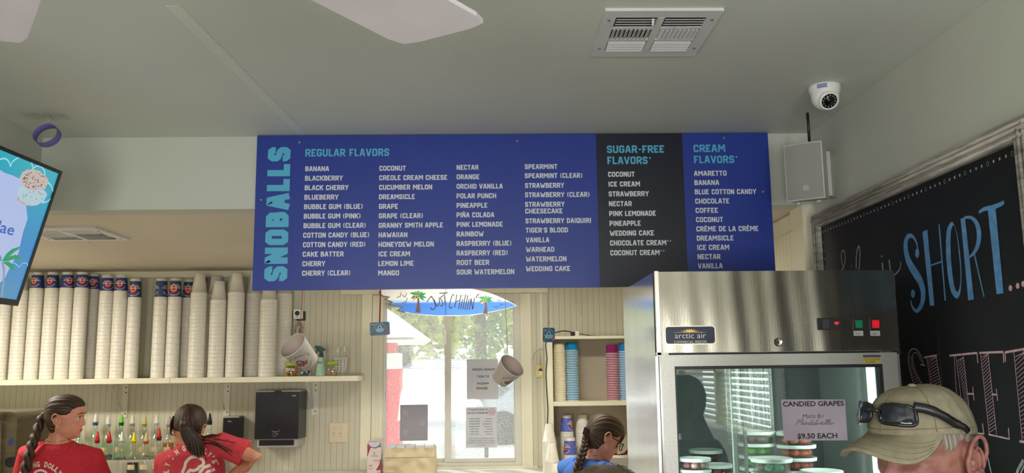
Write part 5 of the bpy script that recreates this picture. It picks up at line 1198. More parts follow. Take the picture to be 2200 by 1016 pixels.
# stainless machine at the left edge
YM = 5.05; a = at(40, 884, YM); xm1 = a.x; zt_ = a.z
STL = mat('brushed_steel', (118, 108, 90), .34, metal=1, vary=.12, scale=3, stretch=(1, 1, 12), bump=.02, bscale=90)
t = thing('ice_shaver', 'stainless ice shaving machine at the edge of the back room', 'machine', (xm1-.3, YM+.25, .95))
P = Plane((0, YM, 0), (1, 0, 0), (0, 0, 1)); m = MB()
m.poly(P, [(xm1-.55, .95), (xm1, .95), (xm1-.004, zt_-.05)]+[(xm1-.05+.046*math.cos(R(q)), zt_-.05+.05*math.sin(R(q))) for q in range(10, 91, 16)]+[(xm1-.55, zt_)], -.5, 0, th=.5); m.build('housing', STL, t)
m = MB(); b_ = P.uv(12, 893); c_ = P.uv(5, 1030); m.poly(P, [(xm1-.5, c_[1]), (c_[0], c_[1]), (b_[0]-.008, b_[1]-.04), (xm1-.5, b_[1]-.04)], .001, 0, th=.02); m.build('door', STL, t)
m = MB(); d_ = P.uv(15, 891); m.obox(V(((xm1-.5+d_[0])/2, YM-.022, d_[1]-.012)), (V(((d_[0]-xm1+.5)/2, 0, 0)), V((0, .02, 0)), V((0, -.012, .02)))); m.build('ledge', STL, t)
m = MB(); c_ = P.uv(24, 948); kk = YM/FPX
m.poly(P, [(c_[0]+x*kk, c_[1]+y*kk) for x, y in ((-7, -4), (-6, 1), (-2, 6), (1, 8), (5, 5), (7, 0), (6, -4), (4, -9), (-3, -9))], .0012, 0); m.build('emblem', mat('shaver_blue', (58, 74, 122), .4, vary=.2), t)
m = MB(); c_ = P.uv(24, 992); m.lathe([(0, 0), (.026, 0), (.030, .004), (.030, .008), (.022, .006), (0, .006)], Matrix.Translation(P.p(c_[0], c_[1])) @ Matrix.Rotation(R(90), 4, 'X'), 24); m.build('knob', BLACK, t)
t2 = MB(); t2.bbox(xm1-.9, xm1+.06, 4.95, 5.65, .0, .9495, .005); tag(t2.build('machine_table', STL), 'steel work table under the ice shaving machine', 'table')
# ================================================================ glass-door freezer
YF = 2.75; FB = 3.425
k = YF/FPX; FP = Plane((0, YF, 0), (1, 0, 0), (0, 0, 1)); F = lambda x, y: FP.uv(x, y)
fx0 = F(1405, 584)[0]; fx1 = F(1921, 600)[0]+.012; fz1 = F(1405, 584)[1]; fzh = F(1500, 757)[1]
STEEL = mat('freezer_steel', (160, 155, 144), .20, metal=1, vary=.07, scale=2.2, stretch=(10, 1, .35), bump=.03, bscale=40)
STEELD = mat('freezer_door_steel', (176, 174, 168), .42, metal=1, vary=.05, scale=160, bump=.03, bscale=400)
SIDE = mat('freezer_side_steel', (204, 206, 204), .16, metal=1, vary=.05, scale=1.5, stretch=(1, 8, .3), bump=.015, bscale=20)
t = thing('freezer', 'stainless glass-door freezer standing beside the black chalkboard', 'freezer', ((fx0+fx1)/2, (YF+FB)/2, 0))
# gently buckled head panel (sheet steel waves, right end bends away)
def bend(u): return 0 if u < .68 else (.085*(u-.68)**2/.16 if u < .76 else .085*.04+.085*(u-.76))
m = MB(); nx, nz = 120, 8; vs = []
for i in range(nx+1):
    for j in range(nz+1):
        u = i/nx; v = j/nz; x = fx0+(fx1-fx0)*u
        wv = 1-.8*max(0, min(1, (u-.70)/.07)); dy = wv*(.0010*math.sin(u*34+1.2*math.sin(v*2.2))*(.4+.6*u)+.0014*math.sin(u*13+.9+v*.8)+.0004*math.sin(u*71+v*1.7))+bend(u)-.0015*math.sin(v*math.pi)
        vs.append(V((x, YF+dy, fzh+(fz1-fzh)*v)))
m.add(vs, [(i*(nz+1)+j, (i+1)*(nz+1)+j, (i+1)*(nz+1)+j+1, i*(nz+1)+j+1) for i in range(nx) for j in range(nz)], 0, True)
b = len(m.v); m.box(fx0, fx1, YF+.026, YF+.0305, fzh, fz1)
m.build('head_panel', STEEL, t)
m = MB(); m.box(fx0+.001, fx0+.013, YF-.004, YF+.012, fzh-.01, fz1+.002); m.build('corner_trim', mat('trim_steel_bright', (214, 212, 206), .25, metal=1, vary=.05), t)
m = MB()
m.box(fx0, fx0+.02, YF+.031, FB, .10, fz1); sd = m.build('side_panel', SIDE, t)
m = MB(); m.box(fx1-.02, fx1, YF+.031, FB, .10, fz1); m.build('side_panel', SIDE, t)
m = MB(); m.box(fx0+.0205, fx1-.0205, YF+.031, FB-.0205, fz1-.02, fz1); m.build('top_panel', STEELD, t)
m = MB(); m.box(fx0+.0205, fx1-.0205, FB-.02, FB, .10, fz1); m.build('back_panel', STEELD, t)
m = MB(); m.box(fx0, fx1, YF+.0, FB, .06, .0995); m.build('plinth', BLACK, t)
m = MB()
for x in (fx0+.06, fx1-.06):
    for y in (YF+.08, FB-.08): m.lathe([(0, 0), (.02, 0), (.02, .059), (0, .059)], Matrix.Translation((x, y, 0)), 10)
m.build('foot', BLACK, t)
# gap, hinge plates
m = MB(); m.box(fx0+.014, fx1-.002, YF+.012, YF+.03, fzh-.012, fzh-.001); m.build('gap_seal', BLACK, t)
m = MB(); a = F(1410, 763); b_ = F(1436, 757); m.box(a[0], b_[0], YF-.004, YF+.012, a[1], b_[1]); m.build('hinge', STEEL, t)
m = MB(); a = F(1888, 758); b_ = F(1915, 754); m.box(a[0], b_[0], YF-.004, YF+.010, a[1], b_[1]); m.build('hinge', STEEL, t)
# badge
INKN = mat('badge_navy', (26, 34, 66), .3, vary=.05); SILV = mat('badge_silver_edge', (206, 200, 186), .25, metal=1, vary=.05); GOLD = mat('badge_gold', (214, 176, 106), .3, metal=.6, vary=.1)
def rrect(x0, y0, x1, y1, r, n=5):
    return arc(x1-r, y1-r, r, r, 0, 90, n)+arc(x0+r, y1-r, r, r, 90, 180, n)+arc(x0+r, y0+r, r, r, 180, 270, n)+arc(x1-r, y0+r, r, r, 270, 360, n)
a = F(1428, 741); b_ = F(1536, 699)
m = MB(); m.poly(FP, rrect(a[0], a[1], b_[0], b_[1], .011), .0005, 0, th=.005); bd = m.build('badge', SILV, t)
m = MB(); q = .0034; m.poly(FP, rrect(a[0]+q, a[1]+q, b_[0]-q, b_[1]-q, .009), .0056, 0); m.build('badge_field', INKN, bd)
m = MB(); u, v = F(1449, 727); u2 = F(1516, 727)[0]; text(m, FP, 'arctic air', u, v, u2, cap=12.5*k, bold=-.004, lift=.0064); u, v = F(1447, 737.5); u2 = F(1518, 737)[0]; text(m, FP, 'COMMERCIAL FREEZER', u, v, u2, cap=5.6*k, bold=-.004, lift=.0064); m.build('lettering', mat('badge_letter', (222, 222, 216), .3, vary=.02), bd)
m = MB(); cx, cy = F(1481, 713)
m.poly(FP, [(cx+5.5*k*math.cos(R(q)), cy+5*k*math.sin(R(q))) for q in range(0, 181, 20)], .0064, 0)
for q, l in ((8, 20), (22, 15), (40, 12), (60, 10), (90, 9), (120, 10), (140, 12), (158, 15), (172, 20)):
    m.stroke(FP, [(cx+5*k*math.cos(R(q)), cy+4*k*math.sin(R(q))), (cx+l*k*math.cos(R(q)), cy+l*.8*k*math.sin(R(q)))], [1.6*k, .2*k], .0064)
m.stroke(FP, [(cx-36*k, cy-1*k), (cx, cy-.6*k), (cx+36*k, cy-1*k)], [.2*k, 1.2*k, .2*k], .0063); m.build('sunburst', GOLD, bd)
# lock
cx, cy = F(1672, 735); M = Matrix.Translation(FP.p(cx, cy)) @ Matrix.Rotation(R(90), 4, 'X')
m = MB(); m.lathe([(9.2*k, -.001), (9.2*k, .003), (7.6*k, .005), (6.8*k, .004), (0, .004)], M, 28, mis=[1, 1, 0, 0]); lk = m.build('lock', [mat('chrome', (226, 226, 224), .12, metal=1, vary=.03), BLACK], t)
m = MB(); m.poly(FP, [(cx-3.4*k, cy), (cx, cy+2.6*k), (cx+3.4*k, cy), (cx, cy-2.6*k)], .0046, 0); m.build('keyhole', BLACK, lk)
# thermometer and switches, on the panel's bent end
def prow(px): return bend((F(px, 690)[0]-fx0)/(fx1-fx0))
RLED = mat('led_red', (255, 40, 40), .3, vary=0, emit=2.2, emitcol=(255, 30, 40)); GLED = mat('switch_green', (18, 110, 74), .25, vary=.1, emit=.12, emitcol=(30, 160, 110)); RSW = mat('switch_red_lit', (230, 30, 40), .25, vary=.05, emit=.25, emitcol=(240, 30, 45))
def P3(px): return Plane((0, YF+prow(px)-.002, 0), (1, 0, 0), (0, 0, 1))
P = P3(1780); a = P.uv(1755, 709); b_ = P.uv(1807, 683)
m = MB(); m.box(a[0], b_[0], YF+prow(1780)-.012, YF+.018, a[1], b_[1]); th = m.build('thermostat', BLACK, t)
P = Plane((0, YF+prow(1780)-.0125, 0), (1, 0, 0), (0, 0, 1)); m = MB(); c = P.uv(1798, 695); s = .0042
for seg in (((-1.5, 1), (-.4, 1)), ((-.4, 1), (-.4, -1.2)), ((-1.5, 1), (-1.5, 0)), ((-1.5, 0), (-.4, 0)), ((.3, 1), (1.2, 1)), ((1.2, 1), (1.2, 0)), ((.3, 0), (1.2, 0)), ((.3, 1), (.3, 0))):
    m.stroke(P, [(c[0]+seg[0][0]*s, c[1]+seg[0][1]*s), (c[0]+seg[1][0]*s, c[1]+seg[1][1]*s)], .0016, .0004)
m.build('display_digits', RLED, th)
m = MB(); a = P.uv(1768, 706); b_ = P.uv(1780, 686); m.box(a[0], b_[0], YF+prow(1780)-.0145, YF+prow(1780)-.0122, a[1], b_[1]); m.build('button_pad', mat('dark_grey_pad', (52, 52, 54), .4, vary=.1), th)
for px, lab, mm, txt in ((1843.5, 'green lit rocker switch', GLED, 'Power'), (1879.5, 'red lit rocker switch', RSW, 'Light')):
    P = P3(px); a = P.uv(px-10.5, 709); b_ = P.uv(px+10, 684)
    m = MB(); m.box(a[0], b_[0], P.o.y-.004, P.o.y+.02, a[1], b_[1]); sw = tag(m.build('switch', BLACK, t), lab)
    m = MB(); a = P.uv(px-6.5, 704); b_ = P.uv(px+6.5, 688); c_ = ((a[0]+b_[0])/2, (a[1]+b_[1])/2); m.obox(P.p(c_[0], c_[1], .006), (V(((b_[0]-a[0])/2, 0, 0)), V((0, .0005, .0)) + V((0, .002, .001)), V((0, -.0015, (b_[1]-a[1])/2)))); m.build('rocker', mm, sw)
    m = MB(); a = P.uv(px-9.5, 721.5); b_ = P.uv(px+10, 710.5); m.box(a[0], b_[0], P.o.y-.0025, P.o.y-.0005, a[1], b_[1]); lb = m.build('label_tape', mat('tape_grey_white', (176, 178, 180), .5, vary=.04), t)
    P2_ = Plane((0, P.o.y-.0026, 0), (1, 0, 0), (0, 0, 1)); m = MB(); a = P2_.uv(px-6.5, 718.5); text(m, P2_, txt, a[0], a[1], a[0]+13*k, cap=5*k, bold=.0, lift=.0003); m.build('lettering', INK, lb)
# door: mitred frame, glass, gasket, inner lining
dz1 = F(1422, 763)[1]; dx0 = F(1419, 765)[0]; dx1 = F(1926, 765)[0]-.004; dz0 = .14
gx0 = F(1449, 788)[0]; gx1 = F(1893, 788)[0]; gz1 = F(1449, 787)[1]; gz0 = .24
gx0 = F(1452, 900)[0]
P = Plane((0, YF-.012, 0), (1, 0, 0), (0, 0, 1))
m = MB()
for pts in (((dx0, dz1), (gx0, gz1), (gx1, gz1), (dx1, dz1)), ((dx0, dz0), (gx0, gz0), (gx0, gz1), (dx0, dz1)), ((dx1, dz1), (gx1, gz1), (gx1, gz0), (dx1, dz0)), ((dx0, dz0), (dx1, dz0), (gx1, gz0), (gx0, gz0))):
    m.poly(P, list(pts)[::-1], -.036, 0, th=.036)
dr = m.build('door', STEELD, t)
m = MB(); g = .010
m.box(gx0, gx1, YF-.006, YF+.02, gz1-g, gz1); m.box(gx0, gx1, YF-.006, YF+.02, gz0, gz0+g); m.box(gx0, gx0+g*.6, YF-.006, YF+.02, gz0+g, gz1-g); m.box(gx1-g, gx1, YF-.006, YF+.02, gz0+g, gz1-g); m.build('gasket', BLACK, dr)
m = MB(); m.box(gx0+g*.6, gx1-g, YF-.003, YF+.002, gz0+g, gz1-g); m.build('glass', glassmat('freezer_glass', (226, 236, 232), .06, .01), dr)
m = MB(); m.bbox(gx1+.008, gx1+.024, YF-.055, YF-.045, .85, 1.45, .004)
for z in (.88, 1.42): m.bbox(gx1+.01, gx1+.022, YF-.046, YF-.0125, z-.015, z+.015, .003)
m.build('handle', STEEL, dr)
# inside: liner box, posts, light, shelves
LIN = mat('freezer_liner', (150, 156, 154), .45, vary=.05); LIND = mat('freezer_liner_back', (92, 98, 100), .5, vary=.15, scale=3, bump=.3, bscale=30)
ix0, ix1 = fx0+.05, fx1-.055; iz1 = fzh+.004
m = MB(); m.box(fx0+.0205, ix0, YF+.031, FB-.021, .1005, iz1); m.box(ix1, fx1-.0205, YF+.031, FB-.021, .1005, iz1); m.box(ix0, ix1, YF+.031, FB-.08, iz1, iz1+.05); m.box(ix0, ix1, YF+.031, FB-.08, .1005, .16); m.build('liner', LIN, t)
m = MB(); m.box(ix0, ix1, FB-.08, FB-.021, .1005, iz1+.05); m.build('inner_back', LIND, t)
m = MB()
for px, w in ((1568, 8), (1592, 6)): x = at(px, 850, YF+.09).x; m.box(x, x+w*k, YF+.075, YF+.09, .161, iz1-.001)
m.build('shelf_post', mat('post_silver', (190, 198, 196), .35, metal=.4, vary=.08), t)
m = MB()
for px, l in ((1630, 27), (1638, 30), (1647, 26)): x = at(px, 800, YF+.14).x; m.box(x, x+5*k, YF+.13, YF+.14, iz1-l*k*1.2, iz1-.001)
m.build('price_hook', WHITE, t)
m = MB(); x = ix1-.02; m.box(x-.018, x, YF+.05, YF+.075, .4, iz1-.03); tb = m.build('light_tube', mat('freezer_tube', (236, 250, 246), .3, vary=0, emit=2.6), t)
lamp('freezer_light', 'AREA', 7.5, (.94, 1.0, .97), (x-.03, YF+.10, (iz1+.4)/2+.05), (0, R(90), 0), shape='RECTANGLE', size=1.3, size_y=.03)
m = MB(); m.box(ix0+.002, ix0+.016, YF+.05, YF+.07, .4, iz1-.03); m.build('light_tube', mat('freezer_tube', ''), t)  # second tube, added out of view behind the door frame to brighten the contents
lamp('freezer_light', 'AREA', 4.5, (.94, 1.0, .97), (ix0+.03, YF+.08, (iz1+.4)/2+.05), (0, R(-90), 0), shape='RECTANGLE', size=1.3, size_y=.03)  # fill lamp belonging to the added left tube
WIRE = mat('shelf_wire', (206, 210, 206), .35, metal=.5, vary=.05)
SZ = []
def wire_shelf(z):
    m = MB(); m.tube([V((ix0+.006, YF+.08, z)), V((ix1-.006, YF+.08, z))], .003, 6); m.tube([V((ix0+.006, FB-.09, z)), V((ix1-.006, FB-.09, z))], .003, 6)
    n = 26
    for i in range(n): x = ix0+.01+(ix1-ix0-.02)*i/(n-1); m.tube([V((x, YF+.08, z-.003)), V((x, FB-.09, z-.003))], .0018, 4)
    m.build('wire_shelf', WIRE, t)
SHELFZ = at(1640, 1016, YF+.16).z-.05
wire_shelf(SHELFZ); wire_shelf(SHELFZ-.32); wire_shelf(SHELFZ-.64)
# frosty plastic curtain behind the glass
m = MB(); x0_ = at(1592, 850, YF+.20).x; x1_ = at(1700, 850, YF+.20).x
n = 12; vs = []
for i in range(n+1):
    for j in range(2): vs.append(V((x0_+(x1_-x0_)*i/n, YF+.40+.008*math.sin(i*1.9), (iz1-.002 if j else SHELFZ+.12))))
m.add(vs, [(2*i, 2*i+2, 2*i+3, 2*i+1) for i in range(n)], 0, True); m.build('frost_curtain', glassmat('frosted_film', (206, 214, 200), .08, .2, speckle=.5, haze=.22), t)

# containers of candied grapes
LIDM = mat('container_lid', (226, 234, 228), .4, vary=.02, sss=0); TUBM = glassmat('container_wall', (244, 250, 247), .03, .1)
def container(px, py, Y, rpx, label, cols, z=None, hk=.36, n=16, seed=1):
    """lidded round tub; (px,py) = centre of the lid's upper rim ellipse"""
    k_ = Y/FPX; c = at(px, py, Y); r_ = rpx*k_; h = hk*2*r_; zt = c.z if z is None else z; base = V((c.x, Y, zt-h))
    t2 = thing('candy_container', label, 'container', tuple(base), 'lidded tubs of candied grapes in the freezer')
    m = MB(); M = Matrix.Translation(base); m.lathe([(0, 0), (r_*.80, 0), (r_*.84, .003), (r_*.92, h*.80), (r_*.94, h*.80)], M, 28); m.build('tub', TUBM, t2)
    m = MB(); m.lathe([(r_*.95, h*.72), (r_*.99, h*.72), (r_*1.0, h*.98), (r_*.97, h), (r_*.90, h), (r_*.86, h*.93), (0, h*.93)], M, 32); m.build('lid', LIDM, t2)
    m = MB(); random.seed(seed)
    nr = max(5, int(6*r_/.05))
    for q in range(nr):
        a = 2*math.pi*q/nr+.3; m.ell(base+V((r_*.55*math.cos(a), r_*.55*math.sin(a), h*.36)), (r_*.25, r_*.25, h*.30), random.randrange(len(cols)), 10, 7)
    m.ell(base+V((0, 0, h*.36)), (r_*.25, r_*.25, h*.30), 0, 10, 7)
    tag(m.build('candied_grape', [mat('grape_%d_%d_%d' % c_, c_, .35, vary=.35, scale=160, bump=.4, bscale=500) for c_ in cols], t2), kind='stuff')
    return zt-h
PKC = [(206, 140, 134), (190, 110, 112)]; ORC = [(238, 132, 92), (230, 110, 80)]; RDC = [(226, 104, 96), (206, 82, 84)]; GRC = [(84, 190, 84), (120, 206, 104)]; MIX = [(150, 108, 108), (104, 186, 146)]; DKR = [(150, 80, 82), (166, 88, 86)]
Y1, Y2 = YF+.16, YF+.26
def pile(px, py, Y, rpx, labs, hk=.36, seed=0):
    """a column of tubs, top one measured; the lowest stands on the wire shelf"""
    k_ = Y/FPX; c = at(px, py, Y); h = hk*2*rpx*k_; zt = c.z
    for i, (lab, cols) in enumerate(labs): container(px, py, Y, rpx, lab, cols, z=zt-i*(h+.0006), hk=hk, seed=seed+i)
    return zt-len(labs)*(h+.0006)
pile(1492, 983, Y1, 34, [('top lidded tub of dusty pink candy nearest the door hinge side', PKC), ('lidded tub under the dusty pink one at the hinge side', PKC)], .33, 3)
pile(1516, 965, Y2+.17, 35, [('dark red candy tub standing behind the pink ones', DKR), ('tub below the dark red one behind the pink ones', DKR)], .36, 9)
pile(1540, 996, Y2, 32, [('dark tub with pale lid beside the silver shelf post', DKR)], .40, 12)
pile(1625, 925, Y2+.06, 39, [('top tub of mixed candy on the green column', MIX), ('tub of green candied grapes second in its column', GRC), ('third tub of the column below green grapes', GRC), ('fourth tub of the green column', MIX)], .31, 20)
pile(1657, 983, Y1, 43, [('wide pale-lidded tub in front of the green column', MIX), ('tub beneath the wide pale-lidded one in front', MIX)], .33, 30)
pile(1708, 927, Y2+.02, 41, [('top orange tub half covered by the price sign', ORC), ('bright orange candy tub below the price sign', ORC), ('red candy tub third in the orange column', RDC), ('red candy tub fourth in the orange column', RDC)], .31, 40)
pile(1764, 1010, Y1, 44, [('single pale-lidded tub in front of the red column', RDC)], .36, 50)

# price sign taped inside the glass
P = Plane((0, YF-.0045, 0), (1, 0, 0), (0, 0, 1)); sc = [P.uv(*p) for p in ((1678, 858), (1815, 858), (1821, 946), (1684, 946))]
t = thing('price_sign', 'lilac price sign reading candied grapes taped to the freezer glass', 'sign', tuple(P.p(*sc[3])))
m = MB(); m.poly(P, sc, 0, 0, th=.0008); m.build('sheet', mat('lilac_paper', (178, 166, 182), .6, vary=.06, scale=9), t)
BLKI = mat('black_ink', (16, 14, 20), .5, vary=0)
m = MB()
def sl(txt, x0, y, x1, cap, bold): a = P.uv(x0, y); b = P.uv(x1, y); text(m, P, txt, a[0], a[1], b[0], cap=cap*k, bold=bold, lift=.0012)
sl('CANDIED GRAPES', 1682, 873, 1813, 10.5, .025); sl('$9.50 EACH', 1713, 942, 1799, 10.8, .025); sl('M', 1725, 898, 1734, 8.4, -.005); sl('ADE', 1735, 898, 1752, 6.8, -.005); sl('B', 1757, 898, 1763, 8.4, -.005); sl('Y', 1764, 898, 1770, 6.8, -.005)
hw = lambda pts, w=.9: m.stroke(P, [P.uv(*p) for p in smooth2(pts, 4)], w*k, .0012)
hw([(1709, 913), (1713, 907), (1716, 901), (1718, 908), (1722, 902), (1725, 901), (1723, 908), (1722, 912), (1726, 909)])
hw([(1731, 907), (1727, 909), (1727, 912), (1731, 911), (1733, 907), (1732, 911), (1736, 910)]); hw([(1742, 907), (1737, 909), (1737, 912), (1741, 911), (1747, 901), (1743, 908), (1742, 912), (1747, 910)]); hw([(1751, 907), (1747, 909), (1747, 912), (1751, 911), (1757, 901), (1753, 908), (1752, 912), (1756, 910)])
hw([(1757, 908), (1756, 911), (1760, 910), (1765, 909), (1768, 907), (1765, 907), (1763, 910), (1766, 912), (1772, 909)]); hw([(1772, 909), (1778, 903), (1778, 901), (1775, 904), (1773, 911), (1777, 910), (1783, 903), (1783, 901), (1780, 904), (1778, 911), (1782, 910)]); hw([(1788, 908), (1784, 908), (1783, 911), (1787, 911), (1792, 908)])
m.build('lettering', BLKI, t)
# service sticker on the door frame
P = Plane((0, YF-.0122, 0), (1, 0, 0), (0, 0, 1))
t = thing('service_sticker', 'small yellow and blue service sticker on the freezer door frame', 'sticker', tuple(P.p(*P.uv(1854, 779))))
m = MB(); m.poly(P, [P.uv(*p) for p in ((1854, 779.5), (1892, 779.5), (1892, 767.5), (1854, 767.5))], 0, 0, th=.0006); m.poly(P, [P.uv(*p) for p in ((1854, 767.5), (1892, 767), (1892, 762.5), (1854, 762.5))], 0, 1, th=.0006); m.build('sticker', [mat('sticker_yellow', (196, 174, 52), .5, vary=.05), mat('sticker_blue', (60, 66, 120), .5, vary=.05)], t)
m = MB(); sl('GASKETGUY', 1855, 767, 1891, 3.6, .02); P_ = P
for y, s_ in ((771, 'Parts & Service'), (774.5, '1-877-434-0399'), (779, '# 23463')): sl(s_, 1856 if y < 778 else 1860, y, 1890 if y < 778 else 1880, 2.4 if y < 778 else 3.2, .02)
tag(m.build('lettering', [INK], t), None)
# ================================================================ chalkboard on the right wall
CH = mat('chalkboard_black', (27, 29, 34), .62, vary=.14, scale=5, spec=.3); CHB = mat('chalk_blue', (98, 152, 206), .8, vary=.12, scale=40); CHP = mat('chalk_pink', (222, 178, 188), .8, vary=.15, scale=60); CHW = mat('chalk_white', (176, 180, 190), .8, vary=.15, scale=60)
FRM = mat('driftwood_frame', (172, 166, 158), .6, vary=.22, scale=14, stretch=(1, .6, 6), bump=.3, bscale=30)
XC = XR-.018
CP = Plane((XC, 0, 0), (0, -1, 0), (0, 0, 1)); Q = lambda *p: CP.uv(*p)
io = Q(1764, 488); ie = Q(2190, 304); z1i = (io[1]+ie[1])/2; ua = io[0]; ub_ = ie[0]; z0i = 1.02; fwid = .062
t = thing('chalkboard', 'large framed chalkboard hand-lettered in blue and pink on the side wall', 'chalkboard', (XR, -(ua+ub_)/2, z0i))
m = MB(); m.box(XC, XR-.0005, -ub_, -ua, z0i, z1i); m.build('board', CH, t)
def fr(pts, name='frame_rail'):
    m = MB(); m.poly(CP, pts, -.017, 0, th=.034)
    c = [(sum(p[0] for p in pts)/4, sum(p[1] for p in pts)/4)]
    m.build(name, FRM, t)
w = fwid
fr([(ua, z1i), (ub_, z1i), (ub_+w, z1i+w), (ua-w, z1i+w)]); fr([(ua-w, z0i-w), (ub_+w, z0i-w), (ub_, z0i), (ua, z0i)])
fr([(ua-w, z0i-w), (ua, z0i), (ua, z1i), (ua-w, z1i+w)]); fr([(ub_, z0i), (ub_+w, z0i-w), (ub_+w, z1i+w), (ub_, z1i)])
m = MB()
for q, h in ((.010, .021), (.030, .025), (.046, .021)):
    m.tube([CP.p(ua-w*.9, z1i+q, h-.004), CP.p(ub_+w*.9, z1i+q, h-.004)], .006, 6); m.tube([CP.p(ua-q, z0i, h-.004), CP.p(ua-q, z1i+q, h-.004)], .006, 6); m.tube([CP.p(ub_+q, z0i, h-.004), CP.p(ub_+q, z1i+q, h-.004)], .006, 6)
m.build('molding', FRM, t)
# unseen plain chalkboard added further along this wall to darken the bent steel's reflection
t2 = thing('chalkboard', 'unseen plain chalkboard added nearer the viewer to darken the freezer reflection', 'chalkboard', (XR, 1.7, 1.1))
MB().box(XC, XR-.0005, 1.26, 2.10, 1.1, 2.40).build('board', CH, t2)
m2 = MB(); m2.box(XC-.012, XR-.0005, 1.22, 1.2595, 1.06, 2.44); m2.box(XC-.012, XR-.0005, 2.1005, 2.14, 1.06, 2.44); m2.box(XC-.012, XR-.0005, 1.26, 2.10, 2.4005, 2.44); m2.box(XC-.012, XR-.0005, 1.26, 2.10, 1.06, 1.0995); m2.build('frame', FRM, t2)
# border of dots and rings
m = MB(); n = 0; k3 = .0042
u = ua+.018; i = 0
while u < ub_-.01:
    ring = (i % 4 == 2)
    if ring: m.stroke(CP, [(u+k3*1.25*math.cos(R(a)), z1i-.024+k3*1.5*math.sin(R(a))) for a in range(0, 360, 30)], .0012, .0008, 0, True)
    else: m.dot(CP, u, z1i-.024, k3*.9, .0008, 1 if i % 8 in (3, 4, 5) else 0, 10, k3*1.15)
    u += .030; i += 1
for uu in (ua+.018, ub_-.016):
    v = z1i-.07; i = 1
    while v > z0i+.02:
        if i % 4 == 0: m.stroke(CP, [(uu+k3*1.25*math.cos(R(a)), v+k3*1.5*math.sin(R(a))) for a in range(0, 360, 30)], .0012, .0008, 0, True)
        else: m.dot(CP, uu, v, k3*.9, .0008, 1 if i % 3 == 0 else 0, 10, k3*1.15)
        v -= .036; i += 1
tag(m.build('dot_border', [CHW, CHP], t), kind='stuff')
_lf = [0]
def lft():
    _lf[0] += 1; return .0009+.00004*(_lf[0] % 40)
m = MB(); S = lambda pts, w_, mi=0, sm=True, n_=5: m.stroke(CP, [Q(*p) for p in (smooth2(pts, n_) if sm else pts)], w_, lft(), mi)
PL = lambda pts, mi=0: m.poly(CP, [Q(*p) for p in pts], lft(), mi)
# SHORT, traced stroke by stroke
def band(l, r, mi=0): PL(list(l)+list(r)[::-1], mi)
def curve(pts, ws, mi=0): # width list in photo pixels -> metres at that depth
    p2 = smooth2([(x, y, w_) for (x, y), w_ in zip(pts, ws)], 6); q = [Q(x, y) for x, y, _ in p2]; wd = [abs(Q(x+w_/2, y)[0]-Q(x-w_/2, y)[0]) for x, y, w_ in p2]
    m.stroke(CP, q, wd, lft(), mi)
curve([(1973, 540), (1969, 520), (1960, 507), (1950, 510), (1946, 530), (1952, 560), (1966, 585), (1978, 605), (1984, 630), (1980, 655), (1970, 668), (1961, 660), (1957, 645)], [2, 3, 4, 6, 9, 10, 11, 11, 10, 7, 4, 3, 2])
m.poly(CP, [Q(1972.5+4.5*math.cos(R(a)), 544+10*math.sin(R(a))) for a in range(0, 360, 24)][::-1], .0030, 0); m.poly(CP, [Q(1963.5+4.5*math.cos(R(a)), 631+9*math.sin(R(a))) for a in range(0, 360, 24)][::-1], .0030, 0)
band([(1982.5, 498), (1998.5, 657)], [(1993, 493.5), (2008, 656)]); band([(2017, 483), (2030, 646)], [(2019.5, 482), (2033, 645)]); band([(1999, 569), (2024, 560)], [(1999, 572), (2024, 564)])
out = smooth2([(2044, 477), (2034, 500), (2034, 560), (2042, 620), (2055, 641), (2064, 628), (2066, 580), (2060, 520), (2052, 486)], 5, True); inn = smooth2([(2048, 484), (2043, 505), (2044, 560), (2050, 610), (2057, 627), (2063, 612), (2064, 580), (2058, 520), (2053, 492)], 5, True)
no = len(out); b0 = len(m.v); m.v += [CP.p(*Q(*p), .0009) for p in out]+[CP.p(*Q(*p), .0009) for p in inn]
for i in range(no): j = (i+1) % no; m.face((b0+i, b0+no+i, b0+no+j, b0+j), 0)
band([(2064.5, 470), (2081, 645)], [(2074, 467), (2093, 643)])
curve([(2072, 468), (2086, 467), (2098, 478), (2104, 500), (2102, 524), (2094, 542), (2083, 553)], [3, 4, 7, 10, 8, 5, 2.5]); band([(2092, 544), (2114, 638)], [(2095, 543), (2116, 637)])
band([(2123, 450), (2142, 632)], [(2139, 440), (2157, 630)]); curve([(2104, 456), (2116, 449), (2134, 445), (2148, 440), (2158, 434)], [4, 5, 6, 6, 5])
m.build('lettering', CHB, t)
m = MB()
for x, y in ((2171.5, 619), (2187, 614), (2199, 610)): m.poly(CP, [Q(x+4*math.cos(R(a)), y+6.5*math.sin(R(a))) for a in range(0, 360, 24)][::-1], .0009, 0)
# SWEET: outlined, hatched
lw = .0034
S([(1984, 784), (1981, 768), (1972, 753), (1963, 749), (1955, 756), (1952, 775), (1957, 800), (1968, 838)], lw); S([(1978, 783), (1988, 785)], lw, sm=False)
S([(1980, 777), (1974, 762), (1967, 757), (1962, 765), (1962, 785), (1972, 810), (1992, 838)], lw*.7)
S([(1986, 768), (2014, 763)], lw*1.6, sm=False); S([(1992, 768), (2004, 850)], lw*.7, sm=False); S([(2012, 764), (2026, 850)], lw*.7, sm=False)
S([(2041, 764), (2100, 758)], lw*1.8, sm=False); S([(2100, 758), (2102, 780)], lw*1.3, sm=False); S([(2051, 766), (2057, 860), (2060, 920)], lw*.7, sm=False); S([(2055, 766), (2072, 905), (2082, 928)], lw*.7, sm=False); S([(2071, 765), (2089, 928)], lw*.7, sm=False)
S([(2088, 929), (2115, 932), (2112, 909)], lw*1.3, sm=False); S([(2079, 846), (2092, 846)], lw*1.4, sm=False); S([(2091, 831), (2094, 860)], lw*1.1, sm=False)
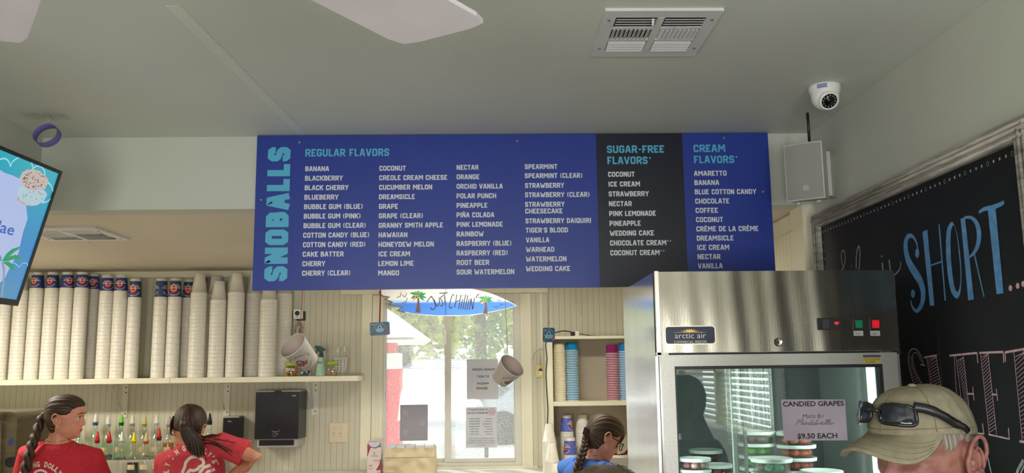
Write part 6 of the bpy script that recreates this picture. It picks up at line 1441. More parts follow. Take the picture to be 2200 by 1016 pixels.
S([(2033, 852), (2036, 844), (2041, 860)], lw*.8, sm=False)
S([(2105, 758), (2157, 756)], lw*1.8, sm=False); S([(2157, 756), (2158, 779)], lw*1.3, sm=False); S([(2108, 759), (2127, 934)], lw*.7, sm=False); S([(2124, 758), (2143, 936)], lw*.7, sm=False); S([(2125, 933), (2170, 943), (2168, 919)], lw*1.3, sm=False); S([(2133, 847), (2144, 848)], lw*1.4, sm=False); S([(2142, 835), (2145, 861)], lw*1.1, sm=False)
S([(2161, 757), (2200, 750), (2216, 748)], lw*1.9, sm=False); S([(2161, 757), (2162, 777)], lw*1.3, sm=False); S([(2180, 756), (2198, 946)], lw*.7, sm=False); S([(2201, 753), (2218, 950)], lw*.7, sm=False); S([(2192, 948), (2222, 952)], lw*1.8, sm=False)
m.build('lettering', CHP, t)
m = MB(); hw_ = .0016
def hatch(l, r, n, mi=0):
    for i in range(n):
        f = (i+.5)/n; g = max(0, f-.9/n-.03)
        a = (l[0][0]+(l[1][0]-l[0][0])*f, l[0][1]+(l[1][1]-l[0][1])*f); b = (r[0][0]+(r[1][0]-r[0][0])*g, r[0][1]+(r[1][1]-r[0][1])*g)
        m.stroke(CP, [Q(*a), Q(*b)], hw_, .0008)
hatch(((1992, 772), (2004, 850)), ((2012, 766), (2026, 850)), 13); hatch(((2056, 772), (2084, 926)), ((2071, 767), (2089, 926)), 24); hatch(((2109, 764), (2127, 932)), ((2124, 760), (2143, 934)), 24); hatch(((2181, 762), (2198, 944)), ((2201, 757), (2218, 948)), 20)
for i in range(12):
    f = i/12; x = 1953+15*f*f+1; y = 770+62*f; S([(x, y), (x+8+8*f, y-6)], hw_, sm=False)
m.build('hatching', CHP, t)
m = MB()
S([(1814, 577), (1809, 562), (1808, 545), (1812, 538), (1816, 545), (1816, 562), (1811, 577), (1805, 584)], .0045); S([(1840, 578), (1841, 545), (1845, 529), (1848, 536), (1848, 560), (1846, 580)], .006); S([(1829, 570), (1829.5, 573)], .007, sm=False); S([(1895, 549), (1895.4, 552)], .009, sm=False); S([(1896, 564), (1899, 590)], .009, sm=False); S([(1911, 558), (1915, 590)], .009, sm=False); S([(1936, 562), (1935, 575), (1928, 586), (1922, 590)], .0045); S([(1922, 592), (1925, 640), (1922, 680)], .003)
S([(2104, 976), (2110, 996), (2117, 1020)], .0075, sm=False); S([(2119, 963), (2125, 990), (2132, 1022)], .006, sm=False); S([(2200, 988), (2188, 1010), (2184, 1024)], .01, sm=False); S([(2206, 990), (2197, 1010), (2192, 1024)], .006, sm=False)
m.build('lettering', CHW, t)
# ================================================================ people
def skinmat(name, col, col2, lipc, bump=.15, bscale=220, vscale=26):
    m = bpy.data.materials.new(name); m.use_nodes = True; N = m.node_tree.nodes; L = m.node_tree.links; b = N['Principled BSDF']
    b.inputs['Roughness'].default_value = .46; b.inputs['Specular IOR Level'].default_value = .4
    b.inputs['Subsurface Weight'].default_value = .12; b.inputs['Subsurface Radius'].default_value = (.010, .004, .002); b.inputs['Subsurface Scale'].default_value = .4
    tc = N.new('ShaderNodeTexCoord'); nz = N.new('ShaderNodeTexNoise'); nz.inputs['Scale'].default_value = vscale; nz.inputs['Detail'].default_value = 4; L.new(tc.outputs['Object'], nz.inputs['Vector'])
    mr = N.new('ShaderNodeMapRange'); mr.inputs['From Min'].default_value = .35; mr.inputs['From Max'].default_value = .68; L.new(nz.outputs['Fac'], mr.inputs['Value'])
    mx = N.new('ShaderNodeMix'); mx.data_type = 'RGBA'; mx.inputs['A'].default_value = (*lin(col), 1); mx.inputs['B'].default_value = (*lin(col2), 1); L.new(mr.outputs[0], mx.inputs['Factor'])
    at_ = N.new('ShaderNodeAttribute'); at_.attribute_name = 'lip'
    m2 = N.new('ShaderNodeMix'); m2.data_type = 'RGBA'; m2.inputs['B'].default_value = (*lin(lipc), 1); L.new(mx.outputs['Result'], m2.inputs['A']); L.new(at_.outputs['Fac'], m2.inputs['Factor']); L.new(m2.outputs['Result'], b.inputs['Base Color'])
    n2 = N.new('ShaderNodeTexNoise'); n2.inputs['Scale'].default_value = bscale; n2.inputs['Detail'].default_value = 3; L.new(tc.outputs['Object'], n2.inputs['Vector'])
    bp = N.new('ShaderNodeBump'); bp.inputs['Strength'].default_value = bump; bp.inputs['Distance'].default_value = .002; L.new(n2.outputs['Fac'], bp.inputs['Height']); L.new(bp.outputs[0], b.inputs['Normal'])
    return m
def hairmat(name, dark, light, rough=.46):
    """strands: colour runs along the stored strand angle, streaked by noise"""
    m = bpy.data.materials.new(name); m.use_nodes = True; N = m.node_tree.nodes; L = m.node_tree.links; b = N['Principled BSDF']
    b.inputs['Roughness'].default_value = rough; b.inputs['Specular IOR Level'].default_value = .3
    a = N.new('ShaderNodeAttribute'); a.attribute_name = 'strand'
    nz = N.new('ShaderNodeTexNoise'); nz.noise_dimensions = '1D'; nz.inputs['Scale'].default_value = 9; nz.inputs['Detail'].default_value = 5; nz.inputs['Roughness'].default_value = .7
    L.new(a.outputs['Fac'], nz.inputs['W'])
    mr = N.new('ShaderNodeMapRange'); mr.inputs['From Min'].default_value = .46; mr.inputs['From Max'].default_value = .80; L.new(nz.outputs['Fac'], mr.inputs['Value'])
    mx = N.new('ShaderNodeMix'); mx.data_type = 'RGBA'; mx.inputs['A'].default_value = (*lin(dark), 1); mx.inputs['B'].default_value = (*lin(light), 1); L.new(mr.outputs[0], mx.inputs['Factor']); L.new(mx.outputs['Result'], b.inputs['Base Color'])
    bp = N.new('ShaderNodeBump'); bp.inputs['Strength'].default_value = .5; bp.inputs['Distance'].default_value = .003; L.new(nz.outputs['Fac'], bp.inputs['Height']); L.new(bp.outputs[0], b.inputs['Normal'])
    return m
HT = [(.117, .0, .0, .0), (.113, .026, .040, .030), (.104, .050, .066, .050), (.088, .072, .086, .064), (.062, .088, .098, .074), (.03, .0935, .101, .0775), (0, .0905, .098, .076), (-.03, .0875, .088, .0715), (-.055, .0860, .074, .066), (-.08, .0845, .060, .0575), (-.100, .081, .050, .046), (-.113, .070, .040, .033), (-.121, .045, .02, .018), (-.1225, .02, .0, .0)]
FEAT = [(.027, .022, .005, .018, .008), (-.027, .022, .005, .018, .008), (0, .010, -.003, .010, .010), (.031, .001, -.010, .013, .009), (-.031, .001, -.010, .013, .009),
        (0, -.010, .009, .0062, .014), (0, -.028, .014, .0076, .012), (0, -.0405, .0125, .0088, .0062), (.012, -.043, .008, .0055, .0055), (-.012, -.043, .008, .0055, .0055), (0, -.055, -.003, .012, .004),
        (0, -.0655, .0055, .015, .0045), (0, -.0718, -.004, .018, .0022), (0, -.0785, .0058, .013, .0045), (0, -.090, -.004, .016, .006), (0, -.104, .007, .014, .009), (.046, -.028, .005, .018, .018), (-.046, -.028, .005, .018, .018)]
def hprof(z):
    for i in range(len(HT)-1):
        a, b = HT[i], HT[i+1]
        if a[0] >= z >= b[0]:
            p0 = HT[max(0, i-1)]; p3 = HT[min(len(HT)-1, i+2)]; t = (a[0]-z)/(a[0]-b[0]); out = []
            for k in (1, 2, 3):
                v = .5*((2*a[k])+(-p0[k]+b[k])*t+(2*p0[k]-5*a[k]+4*b[k]-p3[k])*t*t+(-p0[k]+3*a[k]-3*b[k]+p3[k])*t**3)
                out.append(min(max(v, 0), max(a[k], b[k], .0001)+.003))
            return out
    return (0, 0, 0)
def head_pt(phi, z, feat, off=0.0, wide=1.0):
    """phi 0 = front; returns local point"""
    f, b, w = hprof(z); c, s = math.cos(phi), math.sin(phi)
    e = 2.25; ry = f if c >= 0 else b
    q = (abs(c)/max(ry, 1e-5))**e + (abs(s)/max(w*wide, 1e-5))**e; r = q**(-1/e) if q > 0 else 0
    x, y = r*s, r*c
    if feat and c > 0:
        d = 0
        for fx, fz, am, sx, sz in feat: d += am*math.exp(-((x-fx)/sx)**2/2-((z-fz)/sz)**2/2)
        y += d*min(1, c*2.2)
    n = V((x/.0060, y/.0100, z/.0137)); n = n.normalized() if n.length > 0 else V((0, 0, 1))
    return V((x, y, z)) + n*off
def head_grid(fn, nphi=84, nz=78):
    zs = [.1169*math.cos(math.pi*i/(nz-1)) if False else (.1169+(-.1224-.1169)*(.5-.5*math.cos(math.pi*i/(nz-1)))) for i in range(nz)]
    vs = []
    for z in zs:
        for k in range(nphi): vs.append(fn(2*math.pi*k/nphi, z))
    fs = [(i*nphi+k, (i+1)*nphi+k, (i+1)*nphi+(k+1) % nphi, i*nphi+(k+1) % nphi) for i in range(nz-1) for k in range(nphi)]
    fs += [tuple(range(nphi)), tuple(reversed(range((nz-1)*nphi, nz*nphi)))]
    return vs, fs
def frame(c, fwd, scale=1.0, roll=0.0):
    f = V(fwd).normalized(); x = f.cross(V((0, 0, 1))).normalized(); z = x.cross(f)
    if roll: x, z = x*math.cos(roll)+z*math.sin(roll), z*math.cos(roll)-x*math.sin(roll)
    return Matrix(((x.x*scale, f.x*scale, z.x*scale, c.x), (x.y*scale, f.y*scale, z.y*scale, c.y), (x.z*scale, f.z*scale, z.z*scale, c.z), (0, 0, 0, 1)))
def ear(mb, M, s, k=1.0):
    c = V((s*.0775, -.014-(.014 if k > 1.1 else 0), -.014))
    rim = []
    for a in range(-70, 231, 15):
        q = R(a); rim.append(M @ (c+V((s*(.010+.006*math.sin(q)), -.006-.020*k*math.cos(q)*1.0+(.004 if math.sin(q) < 0 else 0)+.004*math.sin(q)*-1, .031*k*math.sin(q)+.004))))
    mb.tube(rim, [.0038*k]*len(rim), 8)
    mb.ell(M @ (c+V((s*.002, -.004, .002))), (.006, .018*k, .026*k), 0, 14, 10, M.to_3x3().normalized())
    mb.ell(M @ (c+V((s*.011, .004, -.026*k))), (.006, .009*k, .010*k), 0, 10, 8, M.to_3x3().normalized())
    anti = [M @ (c+V((s*.014, -.004-.011*math.cos(R(a)), .018*k*math.sin(R(a))))) for a in range(-60, 121, 20)]; mb.tube(anti, .003, 6)
    mb.ell(M @ (c+V((s*.010, .011, -.004))), (.006, .005, .008), 0, 8, 6, M.to_3x3().normalized())
def loft(mb, secs, seg=28, e=2.4, mi=0):
    """closed body from sections (centre, side axis, depth axis, half side, half depth)"""
    b = len(mb.v); n = len(secs)
    for c, ax, ay, ra, rb_ in secs:
        for k in range(seg):
            a = 2*math.pi*k/seg; ca, sa = math.cos(a), math.sin(a); q = (abs(ca)**e+abs(sa)**e)**(-1/e)
            mb.v.append(V(c)+ax*(ra*q*ca)+ay*(rb_*q*sa))
    for i in range(n-1):
        for k in range(seg): k2 = (k+1) % seg; mb.face((b+i*seg+k, b+i*seg+k2, b+(i+1)*seg+k2, b+(i+1)*seg+k), mi, True)
    mb.face([b+k for k in reversed(range(seg))], mi); mb.face([b+(n-1)*seg+k for k in range(seg)], mi)
def hand(mb, wrist, d, side, palm_n, s=1.0):
    """palm, four unequal slightly bent fingers and a thumb leaving the palm's side"""
    d = V(d).normalized(); n = V(palm_n); n = (n-d*n.dot(d)).normalized(); x = d.cross(n).normalized()*side
    M3 = Matrix((x, d, n)).transposed(); mb.ell(wrist+d*.048*s, (.040*s, .052*s, .014*s), 0, 16, 10, M3)
    for i, (o, l) in enumerate(((-.028, .070), (-.010, .080), (.009, .074), (.026, .058))):
        b0 = wrist+d*.085*s+x*o*s; p1 = b0+d*l*.45*s; p2 = p1+(d*.85+n*.5).normalized()*l*.33*s; p3 = p2+(d*.6+n*.8).normalized()*l*.26*s
        mb.tube([b0-d*.02*s, b0, p1, p2, p3], [.009*s, .0088*s, .0082*s, .0076*s, .006*s], 9)
    t0 = wrist+d*.022*s-x*.030*s; t1 = t0+(d*.6-x*.75).normalized()*.034*s; t2 = t1+(d*.85-x*.35+n*.3).normalized()*.028*s
    mb.tube([wrist+d*.02*s-x*.012*s, t0, t1, t2], [.013*s, .012*s, .010*s, .0075*s], 9)
def remesh(mb, name, m, voxel, parent=None, smooth_it=3, loc=None, post=None):
    me = bpy.data.meshes.new(name+'_raw'); me.from_pydata([tuple(v) for v in mb.v], [], mb.f); o = bpy.data.objects.new(name+'_raw', me); COL.objects.link(o)
    r_ = o.modifiers.new('r', 'REMESH'); r_.mode = 'VOXEL'; r_.voxel_size = voxel; r_.use_smooth_shade = True
    if smooth_it: s_ = o.modifiers.new('s', 'SMOOTH'); s_.factor = .5; s_.iterations = smooth_it
    dg = bpy.context.evaluated_depsgraph_get(); dg.update()
    nm = bpy.data.meshes.new_from_object(o.evaluated_get(dg)); bpy.data.objects.remove(o); bpy.data.meshes.remove(me)
    off = V(loc) if loc is not None else V((0, 0, 0)); q = parent
    while q is not None: off = off+q.location; q = q.parent
    if post: post(nm)
    nm.transform(Matrix.Translation(-off)); nm.materials.clear(); nm.materials.append(m); nm.name = name
    for p in nm.polygons: p.use_smooth = True
    ob = bpy.data.objects.new(name, nm); COL.objects.link(ob)
    if parent is not None: ob.parent = parent
    else: ob.location = off
    return ob
def bvh_of(o):
    from mathutils.bvhtree import BVHTree
    off = V((0, 0, 0)); q = o
    while q is not None: off = off+q.location; q = q.parent
    return BVHTree.FromPolygons([v.co+off for v in o.data.vertices], [tuple(p.vertices) for p in o.data.polygons])
def strands(o, vals):
    a = o.data.attributes.new('strand', 'FLOAT', 'POINT'); a.data.foreach_set('value', vals)
def hair_cap(M, hl, tie, m, parent, off=.009, grooves=70, name='hair', wide=1.0, part=None):
    """skull-following hair: hl(phi)->lowest z with hair; strands run towards the tie point"""
    tie = V(tie); tn = tie.normalized(); e1 = tn.orthogonal().normalized(); e2 = tn.cross(e1); vals = []
    def fn(phi, z):
        p_ = ((phi+math.pi) % (2*math.pi))-math.pi; h = hl(abs(p_)); t = max(0, min(1, (z-h)/.010+.5)); t = t*t*(3-2*t)
        q = head_pt(phi, z, None, 0, wide); d = q-tie; a = math.atan2(d.dot(e2), d.dot(e1)); dist = min(1, d.length/.05)
        g = .0011*math.sin(a*grooves*.5+2*math.sin(a*7))*dist
        vals.append(a/6.283*6+(0.7 if p_ > 0 else 0)*0)
        return M @ head_pt(phi, z, None, -.007+(off+.007+g)*t, wide)
    vs, fs = head_grid(fn, 150, 84); mb = MB(); mb.add(vs, fs, 0, True); o = mb.build(name, m, parent); strands(o, vals); return o
def braid(pts, rad, m, parent, name='braid', turns=7, strandsn=3, seg=8):
    c = [V(p) for p in smooth2(pts, 10)]; n = len(c); mb = MB(); vals = []
    for s_ in range(strandsn):
        path = []; rr = []
        for i in range(n):
            t = i/(n-1); tg = (c[min(i+1, n-1)]-c[max(i-1, 0)]).normalized(); x = tg.cross(V((0, 1, 0))).normalized(); y = x.cross(tg).normalized()
            a = 2*math.pi*(turns*t/2+s_/strandsn); r_ = rad[0]+(rad[1]-rad[0])*t
            if strandsn == 3: off = x*(math.sin(a)*r_*.62)+y*(math.sin(2*a)*r_*.34)
            else: off = x*(math.cos(a)*r_*.5)+y*(math.sin(a)*r_*.5)
            path.append(c[i]+off); rr.append(r_*.60*(1 if i else .7))
        b = len(mb.v); mb.tube(path, rr, seg)
        for i in range(n):
            for k in range(seg): vals.append(s_*1.7+k/seg*1.2+i*.015)
    o = mb.build(name, m, parent); strands(o, vals); return o
def locks(curves, m, parent, name='ponytail', seg=6):
    mb = MB(); vals = []
    for j, (pts, r0, r1) in enumerate(curves):
        c = smooth2(pts, 6); n = len(c); mb.tube(c, [max(.0004, r0+(r1-r0)*(i/(n-1))**1.5) for i in range(n)], seg)
        for i in range(n):
            for k in range(seg): vals.append(j*.37+k*.02)
    o = mb.build(name, m, parent); strands(o, vals); return o
def interp(tab):
    def f(x):
        for (a, b), (c, d) in zip(tab, tab[1:]):
            if a <= x <= c: t = (x-a)/(c-a); t = t*t*(3-2*t); return b+(d-b)*t
        return tab[-1][1]
    return f
def person(label, skin, M, P, voxel=.0027, feat=FEAT, earsk=1.0, neck_r=.052, group=None, smooth_it=1, hands=True):
    """one continuous body: P holds joints (pelvis, chest, neck, shL, shR, elL, elR, wrL, wrR, side axis, width)"""
    mb = MB(); hs = M.to_scale()[0]
    vs, fs = head_grid(lambda p, z: M @ head_pt(p, z, feat)); mb.add(vs, fs)
    for s in (-1, 1): ear(mb, M, s, earsk)
    sx = P['side'].normalized(); nk = P['neck']; ch = P['chest']; pv = P['pelvis']; sp = (nk-pv).normalized(); fy = sx.cross(sp).normalized()*-1
    hb = M @ V((0, -.018, -.060)); 
    mb.tube([M @ V((0, -.012, -.03)), hb, nk*.5+hb*.5, nk, nk-sp*.06], [.050, neck_r*.98, neck_r, neck_r*1.15, neck_r*1.5], 18)
    w = P['w']; L_ = (nk-pv).length
    secs = [(pv-sp*.06, .86, .95), (pv, .90, 1.0), (pv+sp*.12, .80, .88), (pv+sp*L_*.45, .80, .90), (ch, .93, 1.05), (ch+sp*L_*.18, .95, 1.0), (nk-sp*.055, .78, .80), (nk-sp*.012, .40, .60)]
    loft(mb, [(c, sx, fy, w*a, .115*b) for c, a, b in secs])
    for s in ('L', 'R'):
        sh, el, wr = P['sh'+s], P['el'+s], P['wr'+s]
        mb.tube([nk*.45+sh*.55-sp*.02, sh, sh*.6+el*.4, el, el*.55+wr*.45, wr], [.05, .052, .044, .036, .036, .025], 14)
        if hands: hand(mb, wr, wr-el, 1 if s == 'R' else -1, P.get('palm'+s, -sx if s == 'R' else sx))
    for s in (-1, 1):
        hp = pv+sx*s*w*.50-sp*.04; fx = V((hp.x, hp.y, 0)); kn = V((hp.x, hp.y, .47)); an = V((hp.x, hp.y, .085))
        mb.tube([hp, hp*.5+kn*.5, kn, kn*.5+an*.5, an, V((hp.x, hp.y, .03))], [.088, .078, .056, .052, .036, .036], 16)
        fd = P.get('face', -fy); fd = V((fd.x, fd.y, 0)).normalized()
        mb.tube([V((hp.x, hp.y, .035))-fd*.05, V((hp.x, hp.y, .036))+fd*.05, V((hp.x, hp.y, .022))+fd*.17], [.034, .036, .021], 10)
    Mi = M.inverted()
    def lips(nm):
        a = nm.attributes.new('lip', 'FLOAT', 'POINT'); vals = []
        for v in nm.vertices:
            q = Mi @ v.co; val = 0.0
            if q.y > .06 and abs(q.x) < .04 and -.10 < q.z < -.05: val = max(0, min(1, 1.6*math.exp(-(q.x/.017)**4-((q.z+.072)/.0095)**4)-.3))
            vals.append(val)
        a.data.foreach_set('value', vals)
    c = pv; o = remesh(mb, 'person', skin, voxel, None, smooth_it, loc=V((c.x, c.y, 0)), post=lips); tag(o, label, 'person', group)
    return o
def garment(name, m, parent, P, hem, sleeve=.5, grow=.014, voxel=.006, folds=.004, seed=0, neck_drop=0.0):
    """shirt: torso and sleeves a little larger than the body, wrinkled by noise"""
    mb = MB(); sx = P['side'].normalized(); nk = P['neck']; ch = P['chest']; pv = P['pelvis']; sp = (nk-pv).normalized(); fy = sx.cross(sp).normalized()*-1; w = P['w']; L_ = (nk-pv).length
    secs = [(pv-sp*hem, .98, 1.10), (pv, 1.0, 1.10), (pv+sp*.12, .95, 1.04), (pv+sp*L_*.45, .95, 1.03), (ch, 1.0, 1.12), (ch+sp*L_*.18, .99, 1.05), (nk-sp*.055, .84, .86), (nk-sp*(.010+neck_drop), .45, .70), (nk+sp*(.006-neck_drop), .34, .56)]
    loft(mb, [(c, sx, fy, w*a+grow*.8, .115*b+grow) for c, a, b in secs])
    for s in ('L', 'R'):
        sh, el, wr = P['sh'+s], P['el'+s], P['wr'+s]; e = sh+(el-sh)*sleeve*1.35
        mb.tube([nk*.45+sh*.55-sp*.02, sh, sh*.5+e*.5, e], [.05+grow, .054+grow, .054+grow, .054+grow*1.3], 18)
    def wr_(nm):
        nm.update(); nv_ = len(nm.vertices); bufn = [0.0]*(3*nv_); nm.vertices.foreach_get('normal', bufn); bufc = [0.0]*(3*nv_); nm.vertices.foreach_get('co', bufc)
        for i in range(nv_):
            q = V(bufc[3*i:3*i+3]); n = V(bufn[3*i:3*i+3]); d = noise.noise(V((q.x*9+seed, q.y*9, q.z*5)))*folds+noise.noise(V((q.x*24, q.y*24, q.z*12+seed)))*folds*.45
            q = q+n*d; bufc[3*i:3*i+3] = (q.x, q.y, q.z)
        nm.vertices.foreach_set('co', bufc)
    return remesh(mb, name, m, voxel, parent, 4, post=wr_)
def trousers(m, parent, P, top=.02):
    mb = MB(); sx = P['side'].normalized(); pv = P['pelvis']; sp = V((0, 0, 1)); fy = sx.cross(sp).normalized()*-1; w = P['w']
    loft(mb, [(pv-sp*.10, sx, fy, w*.95+.012, .125), (pv, sx, fy, w*.94+.012, .128), (pv+sp*top, sx, fy, w*.92+.012, .122)])
    for s in (-1, 1):
        hp = pv+sx*s*w*.50-sp*.04; mb.tube([hp, V((hp.x, hp.y, .65)), V((hp.x, hp.y, .4)), V((hp.x, hp.y, .07))], [.105, .092, .074, .062], 16)
    return remesh(mb, 'trousers', m, .012, parent, 3)
def shoes(m, parent, P):
    sx = P['side'].normalized(); pv = P['pelvis']; w = P['w']; fd = P['face']; fd = V((fd.x, fd.y, 0)).normalized()
    for s in (-1, 1):
        hp = pv+sx*s*w*.50; mb = MB(); c = V((hp.x, hp.y, 0)); mb.tube([c-fd*.085+V((0, 0, .040)), c+V((0, 0, .046)), c+fd*.10+V((0, 0, .040)), c+fd*.205+V((0, 0, .032))], [.036, .044, .042, .028], 12)
        for i, v in enumerate(mb.v): v.z = max(v.z, .002)
        mb.build('shoe', m, parent)
def eyes(M, parent, sides=(-1, 1), r=.0118, closed=False, lash='3a2a22', brow='4a3426', browr=.0028):
    EW = mat('eye_white', (224, 218, 212), .2, vary=.02); IR = mat('iris_brown', (60, 40, 28), .2, vary=.1)
    for s in sides:
        if not closed:
            c = M @ V((s*.031, .0750, .0005)); mb = MB(); mb.ell(c, r*M.to_scale()[0], 0, 16, 12); e = mb.build('eye', EW, parent)
            f = (M.to_3x3() @ V((0, 1, 0))).normalized(); mb = MB(); Q_ = f.to_track_quat('Z', 'Y').to_matrix().to_4x4(); q = r*M.to_scale()[0]
            mb.lathe([(q*.66, q*.77), (q*.4, q*.95), (0, q*1.03)], Matrix.Translation(c) @ Q_, 14); mb.build('iris', IR, e)
        mb = MB(); ye = .0885 if not closed else .0905
        mb.tube(smooth2([M @ V((s*.018, ye-.001, .001)), M @ V((s*.027, ye+.001, .0075 if not closed else .002)), M @ V((s*.038, ye-.004, .006 if not closed else .001)), M @ V((s*.046, ye-.014, .001 if not closed else -.002))], 4), [.0008]+[.0014]*11+[.0008], 5)
        mb.build('eyelash', mat('lash_'+lash, lash, .6, vary=.1), parent)
        mb = MB(); pts = smooth2([M @ V((s*.013, .0960, .019)), M @ V((s*.026, .0968, .0245)), M @ V((s*.040, .0890, .0235)), M @ V((s*.051, .0765, .017))], 4); mb.tube(pts, [browr*.8]*4+[browr]*5+[browr*.5]*4, 6, flat=(.6, 1)); mb.build('eyebrow', mat('brow_'+brow, brow, .7, vary=.2, scale=300), parent)
REDT = mat('red_shirt_cotton', (196, 40, 54), .85, vary=.10, scale=90, bump=.25, bscale=500); REDT2 = mat('heather_red_cotton', (206, 62, 74), .85, vary=.14, scale=160, bump=.25, bscale=500)
PRT = mat('shirt_print_white', (226, 212, 196), .7, vary=.06); DEN = mat('dark_denim', (44, 52, 72), .8, vary=.15, scale=60); GOLDJ = mat('gold_jewelry', (220, 176, 96), .25, metal=1, vary=.05); PEARL = mat('pearl_white', (238, 228, 220), .25, vary=.02); SHOE = mat('white_sneaker', (206, 204, 200), .6, vary=.05)
def wrap(bv, Y0, dy=.0025):
    d = V((0, 1, 0))
    def fn(px, py):
        q = at(px, py, Y0); r_ = (q-EYE).normalized(); h = bv.ray_cast(EYE+r_*2.5, r_, 4)
        return (h[0]-r_*dy) if h[0] else q
    return fn
def pstroke(mb, fn, pts, w, closed=False, mi=0): mb.stroke(None, pts, w, mi=mi, closed=closed, fn=lambda u, v: fn(u, v))
def parc(mb, fn, txt, c, rad, angs, cap, bold=.05):
    """letters on an arc measured in the picture, pressed onto the cloth"""
    for ch, a in zip(txt, angs):
        if ch == ' ': continue
        a = R(a); rot = a-math.pi/2; wd = cap*.66*(.42 if ch in "I'" else 1); vs, fs = glyphs(ch, bold); x0 = min(v[0] for v in vs); x1 = max(v[0] for v in vs); ymax = .729
        out = []
        for x, y in vs:
            lx = ((x-x0)/(x1-x0)-.5)*wd; ly = y/ymax*cap; X_ = c[0]+rad*math.cos(a)+lx*math.cos(rot)-ly*math.sin(rot); Y_ = c[1]-(rad*math.sin(a)+lx*math.sin(rot)+ly*math.cos(rot)); out.append(fn(X_, Y_))
        mb.add(out, fs, 0)

# ---------------------------------------------------------------- woman in red, head turned to the side
Y1_ = 4.70; K1 = FPX/Y1_
S1 = skinmat('skin_warm_fair', (214, 152, 124), (200, 130, 106), (176, 88, 84))
M1 = frame(at(141, 896, Y1_), (math.cos(R(7)), math.sin(R(7)), -.02), .94)
nb = at(126, 952, Y1_+.005)
P1 = dict(side=V((1, .12, 0)), neck=nb, chest=nb+V((0, .035, -.22)), pelvis=nb+V((.02, .06, -.50)), shL=at(66, 977, Y1_+.03), shR=at(196, 985, Y1_+.05), w=.165, face=V((-.1, 1, 0)))
P1['elL'] = P1['shL']+V((-.07, .07, -.27)); P1['elR'] = P1['shR']+V((.07, .10, -.26)); P1['wrL'] = P1['elL']+V((.05, .22, -.05)); P1['wrR'] = P1['elR']+V((-.02, .23, -.03))
w1 = person('woman in a red printed shirt with a long twisted ponytail, face in profile', S1, M1, P1)
sh1 = garment('shirt', REDT, w1, P1, .06, .62, seed=3); trousers(DEN, w1, P1); shoes(SHOE, w1, P1); eyes(M1, w1)
H1 = hairmat('hair_dark_blonde_streaks', (40, 27, 20), (122, 90, 60))
hl1 = interp([(0, .060), (.5, .058), (.85, .048), (1.05, .024), (1.25, .016), (1.5, .016), (1.75, .020), (1.9, -.04), (2.2, -.080), (3.15, -.092)])
hair_cap(M1, hl1, (0, -.108, .006), H1, w1, .010)
tie1 = M1 @ V((0, -.116, .006))
m = MB(); m.lathe([(.011, -.010), (.016, -.006), (.0165, .006), (.011, .010)], Matrix.Translation(tie1) @ (V((-.8, -.1, -.5))).to_track_quat('Z', 'Y').to_matrix().to_4x4(), 16); m.build('hair_tie', mat('tie_tan', (182, 150, 108), .5), w1)
braid([tie1+V((.012, 0, .004)), at(88, 903, Y1_-.02), at(79, 930, Y1_-.05), at(70, 952, Y1_-.09), at(61, 982, Y1_-.12), at(54, 1016, Y1_-.135), at(50, 1045, Y1_-.14)], (.024, .026), H1, w1, turns=8, strandsn=2)
bv = bvh_of(sh1); fn = wrap(bv, Y1_-.1); m = MB()
parc(m, fn, "FLYING DOLLY'S", (88, 1048), 46, [145-9.6*i for i in range(14)], 11)
pstroke(m, fn, smooth2([(70, 1040), (66, 1030), (72, 1022), (76, 1014), (87, 1010), (98, 1014), (102, 1022), (108, 1030), (104, 1040), (88, 1044)], 4, True), 4.5, True); m.build('print', PRT, sh1)
m = MB()
for z_ in (-.004, .006): m.ell(M1 @ V((.083, -.010+z_*.4, -.044-z_)), .0038 if z_ < 0 else .003, 0, 10, 8)
m.build('earring', PEARL, w1)
m = MB(); m.tube([nb+V((.062*math.cos(R(a)), .058*math.sin(R(a))-.006, .022+.010*math.sin(R(a)))) for a in range(0, 361, 15)], .0016, 5); m.build('necklace', GOLDJ, w1)

# ---------------------------------------------------------------- woman in heather red, bent away, arm akimbo
Y2_ = 4.78
S2 = skinmat('skin_tan_fair', (208, 148, 116), (190, 124, 96), (170, 90, 84))
M2 = frame(at(405, 919, Y2_+.03), (-.10, .86, -.46), .96, roll=R(-8))
nb = at(408, 958, Y2_-.01)
P2 = dict(side=V((1, -.05, .20)), neck=nb, chest=nb+V((.015, -.005, -.22)), pelvis=nb+V((.05, -.08, -.50)), shL=at(358, 992, Y2_+.02), shR=at(478, 955, Y2_-.02), w=.168, face=V((0, 1, 0)))
P2['elL'] = P2['shL']+V((-.05, .12, -.25)); P2['wrL'] = P2['elL']+V((.06, .22, -.03)); P2['elR'] = at(551, 984, Y2_-.03); P2['wrR'] = at(497, 1022, Y2_+.02)
w2 = person('woman in a faded red shirt seen from behind, bending with one elbow out', S2, M2, P2)
sh2 = garment('shirt', REDT2, w2, P2, .06, .50, seed=8); trousers(DEN, w2, P2); shoes(SHOE, w2, P2)
H2 = hairmat('hair_dark_brown', (38, 26, 21), (128, 94, 68))
hl2 = interp([(0, .058), (.8, .05), (1.1, .022), (1.5, .014), (1.60, .018), (1.80, -.008), (2.1, -.030), (2.6, -.052), (3.15, -.064)])
hair_cap(M2, hl2, (-.012, -.075, .078), H2, w2, .011)
tie2 = M2 @ V((-.014, -.086, .085)); m = MB(); m.lathe([(.010, -.008), (.015, -.005), (.015, .005), (.010, .008)], Matrix.Translation(tie2) @ V((0, -1, .4)).to_track_quat('Z', 'Y').to_matrix().to_4x4(), 14); m.build('hair_tie', BLACK, w2)
random.seed(12); cv = []
bv2 = bvh_of(sh2)
def onshirt(px, py, lift=.012):
    q = at(px, py, Y2_); r_ = (q-EYE).normalized(); h = bv2.ray_cast(EYE+r_*2.5, r_, 4); return (h[0] if h[0] else q)-r_*lift
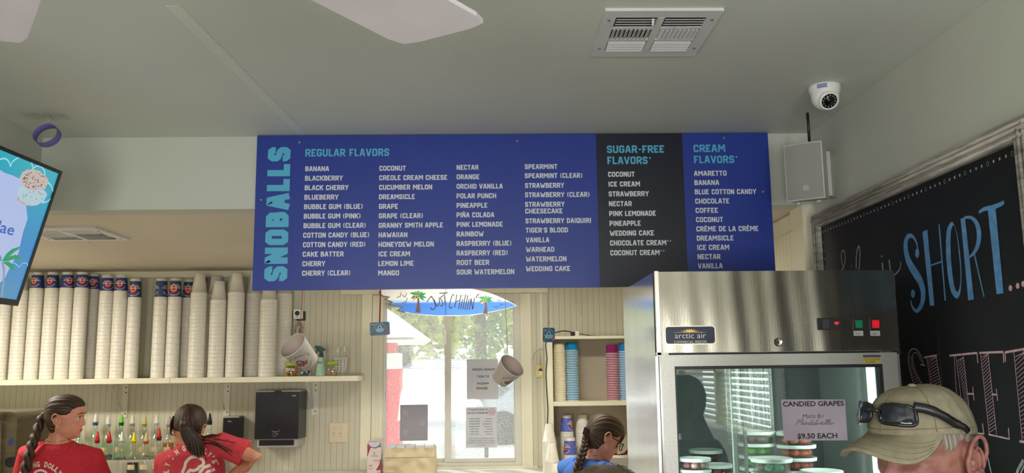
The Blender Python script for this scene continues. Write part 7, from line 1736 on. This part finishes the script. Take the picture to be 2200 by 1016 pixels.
for i in range(70):
    t = i/69; j = random.uniform(-2, 2); ex = 396+38*t; ey = 956+18*math.sin(t*2.6)+random.uniform(-6, 8)
    cv.append(([tie2+V((0, -.006, 0)), at(391+9*t+j*.3, 906+2*t, Y2_-.135), at(390+24*t+j*.6, 925, Y2_-.15), at(394+38*t+j, 943, Y2_-.150), onshirt(ex+6, ey+4, .014)], .0118, .0007))
for pts in ([(410, 925), (435, 938), (460, 933), (492, 947)], [(412, 930), (440, 944), (462, 950), (500, 972)], [(408, 934), (430, 950), (458, 953), (488, 968)], [(405, 930), (432, 944), (455, 938), (475, 934)], [(408, 938), (425, 958), (436, 972), (444, 990)], [(404, 940), (418, 962), (430, 985)], [(410, 928), (438, 940), (470, 944), (505, 952)], [(402, 935), (415, 955), (420, 972)], [(412, 932), (436, 946), (470, 958), (497, 978)]):
    for q in range(3):
        cv.append(([tie2+V((0, -.008, 0)), at(396+q, 908, Y2_-.14)]+[onshirt(x+random.uniform(-2, 2), y+random.uniform(-2, 2), .02-.005*i) for i, (x, y) in enumerate(pts)], .0055, .0007))
for s_ in (-1, 1):
    for q in range(6 if s_ < 0 else 3): cv.append(([M2 @ V((s_*.078, -.034-.006*q, .030)), M2 @ V((s_*.081, -.040-.006*q, -.015)), M2 @ V((s_*(.074-.002*q), -.046-.005*q, -.050-.004*q)), M2 @ V((s_*(.064-.003*q), -.050, -.074))], .0075, .0012))
locks(cv, H2, w2)
fn = wrap(bv2, Y2_-.1); m = MB()
parc(m, fn, "FLYING DOLLY'S", (412, 1016), 50, [190, 176, 161, 143, 126, 108, 98, 91, 78, 67, 57, 46, 37, 27], 11)
pstroke(m, fn, smooth2([(392, 1016), (397, 1003), (399, 994), (408, 984), (420, 981), (431, 985), (437, 990), (436, 998), (428, 1003), (424, 1008), (414, 1011), (408, 1010), (400, 1019)], 4, True), 6.5, True)
pstroke(m, fn, [(428, 1040), (430, 1014), (438, 1004), (450, 1000), (469, 995)], 7); pstroke(m, fn, [(438, 1040), (440, 1020), (446, 1013), (462, 1008)], 6)
m.build('print', PRT, sh2)
m = MB(); c = M2 @ V((.088, -.008, -.048)); m.tube([c+V((.011*math.cos(R(a))*.8, .004*math.cos(R(a)), .011*math.sin(R(a)))) for a in range(0, 361, 20)], .0016, 6); m.build('earring', GOLDJ, w2)
m = MB(); m.ell(M2 @ V((-.086, -.012, -.044)), .004, 0, 8, 6); m.build('earring', PEARL, w2)

# ---------------------------------------------------------------- woman in blue with glasses and a braid
Y3_ = 4.60
S3 = skinmat('skin_pink_fair', (222, 158, 138), (206, 136, 120), (178, 90, 92))
M3 = frame(at(1297, 940, Y3_), (.82, .30, -.46), .95, roll=R(2))
nb = at(1271, 990, Y3_-.01)
P3_ = dict(side=V((.62, -.72, .02)), neck=nb, chest=nb+V((-.02, -.02, -.22)), pelvis=nb+V((-.05, -.04, -.50)), shL=nb+V((-.105, .135, -.050)), shR=nb+V((.085, -.125, -.055)), w=.160, face=V((.75, .65, 0)))
P3_['elL'] = P3_['shL']+V((.06, .08, -.26)); P3_['wrL'] = P3_['elL']+V((.16, .10, .02)); P3_['elR'] = P3_['shR']+V((.04, .02, -.28)); P3_['wrR'] = P3_['elR']+V((.17, .12, .02))
w3 = person('woman in a blue shirt and glasses with a braid, looking down beside the freezer', S3, M3, P3_)
sh3 = garment('shirt', mat('blue_shirt_cotton', (72, 116, 196), .85, vary=.08, scale=120, bump=.25, bscale=500), w3, P3_, .06, .6, seed=15); trousers(DEN, w3, P3_); shoes(SHOE, w3, P3_); eyes(M3, w3)
H3 = hairmat('hair_brown_streaks', (40, 27, 22), (132, 96, 62))
hl3 = interp([(0, .050), (.6, .046), (.95, .034), (1.15, .02), (1.5, .014), (1.72, .018), (1.88, -.045), (2.2, -.082), (3.15, -.092)])
hair_cap(M3, hl3, (0, -.104, -.012), H3, w3, .012)
tie3 = M3 @ V((0, -.112, -.016)); m = MB(); m.obox(tie3, (V((.006, -.004, .018)), V((.004, .016, 0)), V((-.012, 0, .006))), 0, .003); m.build('hair_clip', BLACK, w3)
braid([tie3+V((.01, 0, .003)), at(1259, 942, Y3_-.045), at(1256, 960, Y3_-.07), at(1249, 982, Y3_-.10), at(1242, 1004, Y3_-.12), at(1237, 1030, Y3_-.13), at(1234, 1050, Y3_-.13)], (.017, .022), H3, w3, turns=9)
m = MB()
for q in ([(.058, .078, .050), (.066, .066, .020), (.068, .058, -.012), (.062, .060, -.030)], [(.050, .086, .050), (.058, .079, .022), (.060, .073, .0)]): m.tube(smooth2([M3 @ V(p) for p in q], 4), [.004]*5+[.003]*max(0, (len(q)-1)*4+1-5), 5)
o = m.build('hair_wisp', H3, w3); strands(o, [i*.02 for i in range(len(o.data.vertices))])
FRG = mat('glasses_tortoise', (50, 36, 30), .25, vary=.3, scale=120); m = MB()
for s in (-1, 1):
    loop = [M3 @ V((s*(.033+.026*math.cos(R(a))*(1 if abs(math.cos(R(a))) < .8 else .96)), .112-.006*abs(math.cos(R(a)))-.010*max(0, math.cos(R(a))), -.004+.020*math.sin(R(a)))) for a in range(0, 361, 15)]
    m.tube(loop, .0022, 6); m.tube([M3 @ V((s*.058, .100, .004)), M3 @ V((s*.074, .05, .008)), M3 @ V((s*.078, -.01, .008)), M3 @ V((s*.076, -.025, -.006))], .0022, 6)
m.tube([M3 @ V((-.008, .112, 0)), M3 @ V((0, .117, .003)), M3 @ V((.008, .112, 0))], .002, 6); m.build('glasses', FRG, w3)
m = MB(); m.ell(M3 @ V((.085, -.010, -.050)), .0045, 0, 10, 8); m.ell(M3 @ V((.083, -.014, -.034)), .0028, 0, 8, 6); m.build('earring', PEARL, w3)
m = MB(); m.tube([nb+V((.060*math.cos(R(a)), .058*math.sin(R(a)), .030+.012*math.cos(R(a)))) for a in range(0, 361, 15)], .0013, 5); m.build('necklace', GOLDJ, w3)

# ---------------------------------------------------------------- older man in a cap, close to the viewer
Y4_ = 1.68; K4 = FPX/Y4_
S4 = skinmat('skin_ruddy_aged', (158, 110, 98), (128, 78, 72), (124, 72, 70), bump=.5, bscale=90, vscale=34)
yaw4 = R(22)
M4 = frame(at(1986, 968, Y4_), (-math.cos(yaw4), -math.sin(yaw4), -.14), 1.0)
random.seed(2)
F4 = [f for f in FEAT] + [(0, -.0405, .006, .011, .010), (0, -.02, .003, .009, .016), (.026, .024, .004, .016, .006), (-.026, .024, .004, .016, .006)]
for s in (-1, 1):
    F4 += [(s*.033, -.013, -.003, .014, .004), (s*.036, -.020, .003, .012, .005), (s*.030, -.050, -.0035, .004, .018), (s*.020, -.040, -.0025, .005, .010)]
    for q in range(6): F4 += [(s*(.050+.003*q), .012-.008*q, -.0016, .010, .0016), (s*(.050+.003*q), .008-.008*q, .0012, .010, .0018)]
    for q in range(4): F4 += [(s*(.040+.006*q), -.034-.006*q, -.0016, .0035, .014)]
nb = M4 @ V((0, -.035, -.175)); nb.z = at(2000, 1150, Y4_).z
P4 = dict(side=V((math.sin(yaw4), -math.cos(yaw4), 0))*-1, neck=nb, chest=nb+V((.0, .0, -.24)), pelvis=nb+V((.01, 0, -.56)), w=.19, face=V((-math.cos(yaw4), -math.sin(yaw4), 0)))
sd = P4['side'].normalized(); P4['shL'] = nb-sd*.185+V((0, 0, -.06)); P4['shR'] = nb+sd*.185+V((0, 0, -.06))
for s in 'LR': P4['el'+s] = P4['sh'+s]+V((.02, 0, -.30)); P4['wr'+s] = P4['el'+s]+V((-.05, -.02, -.25))
w4 = person('older man in a khaki cap with sunglasses on top, profile in front of freezer', S4, M4, P4, voxel=.0026, feat=F4, earsk=1.16, neck_r=.062, smooth_it=1)
garment('shirt', mat('grey_polo', (96, 102, 110), .85, vary=.08, scale=120), w4, P4, .10, .55, seed=22); trousers(DEN, w4, P4); shoes(mat('brown_shoe', (84, 62, 48), .5), w4, P4)
eyes(M4, w4, (-1,), closed=True, lash='5a3a34', brow='a8927e', browr=.0026)
H4 = hairmat('hair_short_grey', (120, 108, 98), (196, 190, 182), .6)
hl4 = interp([(0, .060), (.9, .05), (1.2, .012), (1.42, .006), (1.55, .02), (1.85, .022), (2.0, -.03), (2.3, -.07), (3.15, -.08)])
hair_cap(M4, hl4, (0, 0, .12), H4, w4, .0035, 220)
KHK = mat('khaki_cotton', (144, 136, 114), .85, vary=.10, scale=40, bump=.18, bscale=420)
def cap_pt(a, t, off=0.0):
    """a azimuth (0 = front), t 0 rim .. 1 crown"""
    c, s = math.cos(a), math.sin(a); zr = .038+.010*max(0, c)-.020*max(0, -c); f, b, w = .101, .108, .0865
    r_ = 1/math.sqrt((c/(f if c > 0 else b))**2+(s/w)**2); g = math.cos(max(0, t)*math.pi/2)**.62 if t < 1 else 0
    z = zr+(.1225-zr)*math.sin(max(0, t)*math.pi/2)**1.05+min(0, t)*.13
    wr = .0035*noise.noise(V((s*5+3, c*5, t*4)))*(1-t)+.0018*noise.noise(V((s*14, c*14, t*12)))
    q = V((r_*s*g, r_*c*g, z)); n = V((s, c, .3+t*1.5)).normalized(); return M4 @ (q+n*(wr+off))
m = MB(); na, nt = 80, 22; vs = [cap_pt(2*math.pi*k/na, j/nt) for j in range(nt) for k in range(na)]+[cap_pt(0, 1)]
fs = [(j*na+k, j*na+(k+1) % na, (j+1)*na+(k+1) % na, (j+1)*na+k) for j in range(nt-1) for k in range(na)]+[((nt-1)*na+k, (nt-1)*na+(k+1) % na, len(vs)-1) for k in range(na)]
inr = [cap_pt(2*math.pi*k/na, j*.18, -.003) for j in range(3) for k in range(na)]; b0 = len(vs)
fs += [(b0+j*na+(k+1) % na, b0+j*na+k, b0+(j+1)*na+k, b0+(j+1)*na+(k+1) % na) for j in range(2) for k in range(na)]+[((k+1) % na, k, b0+k, b0+(k+1) % na) for k in range(na)]
m.add(vs+inr, [f[::-1] for f in fs], 0, True); cp = m.build('cap', KHK, w4)
m = MB(); nb_, nr = 40, 10; top = []; bot = []
for i in range(nb_+1):
    a = R(-66+132*i/nb_)
    for j in range(nr+1):
        q = j/nr; base = M4.inverted() @ cap_pt(a, .01); L_ = .074*max(0, 1-(abs(a)/R(66.5))**2.4)**.62
        d = V((math.sin(a)*.35, 1, 0)).normalized(); p = base+d*(L_*q); p.z += (-.010*q*q-.044*(abs(p.x)/.085)**2.0*q**.6)*(L_/.074)-.003*q
        top.append(M4 @ p); bot.append(M4 @ (p-V((0, 0, .0032))))
w_ = nr+1; n0 = len(top)
m.add(top+bot, [(i*w_+j, i*w_+j+1, (i+1)*w_+j+1, (i+1)*w_+j) for i in range(nb_) for j in range(nr)]+[(n0+i*w_+j, n0+(i+1)*w_+j, n0+(i+1)*w_+j+1, n0+i*w_+j+1) for i in range(nb_) for j in range(nr)]+[(i*w_+nr, n0+i*w_+nr, n0+(i+1)*w_+nr, (i+1)*w_+nr) for i in range(nb_)], 0, True)
m.build('brim', KHK, cp)
m = MB()
for q in (.30, .55, .78, .93):
    pts = [top[i*w_+min(nr, int(q*nr))]+V((0, 0, .0004)) for i in range(2, nb_-1)]; m.tube(pts, .0005, 4)
m.tube([cap_pt(R(a), .10, .0006) for a in range(-180, 181, 6)], .0006, 4)
for a in (0, 60, 120, 180, 240, 300): m.tube([cap_pt(R(a), t/20, .0006) for t in range(1, 20)], .0007, 4)
m.build('stitching', mat('khaki_thread', (122, 112, 88), .9, vary=.1), cp)
m = MB(); m.ell(cap_pt(0, .999)+V((0, 0, .002)), (.008, .008, .004), 0, 12, 8); m.build('button', KHK, cp)
# sunglasses pushed up on the cap: a thing of their own
SG = mat('sunglass_black', (20, 21, 24), .3, vary=.1); LN = mat('sunglass_lens', (14, 18, 34), .06, vary=.05, spec=.8)
g0 = cap_pt(0, .34, .014); t = thing('sunglasses', 'black sunglasses resting on the front of the khaki cap', 'sunglasses', tuple(g0))
def gp(a, t_, off=.012): return cap_pt(a, t_, off)
for s in (-1, 1):
    # s=+1: local +x
    m = MB(); nu, nv = 12, 8; vs = []
    for lay in (0, 1):
        for i in range(nu+1):
            for j in range(nv+1):
                u = i/nu*2-1; v = j/nv*2-1
                k_ = (abs(u)**4+abs(v)**4)**.25; 
                if k_ > 1: u /= k_; v /= k_
                a = s*R(23+18*u); tt = .27+.135*v-.03*u; vs.append(gp(a, max(.02, tt), .014+.004*(1-u*u)+(.0 if lay else .004)))
    wv = nv+1; nn = (nu+1)*wv
    fs = [(i*wv+j, i*wv+j+1, (i+1)*wv+j+1, (i+1)*wv+j) for i in range(nu) for j in range(nv)]; fs = fs+[tuple(nn+q for q in reversed(f)) for f in fs]
    edge = [i*wv for i in range(nu+1)]+[nu*wv+j for j in range(1, wv)]+[i*wv+nv for i in range(nu-1, -1, -1)]+[j for j in range(nv-1, 0, -1)]
    fs += [(edge[i], edge[(i+1) % len(edge)], nn+edge[(i+1) % len(edge)], nn+edge[i]) for i in range(len(edge))]
    m.add(vs, fs, 0, True); m.build('lens', LN, t)
    m = MB(); m.tube([vs[e]*.5+vs[nn+e]*.5 for e in edge]+[vs[edge[0]]*.5+vs[nn+edge[0]]*.5], .0036, 6); m.build('lens_rim', SG, t)
    m = MB(); pts = smooth2([gp(s*R(40), .36, .019), gp(s*R(54), .32, .018), gp(s*R(68), .22, .015), gp(s*R(80), .13, .014), gp(s*R(89), .06, .013), gp(s*R(95), .01, .013)], 5); m.tube(pts, [.009]*8+[.0078]*10+[.006]*8, 8, flat=(.45, 1)); m.build('temple', SG, t)
m = MB(); m.tube([gp(R(-6), .32, .020), gp(0, .33, .022), gp(R(6), .32, .020)], .004, 6); m.build('bridge', SG, t)

# ---------------------------------------------------------------- person whose crown shows at the bottom edge
Y5_ = 2.25
S5 = skinmat('skin_fair_plain', (212, 156, 132), (196, 136, 114), (176, 96, 92))
M5 = frame(at(1303, 1107, Y5_), (-.1, 1, -.05), .97)
nb = M5 @ V((0, -.03, -.17)); P5 = dict(side=V((1, 0, 0)), neck=nb, chest=nb+V((0, 0, -.22)), pelvis=nb+V((0, 0, -.50)), shL=nb+V((-.16, 0, -.05)), shR=nb+V((.16, 0, -.05)), w=.16, face=V((0, 1, 0)))
for s, g in (('L', -1), ('R', 1)): P5['el'+s] = P5['sh'+s]+V((g*.03, 0, -.27)); P5['wr'+s] = P5['el'+s]+V((0, .06, -.23))
w5 = person('person whose tousled greyish brown hair shows below the woman in blue', S5, M5, P5, voxel=.006)
garment('shirt', mat('plain_tee', (150, 146, 140), .85, vary=.08), w5, P5, .06, .55, seed=31, voxel=.009); trousers(DEN, w5, P5); shoes(SHOE, w5, P5)
H5 = hairmat('hair_greyish_brown', (104, 88, 70), (168, 150, 126), .6)
hl5 = interp([(0, .05), (.9, .04), (1.2, .0), (2.0, -.06), (3.15, -.09)])
hair_cap(M5, hl5, (0, -.04, .13), H5, w5, .012, 60)
random.seed(9); cv = []
for i in range(420):
    a = random.uniform(0, 6.283); z = random.uniform(.03, .114); p = head_pt(a, z, None, .010); n = V((p.x, p.y, p.z*1.1)).normalized(); tg = n.cross(V((0, 0, 1))); tg = tg.normalized() if tg.length > .01 else V((1, 0, 0)); dn = n.cross(tg)*(-1 if random.random() < .5 else 1)
    l = random.uniform(.014, .034); cv.append(([M5 @ p, M5 @ (p+n*.006+dn*l*.5+tg*random.uniform(-.008, .008)), M5 @ (p+n*.004+dn*l+tg*random.uniform(-.014, .014))], .0009, .0003))
locks(cv, H5, w5, 'loose_hair', 4)
# round wooden board on the back counter edge
c = at(820, 1011, 5.74); m = MB(); m.lathe([(0, 0), (.10, 0), (.113, .006), (.113, .014), (.100, .020), (.06, .021), (0, .021)], Matrix.Translation((c.x, 5.765, CTZ+.0006)), 36)
o = m.build('wooden_board', mat('honey_wood', (176, 124, 66), .3, vary=.2, scale=10, stretch=(1, 8, 1))); tag(o, 'round honey brown wooden board on the counter before the pink carton', 'board')
# ================================================================ outside the order window
GZ = .25
struct('ground_outside', MB().box(-30, 30, YW+.11, 60, GZ-.2, GZ), mat('sunlit_pavement', (216, 212, 202), .8, vary=.05, scale=.6))
m = MB(); m.box(-30, 30, 28.4, 60, GZ+.0005, GZ+.02); o = m.build('lawn', mat('sunlit_lawn', (170, 186, 92), .9, vary=.15, scale=1)); tag(o, 'sunlit grass strip beyond the parking lot', 'grass', kind='stuff')
WRF = mat('white_roofing', (236, 236, 234), .5, vary=.03); STR = mat('pillar_red', (214, 44, 64), .5, vary=.06); SWH = mat('pillar_white', (232, 230, 234), .5, vary=.03)
# striped pillar and white roof
YP_ = 8.6; px0, px1 = at(822, 850, YP_).x, at(845, 850, YP_).x
t = thing('striped_pillar', 'red and white banded pillar outside the window under the white roof', 'pillar', ((px0+px1)/2, YP_+.2, GZ))
zc = lambda y, Y=YP_: at(835, y, Y).z
w = (px1-px0)
for a, b, mm, dx, lab in ((GZ, zc(793), STR, .06, 'red lower band'), (zc(793), zc(758), SWH, .05, 'white band'), (zc(758), zc(735), STR, .0, 'red upper band')):
    m = MB(); m.bbox(px0-.05, px1+dx, YP_-.0, YP_+.35, a+.0005, b, .006); tag(m.build('band', mm, t), lab)
t = thing('canopy_roof', 'white pitched roof outside the window above the striped pillar', 'roof', (px0-.6, YP_+.6, zc(735)))
ap = at(826, 664, YP_+.0); e1 = at(898, 722, YP_); e0 = at(820, 722, YP_)
P = Plane((0, YP_-.25, 0), (1, 0, 0), (0, 0, 1)); A = lambda x, y: P.uv(x, y)
m = MB(); m.poly(P, [A(700, 732), A(885, 732), A(902, 720), A(826, 664), A(760, 620), A(700, 640)], -1.6, 0, th=1.6); m.build('roof_slab', WRF, t)
m = MB(); a = A(700, 738); b = A(890, 729); m.bbox(a[0], b[0], P.o.y-.04, P.o.y-.0005, a[1], b[1], .004); a = A(700, 727); b = A(902, 719); m.bbox(a[0], b[0], P.o.y-.07, P.o.y-.0005, a[1], b[1], .004); m.build('fascia', SWH, t)
# trees
BARK = mat('bark_brown', (132, 112, 92), .9, vary=.2, scale=10, bump=.4, bscale=8)
def leafmat(n, c): return mat(n, c, .7, vary=.25, scale=3)
LEAFS = [leafmat('sunlit_leaf', (196, 208, 84)), leafmat('pale_leaf', (214, 220, 112)), leafmat('green_leaf', (168, 192, 80))]
def tree(x, y, h, r, label, seed, mi):
    gz = GZ+(.02 if y > 28.4 else 0); t = thing('tree', label, 'tree', (x, y, gz)); random.seed(seed)
    m = MB(); pts = [V((x, y, gz+.03)), V((x+.1, y, GZ+h*.25)), V((x-.05, y, GZ+h*.5)), V((x, y, GZ+h*.8))]; m.tube(smooth2(pts, 4), [.32-.02*i for i in range(13)], 9)
    for q in range(5):
        a = random.uniform(0, 6.28); z = GZ+h*random.uniform(.35, .6); m.tube([V((x, y, z)), V((x+math.cos(a)*r*.5, y+math.sin(a)*r*.5, z+h*.25))], [.12, .04], 6)
    m.build('trunk', BARK, t)
    m = MB()
    for q in range(5200):
        d = V((random.gauss(0, 1), random.gauss(0, 1), random.gauss(0, 1))); d.normalize(); cl = math.floor(random.random()*9); random_c = V((math.sin(cl*2.4+seed), math.cos(cl*1.7+seed), math.sin(cl*.9+seed*2)))*.55
        c = V((x, y, GZ+h*.50))+V((random_c.x*r, random_c.y*r, random_c.z*h*.36))+V((d.x*r, d.y*r, d.z*h*.36))*.55*random.random()**.33
        if c.z < GZ+1.4: continue
        s = random.uniform(.14, .32); u = V((random.gauss(0, 1), random.gauss(0, 1), random.gauss(0, 1))).normalized(); v = u.orthogonal().normalized()
        b = len(m.v); m.v += [c-u*s, c+v*s*.45, c+u*s, c-v*s*.45]; m.face((b, b+1, b+2, b+3), 0)
    m.build('foliage', LEAFS[mi], t)
tree(-2.8, 26, 10, 2.3, 'sunlit tree behind the red car and the white roof', 3, 1)
tree(2.3, 25, 11, 2.1, 'tall pale green tree seen through the sliding pane', 8, 0)
tree(-.6, 35, 13, 3.4, 'broad tree far behind the others across the lot', 14, 2)
tree(-9.6, 34, 12, 4, 'tree beyond the white roof at the far side of the lot', 21, 0)
tree(8.6, 36, 12, 4, 'tree far beyond the window at the cabinet side', 27, 1)
# parked cars
CG = mat('car_glass_dark', (70, 84, 90), .08, vary=.05); TYR = mat('tyre_black', (30, 30, 32), .8, vary=.05)
def car(x, y, rz, label, paint, L_=4.4, H=1.48):
    t = thing('car', label, 'car', (x, y, GZ)); Mr = Matrix.Rotation(rz, 4, 'Z'); T = lambda v: Mr @ V(v)+V((x, y, GZ))
    side = [(-2.2, .35), (-2.2, .78), (-2.05, .92), (-1.35, .98), (-.75, H-.02), (.75, H), (1.45, .98), (2.1, .88), (2.2, .72), (2.2, .35)]
    prof = smooth2([(p[0]*L_/4.4, p[1]) for p in side], 3); n = len(prof); m = MB(); vs = []
    for s_, k_ in ((-.86, 0), (-.9, 1), (.9, 1), (.86, 0)):
        for a, b in prof: vs.append(T((a*(1 if k_ else .985), s_*(1 if b < 1.0 else .82), b)))
    m.add(vs, [(j*n+i, j*n+(i+1) % n, (j+1)*n+(i+1) % n, (j+1)*n+i) for j in range(3) for i in range(n)], 0, True)
    m.add([v for v in vs[:n]], [tuple(range(n))], 0); m.add([v for v in vs[3*n:]], [tuple(reversed(range(n)))], 0); m.build('car_body', paint, t)
    m = MB()
    for s_ in (-1, 1):
        q = [(-1.15, 1.0), (-.68, H-.10), (.68, H-.09), (1.2, 1.0)]; m.add([T((a, s_*(.905 if b <= 1 else .775), b)) for a, b in q], [(0, 1, 2, 3) if s_ < 0 else (3, 2, 1, 0)], 0)
    for a0, a1 in ((-1.32, -.80), (1.42, .80)): m.add([T((a0, -.74, 1.02)), T((a0, .74, 1.02)), T((a1, .64, H-.06)), T((a1, -.64, H-.06))], [(0, 1, 2, 3)], 0)
    m.v = [v for v in m.v]; m.build('window_glass', CG, t)
    for a in (-1.35, 1.35):
        for s_ in (-.82, .82):
            m = MB(); m.lathe([(0, -.1), (.32, -.1), (.34, -.06), (.34, .06), (.32, .1), (0, .1)], Matrix.Translation(T((a, s_, .34))) @ Mr @ Matrix.Rotation(R(90), 4, 'X'), 20); m.build('wheel', TYR, t)
    m = MB()
    for s_ in (-.6, .6): m.ell(T((-2.17, s_, .72)), .09, 0, 8, 6)
    m.build('headlight', SWH, t)
WP = mat('car_paint_white', (236, 238, 240), .2, vary=.02, coat=.5); SP = mat('car_paint_silver', (170, 176, 184), .2, vary=.03, coat=.5); RP = mat('car_paint_red', (196, 70, 70), .2, vary=.03, coat=.5)
car(-1.0, 11.5, R(90), 'white car parked outside facing the window', WP)
car(1.4, 19, R(8), 'silver car parked across the lot behind the arrow notice', SP)
car(-3.2, 19, R(4), 'red car parked beyond the striped pillar', RP)
car(-1.2, 21, R(0), 'pale car far across the lot under the trees', SP, 4.4, 1.7)
# ---------------------------------------------------------------- ceiling lamps of the back room
def ceiling_lamp(x, y, label, energy, lx=1.2, ly=.16):
    t = thing('ceiling_light', label, 'light', (x, y, ZB))
    m = MB(); m.bbox(x-lx/2-.01, x+lx/2+.01, y-ly/2-.01, y+ly/2+.01, ZB-.03, ZB-.0005, .004); m.build('housing', mat('white_enamel', (235, 235, 228), .3, vary=.02), t)
    m = MB(); m.bbox(x-lx/2, x+lx/2, y-ly/2, y+ly/2, ZB-.07, ZB-.031, .012)
    m.build('diffuser', mat('lit_diffuser', (255, 246, 228), .4, vary=.01, emit=5.0), t)
    lamp('ceiling_light_glow', 'AREA', energy, (1.0, .94, .83), (x, y, ZB-.075), (0, 0, 0), shape='RECTANGLE', size=lx, size_y=ly)
ceiling_lamp(-3.15, 4.85, 'long white ceiling light at the left end of the back room', 33, .7)
ceiling_lamp(.1, 4.75, 'long white ceiling light hidden above the menu opening', 25)
